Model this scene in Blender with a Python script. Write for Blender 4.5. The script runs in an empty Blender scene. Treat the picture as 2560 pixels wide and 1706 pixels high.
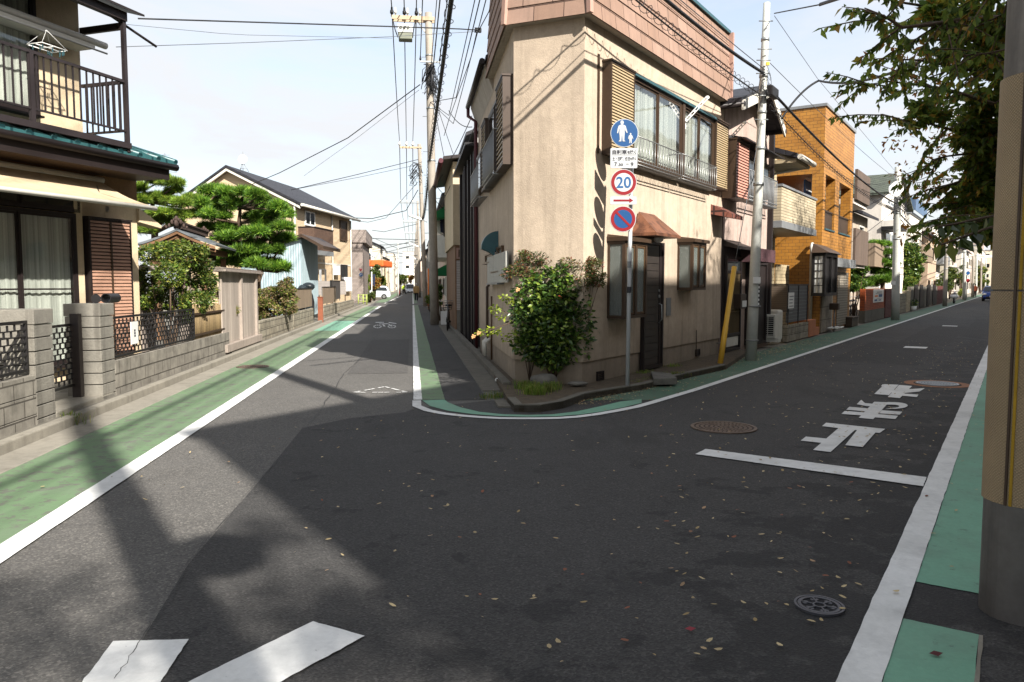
import bpy, bmesh, math, random
import numpy as np
from mathutils import Vector
R=math.radians
rnd=random.Random(7)
SC=bpy.context.scene; COL=SC.collection
# ---------- camera, sky, sun, exposure ----------
FPX=1900.0; EYE=1.55; PITCH=math.atan(139/FPX)
cam_d=bpy.data.cameras.new('camera'); cam=bpy.data.objects.new('camera',cam_d); COL.objects.link(cam)
cam_d.sensor_width=36; cam_d.lens=FPX*36/2560; cam_d.clip_end=3000; cam_d.clip_start=.05
cam.location=(0,0,EYE); cam.rotation_euler=(R(90)-PITCH,0,0); SC.camera=cam
SUN_AZ=R(146.5); SUN_EL=R(36)
SC.view_settings.view_transform='Standard'; SC.view_settings.look='None'
SC.view_settings.exposure=1.38; SC.view_settings.gamma=1
def make_world():
    w=bpy.data.worlds.new('World'); SC.world=w; w.use_nodes=True; nt=w.node_tree; N=nt.nodes; L=nt.links
    N.clear(); out=N.new('ShaderNodeOutputWorld'); bg=N.new('ShaderNodeBackground')
    sky=N.new('ShaderNodeTexSky'); sky.sky_type='NISHITA'; sky.sun_disc=False; sky.sun_elevation=SUN_EL; sky.sun_rotation=SUN_AZ
    sky.air_density=1.1; sky.dust_density=1.5
    tc=N.new('ShaderNodeTexCoord'); mp=N.new('ShaderNodeMapping'); mp.inputs['Scale'].default_value=(1.2,1.6,4.5); mp.inputs['Rotation'].default_value=(.25,.1,.5)
    n1=N.new('ShaderNodeTexNoise'); n1.inputs['Scale'].default_value=1.9; n1.inputs['Detail'].default_value=8; n1.inputs['Roughness'].default_value=.55; n1.inputs['Distortion'].default_value=.7
    cr=N.new('ShaderNodeValToRGB'); cr.color_ramp.elements[0].position=.38; cr.color_ramp.elements[0].color=(.48,)*3+(1,); cr.color_ramp.elements[1].position=.60; cr.color_ramp.elements[1].color=(1,)*3+(1,)
    sep=N.new('ShaderNodeSeparateXYZ'); m1=N.new('ShaderNodeMapRange'); m1.inputs['From Min'].default_value=0; m1.inputs['From Max'].default_value=.42; m1.inputs['To Min'].default_value=.9; m1.inputs['To Max'].default_value=0; 
    mx=N.new('ShaderNodeMath'); mx.operation='MAXIMUM'
    mix=N.new('ShaderNodeMix'); mix.data_type='RGBA'; mix.inputs[7].default_value=(3.5,3.6,3.78,1)
    L.new(tc.outputs['Generated'],mp.inputs[0]); L.new(mp.outputs[0],n1.inputs['Vector']); L.new(n1.outputs['Fac'],cr.inputs[0])
    L.new(tc.outputs['Generated'],sep.inputs[0]); L.new(sep.outputs['Z'],m1.inputs['Value']); L.new(cr.outputs['Color'],mx.inputs[0]); L.new(m1.outputs[0],mx.inputs[1])
    L.new(mx.outputs[0],mix.inputs[0]); L.new(sky.outputs[0],mix.inputs[6]); L.new(mix.outputs[2],bg.inputs['Color'])
    bg.inputs['Strength'].default_value=.10; L.new(bg.outputs[0],out.inputs['Surface'])
make_world()
SUNV=Vector((math.sin(SUN_AZ)*math.cos(SUN_EL),math.cos(SUN_AZ)*math.cos(SUN_EL),math.sin(SUN_EL)))
sl=bpy.data.lights.new('sun','SUN'); sl.energy=4.6; sl.angle=R(.8); sl.color=(1,.95,.88)
so=bpy.data.objects.new('sun',sl); COL.objects.link(so); so.location=(20,-20,30); so.rotation_euler=SUNV.to_track_quat('Z','Y').to_euler()

# ---------- measured geometry: sight lines of the photograph's survey points ----------
CO=np.array([0,0,EYE])
def ray(x,y):
    u=(x-1280)/FPX; v=(y-853)/FPX
    return np.array([u,math.cos(PITCH)-v*math.sin(PITCH),-math.sin(PITCH)-v*math.cos(PITCH)])
def g(x,y,z=0.0):
    r=ray(x,y); return CO+r*((z-EYE)/r[2])
def aty(x,y,Y):
    r=ray(x,y); return CO+r*(Y/r[1])
def ang(x): return math.atan((x-1280)/math.hypot(FPX,139))
def dirv(a): return np.array([math.sin(a),math.cos(a),0.])
UP=np.array([0,0,1.])
class Frame:
    """vertical plane: P origin, d along, n outward"""
    def __init__(s,P,d,n): s.P=np.array([P[0],P[1],0.]); s.d=np.array([*d[:2],0.]); s.n=np.array([*n[:2],0.])
    def p(s,a,z,o=0): return s.P+s.d*a+s.n*o+UP*z
    def uv(s,x,y,o=0):
        r=ray(x,y); Q=s.P+s.n*o; q=CO+r*(((Q-CO)@s.n)/(r@s.n)); return float((q-s.P)@s.d),float(q[2])
    def sh(s,a=0,o=0): return Frame(s.P+s.d*a+s.n*o,s.d,s.n)
    def turn(s,a,right=True):   # frame of the side wall at distance a, outward = -d
        return Frame(s.P+s.d*a,-s.n,-s.d) if right else Frame(s.P+s.d*a,-s.n,s.d)
D1=dirv(ang(1031)); D2=dirv(ang(2537))
R1=np.array([D1[1],-D1[0],0]); R2=np.array([D2[1],-D2[0],0])
def st1(s,t,z=0): return D1*s+R1*t+UP*z
def st2(s,t,z=0): return D2*s+R2*t+UP*z
ZB=.12
FA=Frame(g(1456,957,ZB),D2,R2)           # main building, right wall
FD=Frame(g(1284,948,ZB),D1,-R1)          # main building, left wall
_c=FA.P-FD.P; LC=float(np.linalg.norm(_c)); _c=_c/LC
FC=Frame(FD.P,_c,np.array([_c[1],-_c[0],0]))  # chamfer
WF=Frame((0,0,0),(1,0,0),(0,-1,0))       # world-aligned, facing the camera

# ---------- mesh builder ----------
def empty(name,loc=(0,0,0)):
    o=bpy.data.objects.new(name,None); COL.objects.link(o); o.location=Vector([float(c) for c in loc]); o.empty_display_size=.2; return o
def tag(o,label=None,cat=None,group=None,kind=None):
    if label: o['label']=label
    if cat: o['category']=cat
    if group: o['group']=group
    if kind: o['kind']=kind
    return o
def thing(name,loc,label,cat,group=None): return tag(empty(name,loc),label,cat,group)
def gloc(p):
    v=Vector((0,0,0))
    while p is not None: v=v+p.location; p=p.parent
    return v
class MB:
    def __init__(s): s.v=[]; s.f=[]; s.m=[]; s.sm=[]; s.cm=0; s.smooth=False
    def add(s,vs,fs,smooth=None):
        b=len(s.v); s.v.extend([tuple(map(float,v)) for v in vs])
        for f in fs: s.f.append(tuple(b+i for i in f)); s.m.append(s.cm); s.sm.append(s.smooth if smooth is None else smooth)
        return s
    def poly(s,pts): return s.add(pts,[tuple(range(len(pts)))])
    def hexa(s,p): # 8 pts: bottom 4 ccw, top 4
        return s.add(p,[(3,2,1,0),(4,5,6,7),(0,1,5,4),(1,2,6,5),(2,3,7,6),(3,0,4,7)])
    def box(s,F,a0,a1,z0,z1,o0,o1):
        return s.hexa([F.p(a0,z0,o0),F.p(a1,z0,o0),F.p(a1,z0,o1),F.p(a0,z0,o1),F.p(a0,z1,o0),F.p(a1,z1,o0),F.p(a1,z1,o1),F.p(a0,z1,o1)])
    def prism(s,pts,h,base=None): # polygon extruded by vector h
        n=len(pts); h=np.array(h,float); P=[np.array(p,float) for p in pts]
        return s.add(P+[p+h for p in P],[tuple(range(n))[::-1],tuple(range(n,2*n))]+[(i,(i+1)%n,n+(i+1)%n,n+i) for i in range(n)])
    def tube(s,pts,r,n=8,cap=True,smooth=True):
        P=[np.array(p,float) for p in pts]; k=len(P); rr=r if isinstance(r,(list,tuple)) else [r]*k
        vs=[]; prev=None
        for i in range(k):
            t=P[min(i+1,k-1)]-P[max(i-1,0)]; t=t/(np.linalg.norm(t)+1e-9)
            if prev is None:
                a=np.array([0,0,1.]) if abs(t[2])<.9 else np.array([1.,0,0]); u=np.cross(t,a)
            else: u=prev-t*(prev@t)
            u=u/(np.linalg.norm(u)+1e-9); prev=u; w=np.cross(t,u)
            for j in range(n):
                c=2*math.pi*j/n; vs.append(P[i]+(u*math.cos(c)+w*math.sin(c))*rr[i])
        fs=[(i*n+j,i*n+(j+1)%n,(i+1)*n+(j+1)%n,(i+1)*n+j) for i in range(k-1) for j in range(n)]
        s.add(vs,fs,smooth)
        if cap:
            s.add(vs[:n],[tuple(range(n))[::-1]],False); s.add(vs[-n:],[tuple(range(n))],False)
        return s
    def disc(s,c,u,w,r,n=32,th=0,r2=None):
        c=np.array(c,float); u=np.array(u,float); w=np.array(w,float); r2=r2 or r
        pts=[c+u*math.cos(2*math.pi*i/n)*r+w*math.sin(2*math.pi*i/n)*r2 for i in range(n)]
        if th: s.prism(pts,np.cross(u,w)*th)
        else: s.poly(pts)
        return s
    def ring(s,c,u,w,r0,r1,n=48,th=0):
        c=np.array(c,float); u=np.array(u,float); w=np.array(w,float); k=np.cross(u,w)
        P=[];
        for rr in (r0,r1):
            P+= [c+(u*math.cos(2*math.pi*i/n)+w*math.sin(2*math.pi*i/n))*rr for i in range(n)]
        if not th: s.add(P,[(i,(i+1)%n,n+(i+1)%n,n+i) for i in range(n)])
        else:
            Q=[p+k*th for p in P]; m=2*n
            s.add(P+Q,[f for i in range(n) for f in ((i,(i+1)%n,n+(i+1)%n,n+i),(m+i,m+n+i,m+n+(i+1)%n,m+(i+1)%n),(i,m+i,m+(i+1)%n,(i+1)%n),(n+i,n+(i+1)%n,m+n+(i+1)%n,m+n+i))])
        return s
    def ball(s,c,r,seg=16,rings=10,sc=(1,1,1)):
        c=np.array(c,float); vs=[]; 
        for i in range(rings+1):
            ph=math.pi*i/rings
            for j in range(seg):
                th=2*math.pi*j/seg; vs.append(c+np.array([math.sin(ph)*math.cos(th)*sc[0],math.sin(ph)*math.sin(th)*sc[1],math.cos(ph)*sc[2]])*r)
        s.add(vs,[(i*seg+j,(i+1)*seg+j,(i+1)*seg+(j+1)%seg,i*seg+(j+1)%seg) for i in range(rings) for j in range(seg)],True); return s
    def build(s,name,mats,parent=None,fixn=True,bevel=0):
        me=bpy.data.meshes.new(name); off=gloc(parent) if parent is not None else Vector((0,0,0))
        V=np.array(s.v,dtype=np.float64).reshape(-1,3)
        if parent is None and len(V):
            c=V.mean(0); c[2]=V[:,2].min(); off=Vector([float(x) for x in c])
        V=V-np.array(off)[None,:]
        me.from_pydata(V.tolist(),[],s.f)
        if not isinstance(mats,(list,tuple)): mats=[mats]
        for m in mats: me.materials.append(m)
        me.polygons.foreach_set('material_index',s.m); me.polygons.foreach_set('use_smooth',s.sm)
        if fixn or bevel:
            bm=bmesh.new(); bm.from_mesh(me); bmesh.ops.remove_doubles(bm,verts=bm.verts,dist=1e-5)
            bmesh.ops.recalc_face_normals(bm,faces=bm.faces)
            if bevel:
                es=[e for e in bm.edges if len(e.link_faces)==2 and e.calc_face_angle(0)>.6]
                bmesh.ops.bevel(bm,geom=es,offset=bevel,segments=2,affect='EDGES',profile=.6)
            bm.to_mesh(me); bm.free()
        # uv in metres, along the wall and up
        uvl=me.uv_layers.new(name='UVMap'); offn=np.array(off)
        n=len(me.loops); co=np.empty(len(me.vertices)*3); me.vertices.foreach_get('co',co); co=co.reshape(-1,3)+offn
        lv=np.empty(n,dtype=np.int32); me.loops.foreach_get('vertex_index',lv)
        pn=np.empty(len(me.polygons)*3); me.polygons.foreach_get('normal',pn); pn=pn.reshape(-1,3)
        lt=np.empty(len(me.polygons),dtype=np.int32); me.polygons.foreach_get('loop_total',lt)
        N=np.repeat(pn,lt,axis=0)[:n]; P=co[lv]
        T=np.stack([-N[:,1],N[:,0],0*N[:,0]],1); l=np.linalg.norm(T,axis=1); flat=l<.35; T[flat]=[1,0,0]; l[flat]=1; T=T/l[:,None]
        B=np.cross(N,T); u=(P*T).sum(1); v=np.where(flat,(P*B).sum(1),P[:,2]/np.maximum(.3,np.abs(B[:,2])))
        uvl.data.foreach_set('uv',np.stack([u,v],1).ravel())
        o=bpy.data.objects.new(name,me); COL.objects.link(o)
        if parent is not None: o.parent=parent
        else: o.location=off
        return o
def part(name,m,parent,fn,**k):
    b=MB(); fn(b); return b.build(name,m,parent,**k)
def copy_tree(o,parent=None,loc=None,rz=None,scale=None):
    c=o.copy(); COL.objects.link(c)
    if parent is not None: c.parent=parent
    if loc is not None: c.location=Vector([float(x) for x in loc])
    if rz is not None: c.rotation_euler=(0,0,rz)
    if scale is not None: c.scale=(scale,)*3
    for ch in list(o.children): copy_tree(ch,c)
    return c
# ---------- materials ----------
def rgb(h):
    if isinstance(h,(tuple,list)): return tuple(h)
    h=h.lstrip('#'); c=[int(h[i:i+2],16)/255 for i in (0,2,4)]
    return tuple(x/12.92 if x<=.04045 else ((x+.055)/1.055)**2.4 for x in c)
class MT:
    def __init__(s,name,col=(.5,.5,.5),rough=.7,metal=0,spec=.4):
        s.m=bpy.data.materials.new(name); s.m.use_nodes=True; s.nt=s.m.node_tree; s.N=s.nt.nodes; s.L=s.nt.links
        s.b=s.N['Principled BSDF']; s.b.inputs['Roughness'].default_value=rough; s.b.inputs['Metallic'].default_value=metal; s.b.inputs['Specular IOR Level'].default_value=spec
        c=rgb(col); s.b.inputs['Base Color'].default_value=c+(1,); s.c=c; s.col=None; s.h=None
    def node(s,t,**k):
        n=s.N.new(t)
        for a,b in k.items(): n.inputs[a].default_value=b
        return n
    def pos(s):
        if not hasattr(s,'_p'): s._p=s.N.new('ShaderNodeNewGeometry').outputs['Position']
        return s._p
    def uv(s):
        if not hasattr(s,'_u'): s._u=s.N.new('ShaderNodeTexCoord').outputs['UV']
        return s._u
    def mapped(s,src,scale=(1,1,1),rot=(0,0,0),loc=(0,0,0)):
        m=s.N.new('ShaderNodeMapping'); m.inputs['Scale'].default_value=scale; m.inputs['Rotation'].default_value=rot; m.inputs['Location'].default_value=loc
        s.L.new(src,m.inputs[0]); return m.outputs[0]
    def cur(s):
        if s.col is None:
            n=s.N.new('ShaderNodeRGB'); n.outputs[0].default_value=s.c+(1,); s.col=n.outputs[0]
        return s.col
    def noise(s,scale,vec=None,detail=5,rough=.6,dist=0):
        n=s.node('ShaderNodeTexNoise'); n.inputs['Scale'].default_value=scale; n.inputs['Detail'].default_value=detail; n.inputs['Roughness'].default_value=rough; n.inputs['Distortion'].default_value=dist
        s.L.new(vec if vec is not None else s.pos(),n.inputs['Vector']); return n.outputs['Fac']
    def ramp(s,fac,a,b,ca=0.,cb=1.):
        r=s.N.new('ShaderNodeMapRange'); r.inputs['From Min'].default_value=a; r.inputs['From Max'].default_value=b; r.inputs['To Min'].default_value=ca; r.inputs['To Max'].default_value=cb
        s.L.new(fac,r.inputs['Value']); return r.outputs[0]
    def mixc(s,fac,col,mode='MIX'):
        m=s.N.new('ShaderNodeMix'); m.data_type='RGBA'; m.blend_type=mode
        if isinstance(fac,(int,float)): m.inputs[0].default_value=fac
        else: s.L.new(fac,m.inputs[0])
        s.L.new(s.cur(),m.inputs[6])
        if hasattr(col,'is_linked') or hasattr(col,'links'): s.L.new(col,m.inputs[7])
        else: m.inputs[7].default_value=rgb(col)+(1,)
        s.col=m.outputs[2]; return s
    def mul(s,val):  # multiply colour by scalar socket
        m=s.N.new('ShaderNodeVectorMath'); m.operation='SCALE'; s.L.new(s.cur(),m.inputs[0]); s.L.new(val,m.inputs['Scale']); s.col=m.outputs[0]; return s
    def vary(s,scale=3,amt=.12,vec=None,detail=6):
        f=s.noise(scale,vec,detail); return s.mul(s.ramp(f,.3,.7,1-amt,1+amt))
    def bump(s,h,dist=.01,strength=.5):
        b=s.N.new('ShaderNodeBump'); b.inputs['Distance'].default_value=dist; b.inputs['Strength'].default_value=strength
        s.L.new(h,b.inputs['Height'])
        if s.h is not None: s.L.new(s.h,b.inputs['Normal'])
        s.h=b.outputs[0]; return s
    def done(s):
        if s.col is not None: s.L.new(s.col,s.b.inputs['Base Color'])
        if s.h is not None: s.L.new(s.h,s.b.inputs['Normal'])
        return s.m
def simple(name,col,rough=.6,metal=0,amt=.1,scale=4,spec=.4,bump=0,bs=200):
    t=MT(name,col,rough,metal,spec); t.vary(scale,amt)
    if bump: t.bump(t.noise(bs,detail=3),bump,.6)
    return t.done()
def streaked(name,col,dirt='#4a4238',amt=.35,rough=.85,bumpd=.004,bs=90,low=None):
    """plaster / concrete with weather streaks running down and soft blotches"""
    t=MT(name,col,rough); t.vary(1.3,.07+amt*.12); t.vary(9,.03+amt*.16); t.vary(35,.05)
    f=t.noise(1.0,t.mapped(t.pos(),(5,5,.35)),6,.65); t.mixc(t.ramp(f,.5,.7,0,amt),dirt)
    if low is not None:
        z=t.N.new('ShaderNodeSeparateXYZ'); t.L.new(t.pos(),z.inputs[0]); n=t.noise(4)
        a=t.N.new('ShaderNodeMath'); a.operation='MULTIPLY_ADD'; t.L.new(n,a.inputs[0]); a.inputs[1].default_value=-.7; t.L.new(z.outputs['Z'],a.inputs[2])
        t.mixc(t.ramp(a.outputs[0],-.3,low,.6,0),dirt)
    t.bump(t.noise(bs,detail=3,rough=.7),bumpd,.8); return t.done()
def bricks(name,c1,c2,mortar,bw,bh,ms=.006,rough=.7,offset=.5,bumpd=.004,amt=.1,streak=0,squash=1):
    t=MT(name,c1,rough); n=t.N.new('ShaderNodeTexBrick'); t.L.new(t.uv(),n.inputs['Vector'])
    n.inputs['Color1'].default_value=rgb(c1)+(1,); n.inputs['Color2'].default_value=rgb(c2)+(1,); n.inputs['Mortar'].default_value=rgb(mortar)+(1,)
    n.inputs['Scale'].default_value=1; n.inputs['Mortar Size'].default_value=ms; n.inputs['Mortar Smooth'].default_value=.1; n.inputs['Bias'].default_value=0
    n.inputs['Brick Width'].default_value=bw; n.inputs['Row Height'].default_value=bh; n.offset=offset
    t.col=n.outputs['Color']; t.vary(2.2,amt); t.vary(60,amt*.6)
    if streak>.5: t.vary(7,.22); t.mixc(t.ramp(t.noise(3.1),.5,.72,0,.45),'#45413a')
    if streak:
        f=t.noise(1.0,t.mapped(t.pos(),(6,6,.5)),6,.65); t.mixc(t.ramp(f,.5,.78,0,streak),'#33302a')
    t.bump(t.ramp(n.outputs['Fac'],0,1,1,0),bumpd,1); return t.done()
def lined(name,c,line,period,width=.15,axis='v',rough=.6,bumpd=.004,amt=.08,streak=0):
    """boards or corrugation: dark grooves every <period> m along u or v"""
    t=MT(name,c,rough); s=t.N.new('ShaderNodeSeparateXYZ'); t.L.new(t.uv(),s.inputs[0])
    m=t.N.new('ShaderNodeMath'); m.operation='DIVIDE'; m.inputs[1].default_value=period; t.L.new(s.outputs['Y' if axis=='v' else 'X'],m.inputs[0])
    fr=t.N.new('ShaderNodeMath'); fr.operation='FRACT'; t.L.new(m.outputs[0],fr.inputs[0])
    fl=t.N.new('ShaderNodeMath'); fl.operation='FLOOR'; t.L.new(m.outputs[0],fl.inputs[0])
    wn=t.N.new('ShaderNodeTexWhiteNoise'); wn.noise_dimensions='1D'; t.L.new(fl.outputs[0],wn.inputs['W'])
    t.mul(t.ramp(wn.outputs['Value'],0,1,1-amt,1+amt)); t.vary(3,.07)
    f=t.noise(1.0,t.mapped(t.pos(),(9,9,.8)),6,.65); t.mixc(t.ramp(f,.5,.8,0,streak),'#2c2620') if streak else None
    k=t.ramp(fr.outputs[0],0,width,1,0); t.mixc(k,line)
    t.bump(t.ramp(fr.outputs[0],0,width*1.3,0,1),bumpd,1); return t.done()
def asphalt(name,col,speck,amt=.5):
    t=MT(name,col,.86,0,.35); t.vary(.35,.13); t.vary(2.5,.08)
    v=t.N.new('ShaderNodeTexVoronoi'); v.inputs['Scale'].default_value=95; t.L.new(t.pos(),v.inputs['Vector'])
    wn=t.N.new('ShaderNodeSeparateColor'); t.L.new(v.outputs['Color'],wn.inputs[0])
    t.mixc(t.ramp(wn.outputs[0],.62,1,0,amt),speck); t.mul(t.ramp(wn.outputs[1],0,1,.72,1.22))
    t.bump(v.outputs['Distance'],.006,.5); t.bump(t.noise(30),.004,.3); return t
M={}
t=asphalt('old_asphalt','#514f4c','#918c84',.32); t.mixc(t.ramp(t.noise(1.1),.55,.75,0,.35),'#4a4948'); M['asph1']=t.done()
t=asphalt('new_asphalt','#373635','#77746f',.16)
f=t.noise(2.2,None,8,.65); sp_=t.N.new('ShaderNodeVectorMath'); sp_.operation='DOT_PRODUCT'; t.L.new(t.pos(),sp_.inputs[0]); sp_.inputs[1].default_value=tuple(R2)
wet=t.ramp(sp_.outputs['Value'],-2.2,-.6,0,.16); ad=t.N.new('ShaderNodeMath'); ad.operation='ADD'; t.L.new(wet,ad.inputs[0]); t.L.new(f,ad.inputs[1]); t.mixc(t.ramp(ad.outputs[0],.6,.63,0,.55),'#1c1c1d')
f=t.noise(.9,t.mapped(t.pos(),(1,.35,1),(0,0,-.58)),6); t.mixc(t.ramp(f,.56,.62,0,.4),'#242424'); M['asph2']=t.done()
M['patch']=asphalt('patch_asphalt','#2f2e2d','#6a6763',.12).done(); M['patch2']=asphalt('patch_asphalt_old','#474543','#8b867e',.25).done()
def paint(name,col,wear,under,wscale=14,rough=.75):
    t=MT(name,col,rough); t.vary(1.2,.06); t.vary(40,.06); t.mixc(t.ramp(t.noise(wscale,detail=9,rough=.75),wear,wear+.06,0,.9),under)
    t.mixc(t.ramp(t.noise(1.4),.45,.75,0,.32),'#6f7069'); t.mixc(t.ramp(t.noise(5,t.mapped(t.pos(),(1,1,1),(0,0,.6)),8,.7),.5,.7,0,.25),under); t.bump(t.noise(90),.003,.5); return t.done()
M['white_new']=paint('white_paint','#cfcfcc',.64,'#77777a',26)
M['white_old']=paint('worn_white_paint','#cfcfcc',.56,'#5c5b59',22)
M['green_old']=paint('faded_green_paint','#5c7354',.52,'#5a5a52',7)
M['green_new']=paint('green_paint','#69967f',.60,'#52665c',9)
M['green_dark']=paint('worn_green_paint','#3f5f4a',.53,'#45443f',9)
M['conc']=streaked('concrete','#7d786d','#4a453b',.4,.9,.005,60)
M['conc_dark']=streaked('dirty_concrete','#5c584f','#3a372f',.5,.9,.006,60)
M['soil']=simple('soil','#4a3f30',.95,amt=.35,scale=9,bump=.02,bs=40)
M['ground']=simple('ground','#6a665c',.95,amt=.2,scale=.3)
M['stucco']=streaked('stucco','#ab9b88','#5f5547',.34,.92,.007,48,low=.55)
M['stucco_side']=streaked('stucco_side','#a0978b','#5d564c',.3,.92,.012,42,low=.6)
M['found']=streaked('foundation','#978979','#5c5344',.45,.9,.004,60,low=.5)
# slate cladding in uneven courses
def shingle():
    t=bricks('slate_cladding','#917768','#826858','#3d2a24',.46,.255,.006,.8,.37,.012,.1,.35); return t
M['shingle']=shingle()
M['trim_pink']=simple('pink_trim','#a08072',.7,amt=.1)
M['brown']=simple('brown_aluminium','#3a2b1e',.5,0,.1,6); M['balc']=simple('balcony_brown','#272122',.5,0,.1,6)
M['brown2']=simple('bronze_aluminium','#55402c',.42,.3,.1,6)
M['dkbrown']=simple('dark_brown_metal','#241d1c',.5,.2,.1,6)
M['slat']=simple('shutter_slat','#a08c6c',.5,.1,.1,8)
M['black']=simple('black_metal','#1d1b1b',.5,.2,.1,6)
M['alu']=simple('aluminium','#8b8b89',.35,.7,.08,6)
M['white']=simple('white_enamel','#d6d6d2',.4,0,.05,6)
M['offwhite']=simple('offwhite_plastic','#bdb9ae',.5,0,.08,6)
M['grey']=simple('grey_metal','#7d7f80',.5,.3,.1,6)
M['galv']=simple('galvanised_steel','#8e9190',.45,.6,.14,8)
M['teal']=simple('teal_metal','#35565c',.45,.2,.1,8)
M['copper']=(lambda t:(t.vary(3,.2),t.mixc(t.ramp(t.noise(7),.45,.6,0,.8),'#4a3026'),t.bump(t.noise(20),.004),t.done())[-1])(MT('copper_sheet','#7a523d',.55,.35))
M['poleconc']=streaked('pole_concrete','#8c8479','#5a5249',.4,.85,.003,120)
M['polewhite']=streaked('pale_steel_pole','#a9aaa3','#6d675c',.3,.5,.001,120)
M['yellow']=simple('yellow_plastic','#c2962e',.5,0,.08,5)
M['red']=simple('sign_red','#780c15',.4,0,.03)
M['blue']=simple('sign_blue','#083f6e',.4,0,.03)
M['signwhite']=simple('sign_white','#a8aaaa',.4,0,.03)
M['signgrey']=simple('sign_back','#8f9294',.5,.4,.05)
M['ink']=simple('sign_ink','#26262c',.5,0,.02)
M['inkblue']=simple('sign_ink_blue','#114a78',.5,0,.02)
M['cable']=simple('cable_rubber','#17171a',.6,0,.05)
M['wiregrey']=simple('steel_wire','#55585c',.5,.4,.05)
M['insul']=simple('porcelain','#c9c6bd',.3,0,.05)
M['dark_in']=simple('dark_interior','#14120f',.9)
M['bark']=(lambda t:(t.vary(14,.3,t.mapped(t.pos(),(1,1,.25))),t.bump(t.noise(30,t.mapped(t.pos(),(1,1,.2))),.02),t.done())[-1])(MT('bark','#4f4032',.95))
M['rock']=(lambda t:(t.vary(6,.3),t.bump(t.noise(14),.05),t.done())[-1])(MT('rock','#5f5c55',.9))
def glass(name,tint,refl=.35,trans=.75,bumpy=0,rough=.03):
    m=bpy.data.materials.new(name); m.use_nodes=True; nt=m.node_tree; N=nt.nodes; L=nt.links; N.clear()
    o=N.new('ShaderNodeOutputMaterial'); tr=N.new('ShaderNodeBsdfTransparent'); tr.inputs[0].default_value=rgb(tint)+(1,)
    gl=N.new('ShaderNodeBsdfGlossy'); gl.inputs['Roughness'].default_value=rough; mx=N.new('ShaderNodeMixShader')
    lw=N.new('ShaderNodeLayerWeight'); lw.inputs['Blend'].default_value=.5; pw_=N.new('ShaderNodeMath'); pw_.operation='POWER'; pw_.inputs[1].default_value=3.5; mm=N.new('ShaderNodeMath'); mm.operation='MULTIPLY_ADD'; mm.inputs[1].default_value=.75; mm.inputs[2].default_value=refl*.2; mm.use_clamp=True
    L.new(lw.outputs['Facing'],pw_.inputs[0]); L.new(pw_.outputs[0],mm.inputs[0]); L.new(mm.outputs[0],mx.inputs[0]); L.new(tr.outputs[0],mx.inputs[1]); L.new(gl.outputs[0],mx.inputs[2])
    nz=N.new('ShaderNodeTexNoise'); nz.inputs['Scale'].default_value=3 if not bumpy else 260; bp=N.new('ShaderNodeBump'); bp.inputs['Distance'].default_value=.004 if not bumpy else .003; bp.inputs['Strength'].default_value=.4 if not bumpy else 1
    ge=N.new('ShaderNodeNewGeometry'); L.new(ge.outputs['Position'],nz.inputs['Vector']); L.new(nz.outputs['Fac'],bp.inputs['Height']); L.new(bp.outputs[0],gl.inputs['Normal'])
    L.new(mx.outputs[0],o.inputs[0]); return m
M['glass']=glass('window_glass','#e9ebe9')
M['frost']=(lambda t:(t.vary(2,.15),t.bump(t.noise(230,detail=2),.006,1),t.done())[-1])(MT('frosted_glass','#5d635f',.22,0,.6))
M['darkglass']=(lambda t:(t.vary(2,.2),t.done())[-1])(MT('dark_glass','#1b2022',.08,0,.6))
t=lined('curtain','#dcdcd6','#a9aca8',.11,.5,'u',.9,.02,.1); M['curtain']=t
M['lace']=lined('lace_curtain','#e2e1da','#b4b4ae',.09,.5,'u',.9,.02,.12)
def leafmat(name,c1,c2,c3=None,trans=.25,rough=.5,p3=.9,dead=None):
    m=bpy.data.materials.new(name); m.use_nodes=True; nt=m.node_tree; N=nt.nodes; L=nt.links; b=N['Principled BSDF']
    ge=N.new('ShaderNodeNewGeometry'); cr=N.new('ShaderNodeValToRGB'); e=cr.color_ramp.elements
    e[0].color=rgb(c1)+(1,); e[1].color=rgb(c2)+(1,); e[1].position=.75
    if c3: k=e.new(p3); k.color=rgb(c3)+(1,)
    L.new(ge.outputs['Random Per Island'],cr.inputs[0])
    nz=N.new('ShaderNodeTexNoise'); nz.inputs['Scale'].default_value=1.7; L.new(ge.outputs['Position'],nz.inputs['Vector'])
    mr=N.new('ShaderNodeMapRange'); mr.inputs[1].default_value=.3; mr.inputs[2].default_value=.7; mr.inputs[3].default_value=.65; mr.inputs[4].default_value=1.3; L.new(nz.outputs['Fac'],mr.inputs[0])
    sc=N.new('ShaderNodeVectorMath'); sc.operation='SCALE'; L.new(cr.outputs[0],sc.inputs[0]); L.new(mr.outputs[0],sc.inputs['Scale'])
    L.new(sc.outputs[0],b.inputs['Base Color']); b.inputs['Roughness'].default_value=rough; b.inputs['Specular IOR Level'].default_value=.35
    tl=N.new('ShaderNodeBsdfTranslucent'); L.new(sc.outputs[0],tl.inputs[0]); mx=N.new('ShaderNodeMixShader'); mx.inputs[0].default_value=trans
    L.new(b.outputs[0],mx.inputs[1]); L.new(tl.outputs[0],mx.inputs[2]); L.new(mx.outputs[0],N['Material Output'].inputs[0]); return m
M['camellia']=leafmat('camellia_leaves','#22391a','#486226','#7c8e3a',.2,.3,.9)
M['nandina']=leafmat('nandina_leaves','#3a4a22','#5f6636','#84503c',.35,.5,.86)
M['grass']=leafmat('grass_blades','#4a6a20','#7b8f38','#9a9050',.35,.6)
M['bush']=leafmat('hedge_leaves','#36481a','#66752c','#8c8a3c',.3,.5)
M['bushdk']=leafmat('dark_hedge_leaves','#20300f','#45561f','#6c7430',.25,.45)
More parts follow.
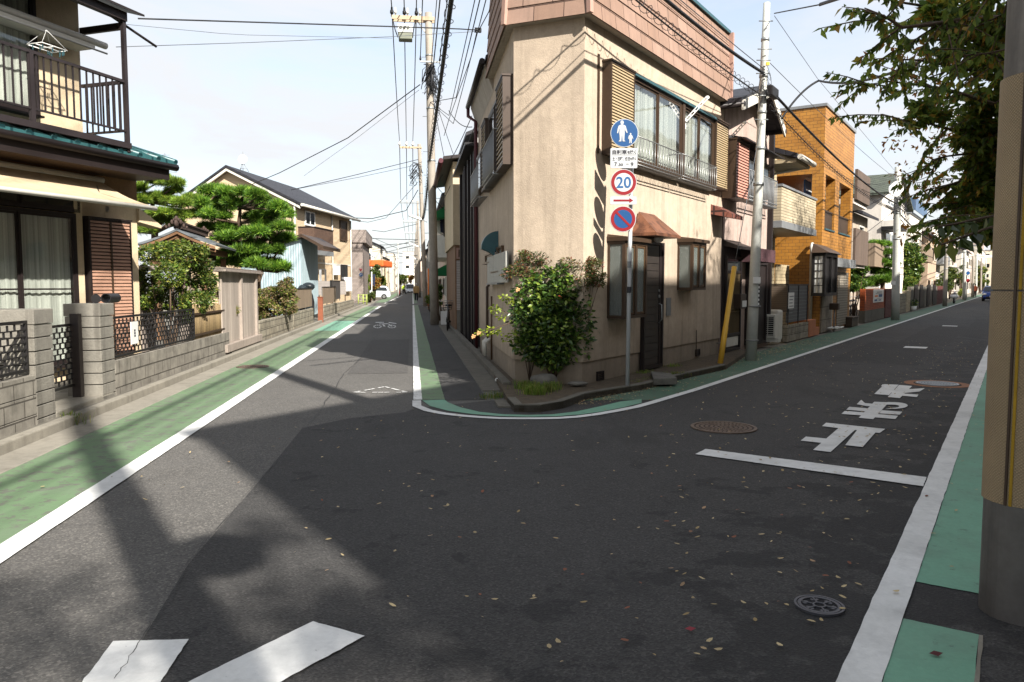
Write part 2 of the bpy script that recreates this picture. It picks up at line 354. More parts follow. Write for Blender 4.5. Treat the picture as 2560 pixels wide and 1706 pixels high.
M['dryhedge']=leafmat('dry_hedge_twigs','#6b5a42','#8a7355','#6b7036',.2,.7)
M['pine']=leafmat('pine_needles','#3a5418','#6c8828','#97a63a',.2,.6)
M['podo']=leafmat('yew_needles','#2a4a14','#5c8426','#8fae3c',.2,.5)
M['cherry']=leafmat('cherry_leaves','#40582a','#84963e','#a07832',.55,.5,.96)
M['yellowgreen']=leafmat('yellow_green_leaves','#5e7424','#97a33a',None,.35,.5)
M['autumn']=leafmat('autumn_leaves','#8a5a2c','#a8742f','#6b7a30',.3,.6)
M['litter']=leafmat('fallen_leaf','#8f7a50','#bcaa82','#7a4a34',.1,.7,.93)
# ---------- foliage ----------
def leaves(rs,blobs,n,size,aspect=.5,shell=.55,droop=.2,up=0,jit=.18,bend=.25):
    """n small folded leaves spread through ellipsoid blobs (cx,cy,cz,rx,ry,rz)"""
    B=np.array([b[:6] for b in blobs],float); wt=(B[:,3]*B[:,4]*B[:,5])**(2/3); wt/=wt.sum()
    k=rs.choice(len(B),n,p=wt); q=rs.normal(size=(n,3)); q/=np.linalg.norm(q,axis=1)[:,None]
    rr=shell+(1-shell)*rs.random(n)**.6; rr*=1+rs.normal(size=n)*jit*.5
    c=B[k,:3]+q*B[k,3:]*rr[:,None]
    a=rs.normal(size=(n,3)); a[:,2]=a[:,2]*.5-droop+up; a+=q*.6; a/=np.linalg.norm(a,axis=1)[:,None]
    w=np.cross(a,rs.normal(size=(n,3))); w/=np.linalg.norm(w,axis=1)[:,None]; nn=np.cross(a,w)
    L=size*(.6+.8*rs.random(n))[:,None]; W=L*aspect
    p0=c; p1=c+a*L*.5+w*W*.5+nn*L*bend*.3; p2=c+a*L; p3=c+a*L*.5-w*W*.5+nn*L*bend*.3
    V=np.stack([p0,p1,p2,p3],1).reshape(-1,3); return V
def leaf_mesh(name,V,m,parent,per=4):
    me=bpy.data.meshes.new(name); off=np.array(gloc(parent)) if parent is not None else np.zeros(3)
    V=V-off; n=len(V)//per
    me.vertices.add(len(V)); me.vertices.foreach_set('co',V.ravel().astype(np.float32))
    if per==4: idx=np.arange(n)[:,None]*4+np.array([0,1,2,0,2,3])[None,:]; idx=idx.reshape(-1); nl=3
    else: idx=np.arange(len(V)); nl=per
    nf=len(idx)//nl; me.loops.add(len(idx)); me.loops.foreach_set('vertex_index',idx.astype(np.int32))
    me.polygons.add(nf); me.polygons.foreach_set('loop_start',(np.arange(nf)*nl).astype(np.int32)); me.polygons.foreach_set('loop_total',np.full(nf,nl,dtype=np.int32))
    me.update(calc_edges=True); me.materials.append(m); o=bpy.data.objects.new(name,me); COL.objects.link(o); o.parent=parent; return o
def needles(rs,blobs,n,size,thin=.06,up=.5,shell=.3):
    """tufts: each a fan of slim needles"""
    B=np.array([b[:6] for b in blobs],float); wt=(B[:,3]*B[:,4]*B[:,5])**(2/3); wt/=wt.sum()
    k=rs.choice(len(B),n,p=wt); q=rs.normal(size=(n,3)); q[:,2]=np.abs(q[:,2])*.8-.1; q/=np.linalg.norm(q,axis=1)[:,None]
    c=B[k,:3]+q*B[k,3:]*(shell+(1-shell)*rs.random(n)**.6)[:,None]
    out=[]
    for j in range(6):
        a=rs.normal(size=(n,3))*.7+q*.9; a[:,2]+=up; a/=np.linalg.norm(a,axis=1)[:,None]
        w=np.cross(a,rs.normal(size=(n,3))); w/=np.linalg.norm(w,axis=1)[:,None]; L=size*(.7+.6*rs.random(n))[:,None]
        out.append(np.stack([c-w*L*thin,c+w*L*thin,c+a*L],1))
    return np.concatenate(out,0).reshape(-1,3)
def limb(b,p0,p1,r0,r1,rs,wob=.06,k=6):
    p0=np.array(p0,float); p1=np.array(p1,float); l=np.linalg.norm(p1-p0)
    pts=[p0+(p1-p0)*i/k+(rs.normal(size=3)*wob*l/k*(0 if i in (0,k) else 1.6)) for i in range(k+1)]
    b.tube(pts,[r0+(r1-r0)*i/k for i in range(k+1)],8); return pts
def clumps(rs,c,r,n,rb,flat=.7):
    """break one crown ellipsoid into n uneven clumps"""
    out=[]
    for i in range(n):
        q=rs.normal(size=3); q/=np.linalg.norm(q); q*=rs.random()**.4
        s=rb*(.6+.8*rs.random()); out.append((c[0]+q[0]*r[0],c[1]+q[1]*r[1],c[2]+q[2]*r[2],s,s,s*flat))
    return out
def bushy(name,label,cat,base,blobs,n,size,mats,seed,group=None,trunk=.04,aspect=.5,top=None,tname='stem'):
    rs=np.random.RandomState(seed); r=thing(name,base,label,cat,group)
    b=MB(); c=np.mean([q[:3] for q in blobs],0)
    for i in range(min(len(blobs),9)):
        q=blobs[i]; m=np.array(base)+(np.array(q[:3])-np.array(base))*.35+rs.normal(size=3)*.05
        b.tube([base,m,q[:3]],[trunk,trunk*.7,trunk*.25],6)
    b.build(tname,M['bark'],r)
    if not isinstance(mats,(list,tuple)): mats=[(mats,1)]
    for i,(m,fr) in enumerate(mats): leaf_mesh('foliage' if i==0 else 'foliage_tips',leaves(rs,blobs,int(n*fr),size,aspect),m,r)
    return r
# ---------- ground, roads and markings ----------
def sheet(name,pts,z,m,kind='structure',label=None,cat=None,th=0,group=None):
    b=MB(); b.poly([np.array([p[0],p[1],z]) for p in pts]); o=b.build(name,m,None,fixn=False)
    me=o.data
    if me.polygons[0].normal.z<0: me.flip_normals()
    if kind: o['kind']=kind
    if label: tag(o,label,cat,group)
    return o
def slab(name,pts,z0,z1,m,kind='structure',label=None,cat=None,bevel=.015):
    b=MB(); b.prism([np.array([p[0],p[1],z0]) for p in pts],(0,0,z1-z0)); o=b.build(name,m,None,bevel=bevel)
    if kind: o['kind']=kind
    if label: tag(o,label,cat)
    return o
sheet('ground',[(-900,-300),(900,-300),(900,1600),(-900,1600)],-.03,M['ground'])
E1=260.
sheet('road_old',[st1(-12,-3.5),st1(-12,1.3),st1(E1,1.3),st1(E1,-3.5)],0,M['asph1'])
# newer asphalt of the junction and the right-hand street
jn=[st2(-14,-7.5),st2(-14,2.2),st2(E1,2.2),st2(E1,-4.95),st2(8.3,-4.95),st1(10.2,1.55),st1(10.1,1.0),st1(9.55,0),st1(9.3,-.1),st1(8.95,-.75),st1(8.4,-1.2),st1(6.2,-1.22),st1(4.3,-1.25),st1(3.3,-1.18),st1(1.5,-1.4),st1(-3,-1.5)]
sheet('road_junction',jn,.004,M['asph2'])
sheet('road_right_margin',[st1(10.2,.99),st1(10.2,.40),st1(60,.40),st1(60,.99)],.0045,M['asph2'])
# concrete gutters
slab('gutter_left',[st1(-6,-3.72),st1(-6,-3.36),st1(70,-3.36),st1(70,-3.72)],-.02,.012,M['conc'])
slab('kerb_left',[st1(-6,-3.84),st1(-6,-3.72),st1(64,-3.72),st1(64,-3.84)],-.02,.11,M['conc'])
slab('pavement_left',[st1(-6,-7),st1(-6,-3.84),st1(64,-3.84),st1(64,-7)],-.02,.10,M['conc_dark'])
slab('gutter_right',[st1(11,1.0),st1(11,1.32),st1(62,1.32),st1(62,1.0)],-.02,.02,M['conc_dark'])
slab('kerb_right',[st1(11.1,1.32),st1(11.1,1.44),st1(62,1.44),st1(62,1.32)],-.02,.12,M['conc_dark'])
def rough(pts,amp=.0016,seed=1):
    rs=np.random.RandomState(int(abs(pts[0][0]*997+pts[0][1]*131))%9999); out=[]
    P=[np.array([p[0],p[1],0.]) for p in pts]
    for i,a in enumerate(P):
        c=P[(i+1)%len(P)]; l=np.linalg.norm(c-a); n=int(min(500,max(1,l/(.035 if l<4 else .13)))); t=(c-a)/max(l,1e-6); w=np.array([-t[1],t[0],0])
        for k in range(n): out.append(a+(c-a)*k/n+w*(rs.normal()*amp*(0 if k==0 else 1)))
    return out
def strip1(name,s0,s1,t0,t1,z,m,**k): return sheet(name,rough([st1(s0,t0),st1(s0,t1),st1(s1,t1),st1(s1,t0)],.003),z,m,**k)
def strip2(name,s0,s1,t0,t1,z,m,**k): return sheet(name,rough([st2(s0,t0),st2(s0,t1),st2(s1,t1),st2(s1,t0)],.002),z,m,**k)
strip1('green_lane_left',-6,34,-3.36,-2.42,.008,M['green_old']); strip1('green_lane_left',34.6,56.5,-3.36,-2.42,.008,M['green_old'])
strip1('green_patch_left',26.5,33.8,-3.36,-2.42,.010,M['green_new'])
strip1('green_lane_left',70,160,-3.36,-2.42,.008,M['green_old'])
strip1('green_lane_right',10.25,60,.11,.42,.009,M['green_old'])
strip1('green_lane_right',66,160,.11,.42,.009,M['green_old'])
def mark(name,pts,label,z=.013,m='white_new',cat='road marking',group=None): return sheet(name,rough(pts),z,M[m],None,label,cat,group=group)
mark('edge_line',[st1(-6,-2.45),st1(-6,-2.28),st1(57.4,-2.28),st1(57.4,-2.45)],'long white edge line beside the green lane on the left of the left street')
mark('edge_line',[st1(66,-2.45),st1(66,-2.3),st1(120,-1.5),st1(120,-1.65)],'white edge line of the left street beyond the side road',m='white_old')
mark('edge_line',[st1(10.25,0),st1(10.25,.115),st1(60,.115),st1(60,0)],'worn white edge line on the right of the left street',m='white_old')
mark('edge_line',[st1(64,0),st1(64,.115),st1(160,.115),st1(160,0)],'far worn white edge line beyond the walking person',m='white_old')
mark('stop_line',[st1(57.4,-2.35),st1(57.4,-6),st1(57.1,-6),st1(57.1,-2.35)],'thin white line across the mouth of the far side road',m='white_new')
# curved edge line round the corner (line width along the outer pixel curve)
cv=[(1031,1004),(1031,1018),(1060,1030),(1100,1038),(1150,1044),(1200,1048),(1250,1050.5),(1300,1051),(1350,1051),(1400,1050),(1450,1046.5),(1500,1040),(1550,1031),(1600,1021),(1632,1012)]
P=[g(x,y) for x,y in cv]+[st2(s,-3.83) for s in (10.8,14,20,40,90,150)]
def offset(P,w):
    out=[]
    for i in range(len(P)):
        t=P[min(i+1,len(P)-1)]-P[max(i-1,0)]; t/=np.linalg.norm(t); out.append(P[i]+np.array([-t[1],t[0],0])*(w[i] if isinstance(w,list) else w))
    return out
def band(name,P,Q,z,m,**k):
    b=MB(); n=len(P); b.add([np.array([*p[:2],z]) for p in P+Q],[(i,i+1,n+i+1,n+i) for i in range(n-1)]); o=b.build(name,m,None,fixn=False)
    if o.data.polygons[0].normal.z<0: o.data.flip_normals()
    if 'kind' in k: o['kind']=k['kind']
    else: tag(o,k['label'],k['cat'])
    return o
band('edge_line',P,offset(P,.115),.013,M['white_new'],label='white edge line curving round the corner and along the right street',cat='road marking')
gi=[(1111,1001),(1120,1008),(1150,1020),(1200,1032),(1260,1038),(1320,1039.5),(1380,1038),(1440,1031),(1500,1018),(1550,1006),(1604,999.8)]
GI=[g(x,y) for x,y in gi]; GO=[p for p in offset(P,.11)[1:]]
GO=[g(*q) for q in [(1056,1003),(1075,1017),(1120,1029),(1180,1037),(1250,1042.5),(1320,1044),(1390,1043),(1450,1038.5),(1510,1030),(1560,1020),(1604,1009)]]
band('green_lane_corner',GO,GI,.009,M['green_new'],kind='structure')
sheet('green_lane_street',[st2(9.2,-4.55),st2(9.6,-3.94),st2(11,-3.94),st2(11,-4.95),st2(8.9,-4.8)],.0085,M['green_dark'])
strip2('green_lane_street',11,150,-4.95,-3.94,.0085,M['green_dark'])
# right margin of the right street
mark('edge_line',[st2(-3,-.52),st2(-3,-.37),st2(36,-.37),st2(36,-.52)],'wide white edge line along the right side beside the covered pole')
strip2('green_lane_margin',4.39,40,-.37,.3,.008,M['green_new']); strip2('green_lane_margin',-3,3.86,-.37,-.07,.008,M['green_new'])
strip2('joint_strip',-3,3.86,-.07,-.055,.0085,M['conc'])
mark('stop_line',[g(1738,1139),g(1764,1126),g(2316,1197),g(2308,1220)],'white stop line across the right street before its lettering')
mark('crosswalk_mark',[g(283,1610),g(472,1605),g(400,1715),g(330,1800),g(135,1800),g(205,1715)],'short white bar at the bottom edge left of the longer slanted bar')
mark('crosswalk_mark',[g(783,1560),g(912,1597),g(713,1706),g(600,1770),g(360,1770),g(484,1706)],'long slanted white bar at the bottom edge right of the short bar')
# the three painted characters
def cp(x,y): return g(1680+x/2.674,900+y/2.674,.013)
def glyph(polys,label):
    b=MB()
    for i,p in enumerate(polys): b.poly([cp(*q)+UP*(.0003*i) for q in p])
    o=b.build('road_lettering',M['white_new'],None,fixn=False)
    for pl in o.data.polygons:
        if pl.normal.z<0: pl.flip()
    tag(o,label,'road lettering'); return o
glyph([[(1030,420),(1425,462),(1388,489),(1003,443)],[(1132,440),(1242,452),(1060,616),(943,602)],[(895,513),(1045,528),(1008,556),(860,540)],[(1252,452),(1378,466),(1275,583),(1158,570)]],'white painted character nearest the stop line, a bar with upright strokes')
def arc(cx,cy,rx,ry,a0,a1,n=12): return [(cx+rx*math.cos(R(a)),cy+ry*math.sin(R(a))) for a in np.linspace(a0,a1,n)]
glyph([[(1352,280),(1450,284),(1345,397),(1248,387)],[(1402,337),(1539,347),(1522,367),(1385,358)],[(1372,362),(1512,374),(1493,396),(1352,384)],[(1185,314),(1335,327),(1315,346),(1165,334)],[(1155,342),(1305,353),(1283,373),(1132,362)],
 [(1265,268),(1290,290),(1370,296),(1360,312),(1300,310),(1235,297)],
 [(1440,283)]+arc(1480,306,96,22,-80,80)+[(1425,330)]+arc(1470,311,50,11,90,-90,8)+[(1435,300)]],'white painted character in the middle, with a loop and crossbars')
glyph([[(1420,163),(1515,166),(1450,236),(1352,228)],[(1518,168),(1605,175),(1523,256),(1442,248)],[(1480,200),(1510,203),(1470,220),(1462,212)],[(1690,190),(1655,212),(1548,222),(1582,196)],[(1556,226),(1648,233),(1637,249),(1535,240)],[(1405,166),(1425,163),(1410,178),(1398,177)]],'white painted character farthest from the stop line, with spreading strokes')
# worn bicycle symbol and faint triangle on the left street
def c8(x,y,z=.014): return g(600+x/4.61,660+y/4.61,z)
b=MB()
for cx in (1585,1750):
    for i in range(10):
        a0,a1=R(i*36+4),R(i*36+30)
        b.poly([c8(cx+math.cos(a)*rx,722+math.sin(a)*ry) for a,rx,ry in ((a0,50,20),(a1,50,20),(a1,34,12),(a0,34,12))])
for q in ([(1600,690),(1700,686),(1720,694),(1610,697)],[(1640,700),(1660,700),(1680,722),(1655,722)],[(1560,672),(1660,670),(1655,678),(1565,679)],[(1715,672),(1805,685),(1800,692),(1712,680)],[(1700,690),(1715,690),(1760,722),(1740,722)]): b.poly([c8(*p) for p in q])
tag(b.build('bicycle_symbol',M['white_old'],None,fixn=False),'worn white bicycle symbol painted on the left street','road marking')
b=MB()
for p,q in (((1310,1480),(1670,1415)),((1670,1415),(1925,1479)),((1925,1479),(1310,1480))):
    A=c8(*p,z=.012); Bq=c8(*q,z=.012); t=(Bq-A)/np.linalg.norm(Bq-A); n=np.array([-t[1],t[0],0])*.022
    for k in range(9):
        if k%4==2: continue
        a=A+(Bq-A)*k/9; c=A+(Bq-A)*(k+.85)/9; b.poly([a-n,c-n*.8,c+n,a+n*.8])
tag(b.build('triangle_mark',M['white_old'],None,fixn=False),'faint worn white triangle painted before the corner','road marking')
for i,(s_,nm) in enumerate(((21.0,'nearer'),(33,'farther'))):
    mark('centre_dash',[st2(s_,-2.25),st2(s_,-1.75),st2(s_+.55,-1.75),st2(s_+.55,-2.25)],f'{nm} short white dash across the middle of the right street',m='white_new')
for a,b_,c,d in ((16.5,23,-3.2,-1.6),(23.02,33,-2.6,-1.4),(27,41,-1.38,-.6)): strip2('asphalt_patch',a,b_,c,d,.0055,M['patch'])
strip1('asphalt_patch',13.5,22,-1.15,-.1,.0035,M['patch2'])
# manholes
def manhole(c,r,label,kind,ring=None):
    t=thing('manhole_cover',c,label,'manhole cover')
    X=np.array([1,0,0]);Y=np.array([0,1,0]); z=np.array([c[0],c[1],.0])
    iron=MI[kind]
    b=MB(); b.ring(z+UP*.006,X,Y,r*.9,r,48,.012); b.build('rim',iron[0],t)
    b=MB(); b.disc(z+UP*.005,X,Y,r*.89,48,.007); b.build('lid',iron[1],t)
    b=MB()
    if kind=='spoke':
        b.ring(z+UP*.0125,X,Y,r*.72,r*.86,40,.005); b.ring(z+UP*.0125,X,Y,r*.2,r*.27,24,.005)
        for i in range(6):
            a=math.pi*i/3+.5; u=np.array([math.cos(a),math.sin(a),0]); w=np.array([-u[1],u[0],0])*r*.035
            b.prism([z+UP*.0125+u*r*.26-w,z+UP*.0125+u*r*.73-w,z+UP*.0125+u*r*.73+w,z+UP*.0125+u*r*.26+w],UP*.005)
            a+=math.pi/6; u=np.array([math.cos(a),math.sin(a),0]); w=np.array([-u[1],u[0],0])
            for k in (-.1,.1): b.prism([z+UP*.0125+u*r*(.42)+w*r*k*1.6,z+UP*.0125+u*r*.55+w*r*k,z+UP*.0125+u*r*.64+w*r*k*2.2,z+UP*.0125+u*r*.5+w*r*k*2.6],UP*.003)
    else:
        for j,(rr,n) in enumerate(((.8,40),(.66,32),(.52,26),(.38,18),(.24,11),(.1,5))):
            for i in range(n):
                a0=2*math.pi*(i+.12+(j%2)*.5)/n; a1=a0+2*math.pi*.74/n; r0=r*(rr-.045); r1=r*(rr+.045)
                b.prism([z+UP*.0125+np.array([math.cos(a),math.sin(a),0])*q for a,q in ((a0,r0),(a1,r0),(a1,r1),(a0,r1))],UP*.004)
    b.build('relief',iron[0],t)
    if ring:
        b=MB(); b.ring(z+UP*.0052,X,Y,r*1.12,ring,48,.003); b.build('rust_ring',M['rustring'],t)
    return t
M['rustring']=simple('rust_stained_concrete','#8a6249',.9,amt=.25,scale=8)
MI={'rust':(simple('rusty_iron','#6a5b50',.6,.4,.25,12),simple('rusty_iron_pit','#3a2e28',.8,.2,.2,12)),'spoke':(simple('cast_iron','#515156',.5,.5,.15,12),simple('cast_iron_pit','#17171a',.8,.2,.2,12)),'steel':(simple('worn_iron','#8d9093',.45,.5,.2,14),simple('worn_iron_pit','#55585c',.6,.3,.2,14))}
manhole(g(1809,1071),.35,'round rusty brown manhole cover in the middle of the junction','rust')
manhole(g(2048,1520),.115,'small dark manhole cover with six spokes near the bottom right','spoke')
manhole(g(2343,961),.30,'worn grey manhole cover with a rusty concrete ring beside the lettering','steel',.47)
manhole(g(632,918.5),.3,'dark manhole cover on the green lane of the left street','rust')
# crack and seam of the old patch
M['tar']=simple('tar_seam','#1c1b1a',.6)
def crack(pts,w,label,seed):
    rs=np.random.RandomState(seed); q=[]
    for a,c in zip(pts[:-1],pts[1:]):
        for i in range(7): q.append(a+(c-a)*i/7+np.array([*(rs.normal(size=2)*.008),0]))
    q.append(pts[-1]); q=[np.array([*p[:2],.0145]) for p in q]
    ww=[w*(.4+.9*rs.random()) for _ in q]
    b=MB(); o=offset(q,ww); n=len(q); b.add(q+o,[(i,i+1,n+i+1,n+i) for i in range(n-1)]); o=b.build('road_crack',M['tar'],None,fixn=False)
    if o.data.polygons[0].normal.z<0: o.data.flip_normals()
    o['kind']='structure'
crack([g(700,1145),g(652,1197),g(540,1330),g(468,1414),g(430,1500),g(380,1560),g(330,1640),g(285,1706)],.004,'',1)
crack([g(430,1094+0),g(330,1098),g(220,1104)],.004,'',2)
crack([g(955,822),g(905,895),g(860,935),g(830,985),g(790,1040),g(765,1070)],.008,'',3)
crack([st1(60,-1.2),st1(30,-1.25),st1(20,-1.2)],.012,'',5)
# fallen leaves: more of them towards the right side and along the kerb
def litter():
    rs=np.random.RandomState(3); C=[]
    for s,t,n in ((0,0,0),):
        pass
    n1=620; s=rs.uniform(2.6,24,n1); t=-.6-np.abs(rs.normal(size=n1))*1.0; C+=[st2(a,b)[:2] for a,b in zip(s,t) if b>-3.8]
    n2=230; s=rs.uniform(2.6,11,n2); t=rs.uniform(-6.5,-.6,n2); C+=[st2(a,b)[:2] for a,b in zip(s,t)]
    n3=120; s=rs.uniform(3,22,n3); t=rs.uniform(-.5,.5,n3); C+=[st2(a,b)[:2] for a,b in zip(s,t)]
    n4=1700; s=8.6+rs.random(n4)**1.3*14; t=-4.55-rs.random(n4)*.5+np.abs(rs.normal(size=n4))*.12; C+=[st2(a,b)[:2] for a,b in zip(s,t)]
    n5=600; s=rs.uniform(9.3,24,n5); t=-4.7+np.abs(rs.normal(size=n5))*.4; C+=[st2(a,b)[:2] for a,b in zip(s,t)]
    n6=160; s=rs.uniform(8.4,22,n6); t=rs.uniform(-4.6,-2.6,n6);  C+=[st2(a,b)[:2] for a,b in zip(s,t)]
    C=np.array(C); n=len(C); a=rs.uniform(0,6.28,n); L=(.019+.025*rs.random(n)); W=L*.55; c=np.cos(a); q=np.sin(a); z=.016+rs.random(n)*.006
    k1=rs.uniform(-.006,.014,n); k2=rs.uniform(-.004,.012,n)
    PT=lambda u,v,dz: np.stack([C[:,0]+c*L*u-q*W*v,C[:,1]+q*L*u+c*W*v,z+dz],1); kz=k1.clip(0); k3=k2.clip(0)
    V=np.stack([PT(-.5,0,kz),PT(-.24,-.42,.003+kz*.5),PT(.18,-.46,.003+k3*.4),PT(.5,0.04,k3),PT(.2,.44,.001+k3*.6),PT(-.22,.4,.001+kz*.6)],1).reshape(-1,3)
    o=leaf_mesh('fallen_leaves',V,M['litter'],None,6); tag(o,kind='stuff',label='yellow and brown fallen leaves scattered over the asphalt',cat='fallen leaves')
litter()
for (x,y,L,m,lab) in ((1726,1574,.05,'#7a1f2a','dark red fallen leaf lying alone on the asphalt'),(2340,1636,.06,'#4a1a1a','dark curled leaf on the green patch by the covered pole')):
    c=g(x,y,.018); b=MB(); b.add([c+np.array([-L/2,0,.004]),c+np.array([0,-L*.28,0]),c+np.array([L/2,0,.006]),c+np.array([0,L*.28,.008])],[(0,1,2),(0,2,3)])
    tag(b.build('fallen_leaf',simple('red_leaf',m,.6),None),lab,'leaf')
# ---------- shared builders for house parts ----------
def K(ox,oy,sc): return lambda x,y:(ox+x/sc,oy+y/sc)
K5=K(960,0,2.8); K6=K(1160,0,2.904); K7=K(1160,480,2.703); K8=K(1780,160,2.12); K4=K(900,560,3.017)
def span(F,a,b,o=0):
    """opposite corners seen in the photograph -> s0,s1,z0,z1 on plane F at offset o"""
    s0,z1=F.uv(*a,o); s1,z0=F.uv(*b,o); return min(s0,s1),max(s0,s1),min(z0,z1),max(z0,z1)
def shutter_box(F,root,s0,s1,z0,z1,o=.15,m='brown',ms='slat',pitch=.045,name='shutter_box',fill=.72):
    b=MB(); b.box(F,s0,s1,z0,z1,0,o-.02); b.box(F,s0,s0+.03,z0,z1,o-.02,o+.006); b.box(F,s1-.03,s1,z0,z1,o-.02,o+.006); b.box(F,s0+.03,s1-.03,z1-.03,z1,o-.02,o+.006); b.box(F,s0+.03,s1-.03,z0,z0+.03,o-.02,o+.006)
    b.box(F,s0-.015,s1+.015,z1+.002,z1+.03,0,o+.02); bx=b.build(name,M[m],root)
    b=MB(); z=z0+.045
    while z<z1-.05:
        b.hexa([F.p(s0+.031,z,o-.0195),F.p(s1-.031,z,o-.0195),F.p(s1-.031,z-.004,o+.004),F.p(s0+.031,z-.004,o+.004),F.p(s0+.031,z+pitch*fill,o-.0195),F.p(s1-.031,z+pitch*fill,o-.0195),F.p(s1-.031,z+pitch*(fill-.17),o-.004),F.p(s0+.031,z+pitch*(fill-.17),o-.004)]); z+=pitch
    b.build('louvre',M[ms],bx); return bx
def frame_rect(b,F,s0,s1,z0,z1,w,o0,o1):
    b.box(F,s0,s1,z1-w,z1,o0,o1); b.box(F,s0,s1,z0,z0+w,o0,o1); b.box(F,s0,s0+w,z0+w,z1-w,o0,o1); b.box(F,s1-w,s1,z0+w,z1-w,o0,o1)
def window(F,root,s0,s1,z0,z1,o=.08,n=2,m='brown',glassm='glass',curtain='curtain',w=.05,bars=0,name='window',sill=True):
    b=MB(); frame_rect(b,F,s0,s1,z0,z1,w,0,o)
    if sill: b.box(F,s0-.02,s1+.02,z0-.03,z0-.002,0,o+.05)
    fr=b.build(name,M[m],root)
    pw=(s1-s0-2*w)/n
    for i in range(n):
        a0=s0+w+pw*i; a1=a0+pw; oo=o-.03+(.018 if i%2 else 0)
        b=MB(); frame_rect(b,F,a0,a1,z0+w,z1-w,.035,oo-.015,oo+.004)
        for k in range(bars): zz=z0+w+(z1-z0-2*w)*(k+1)/(bars+1); b.box(F,a0+.035,a1-.035,zz-.012,zz+.012,oo-.012,oo+.003)
        sf=b.build('sash',M[m],fr)
        b=MB(); b.box(F,a0+.036,a1-.036,z0+w+.036,z1-w-.036,oo-.006,oo-.003); b.build('pane',M[glassm],fr)
    if curtain:
        b=MB(); nn=int((s1-s0-2*w)/.035)+2; pts=[]
        for i in range(nn+1):
            a=s0+w+.01+(s1-s0-2*w-.02)*i/nn; pts.append((a,.022+.009*math.sin(i*1.9)+.004*math.sin(i*.7)))
        vs=[F.p(a,z0+w+.02,q) for a,q in pts]+[F.p(a,z1-w-.01,q) for a,q in pts]; k=len(pts)
        b.add(vs,[(i,i+1,k+i+1,k+i) for i in range(k-1)],True); b.build('curtain',M[curtain],fr,fixn=False)
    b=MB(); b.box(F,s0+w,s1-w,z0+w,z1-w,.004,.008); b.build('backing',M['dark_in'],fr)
    return fr
def guard(F,root,s0,s1,z0,z1,o,m='alu',pitch=.115,r=.006,name='window_guard'):
    b=MB()
    for z in (z1,z0,z0+(z1-z0)*.12):
        b.tube([F.p(s0,z,o),F.p(s1,z,o)],r*1.5,6)
    for s in (s0,s1): b.tube([F.p(s,z1,o),F.p(s,z1,0)],r*1.3,6); b.tube([F.p(s,z0,o),F.p(s,z0,0)],r*1.3,6)
    s=s0
    while s<=s1+.001: b.tube([F.p(s,z1,o),F.p(s,z0+.05,o),F.p(s,z0,o-.05),F.p(s,z0,.01)],r,5); s+=pitch
    return b.build(name,M[m],root)
def pipe(root,pts,r,m,name='drainpipe',F=None,clips=0):
    b=MB(); b.tube(pts,r,10); return b.build(name,M[m],root)

# ---------- the wedge-shaped corner house ----------
EAVE=FC.uv(*K6(370,210))[1]
_,EAVE2=FA.uv(1600,128); EAVE=round((EAVE+FA.uv(1822,261)[1])/2,2)
SB=FA.uv(1802,700)[0]; SE=FD.uv(1197,700)[0]
SHE=FD.uv(1215,207,.14)[0]                    # cladding ends here on the left wall
PTOP=FA.uv(1821,81,.1)[1]
main=thing('corner_house',FC.p(LC/2,0),'beige stucco corner house with pinkish slate cladding, standing in the fork of the two streets','house')
pE=FD.p(SE,0); pB=FA.p(SB,0)
def wallsurf(b,F,a0,a1,z0,z1,th=.12): b.box(F,a0,a1,z0,z1,-th,0)
F0=.42
b=MB(); b.prism([FD.p(0,F0),FD.p(LC and 0,F0)][:1]+[FA.p(0,F0),FA.p(SB,F0),FD.p(SE,F0)],UP*(EAVE-F0+.0)); b.build('wall',M['stucco'],main)
b=MB(); i=.025
b.prism([FD.p(.03,0,-i),FA.p(.03,0,-i),FA.p(SB-.02,0,-i),FD.p(SE-.02,0,-i)],UP*(F0-.004)); b.build('foundation',M['found'],main)
# cladding band: chamfered ring with a slight batter, soffit below
def ringpts(o,z):
    # offset outline of left, chamfer and right faces
    def inter(F1,F2):
        p,d=F1.p(0,0,o),F1.d; q,e=F2.p(0,0,o),F2.d
        A=np.array([[d[0],-e[0]],[d[1],-e[1]]]); t=np.linalg.solve(A,(q-p)[:2]); return p+d*t[0]+UP*z
    return [FD.p(SHE,z,o),inter(FD,FC),inter(FC,FA),FA.p(SB+.02,z,o)]
o0,o1=.14,.06
lo=ringpts(o0,EAVE-.02); hi=ringpts(o1,PTOP)
inner=[FD.p(SHE,0,-.6),FA.p(SB+.02,0,-.6)]
bk=[FD.p(SHE,EAVE-.02,-.5),FA.p(SB+.02,EAVE-.02,-.5)]; bkh=[p+UP*(PTOP-EAVE+.02) for p in bk]
b=MB(); n=4
rows=int(round((PTOP-EAVE)/.255))
for r_ in range(rows):   # overlapping courses, each lip 12 mm proud
    za=EAVE-.02+(PTOP-EAVE+.02)*r_/rows; zb=EAVE-.02+(PTOP-EAVE+.02)*(r_+1)/rows
    oa=o0+(o1-o0)*r_/rows+.014; ob=o0+(o1-o0)*(r_+1)/rows
    A=ringpts(oa,za); Bq=ringpts(ob,zb); C=ringpts(oa-.03,za)
    b.add(A+Bq+C,[(i,i+1,5+i,4+i) for i in range(3)]+[(8+i,9+i,i+1,i) for i in range(3)])
clad=b.build('cladding',M['shingle'],main)
b=MB(); b.poly([lo[0],lo[1],lo[2],lo[3],bk[1],bk[0]]); b.poly([hi[0],hi[1],hi[2],hi[3],bkh[1],bkh[0]]); b.poly([lo[0],bk[0],bkh[0],hi[0]]); b.poly([lo[3],bk[1],bkh[1],hi[3]]); b.poly([bk[0],bk[1],bkh[1],bkh[0]])
b.build('cladding_core',M['stucco_side'],main,fixn=False)
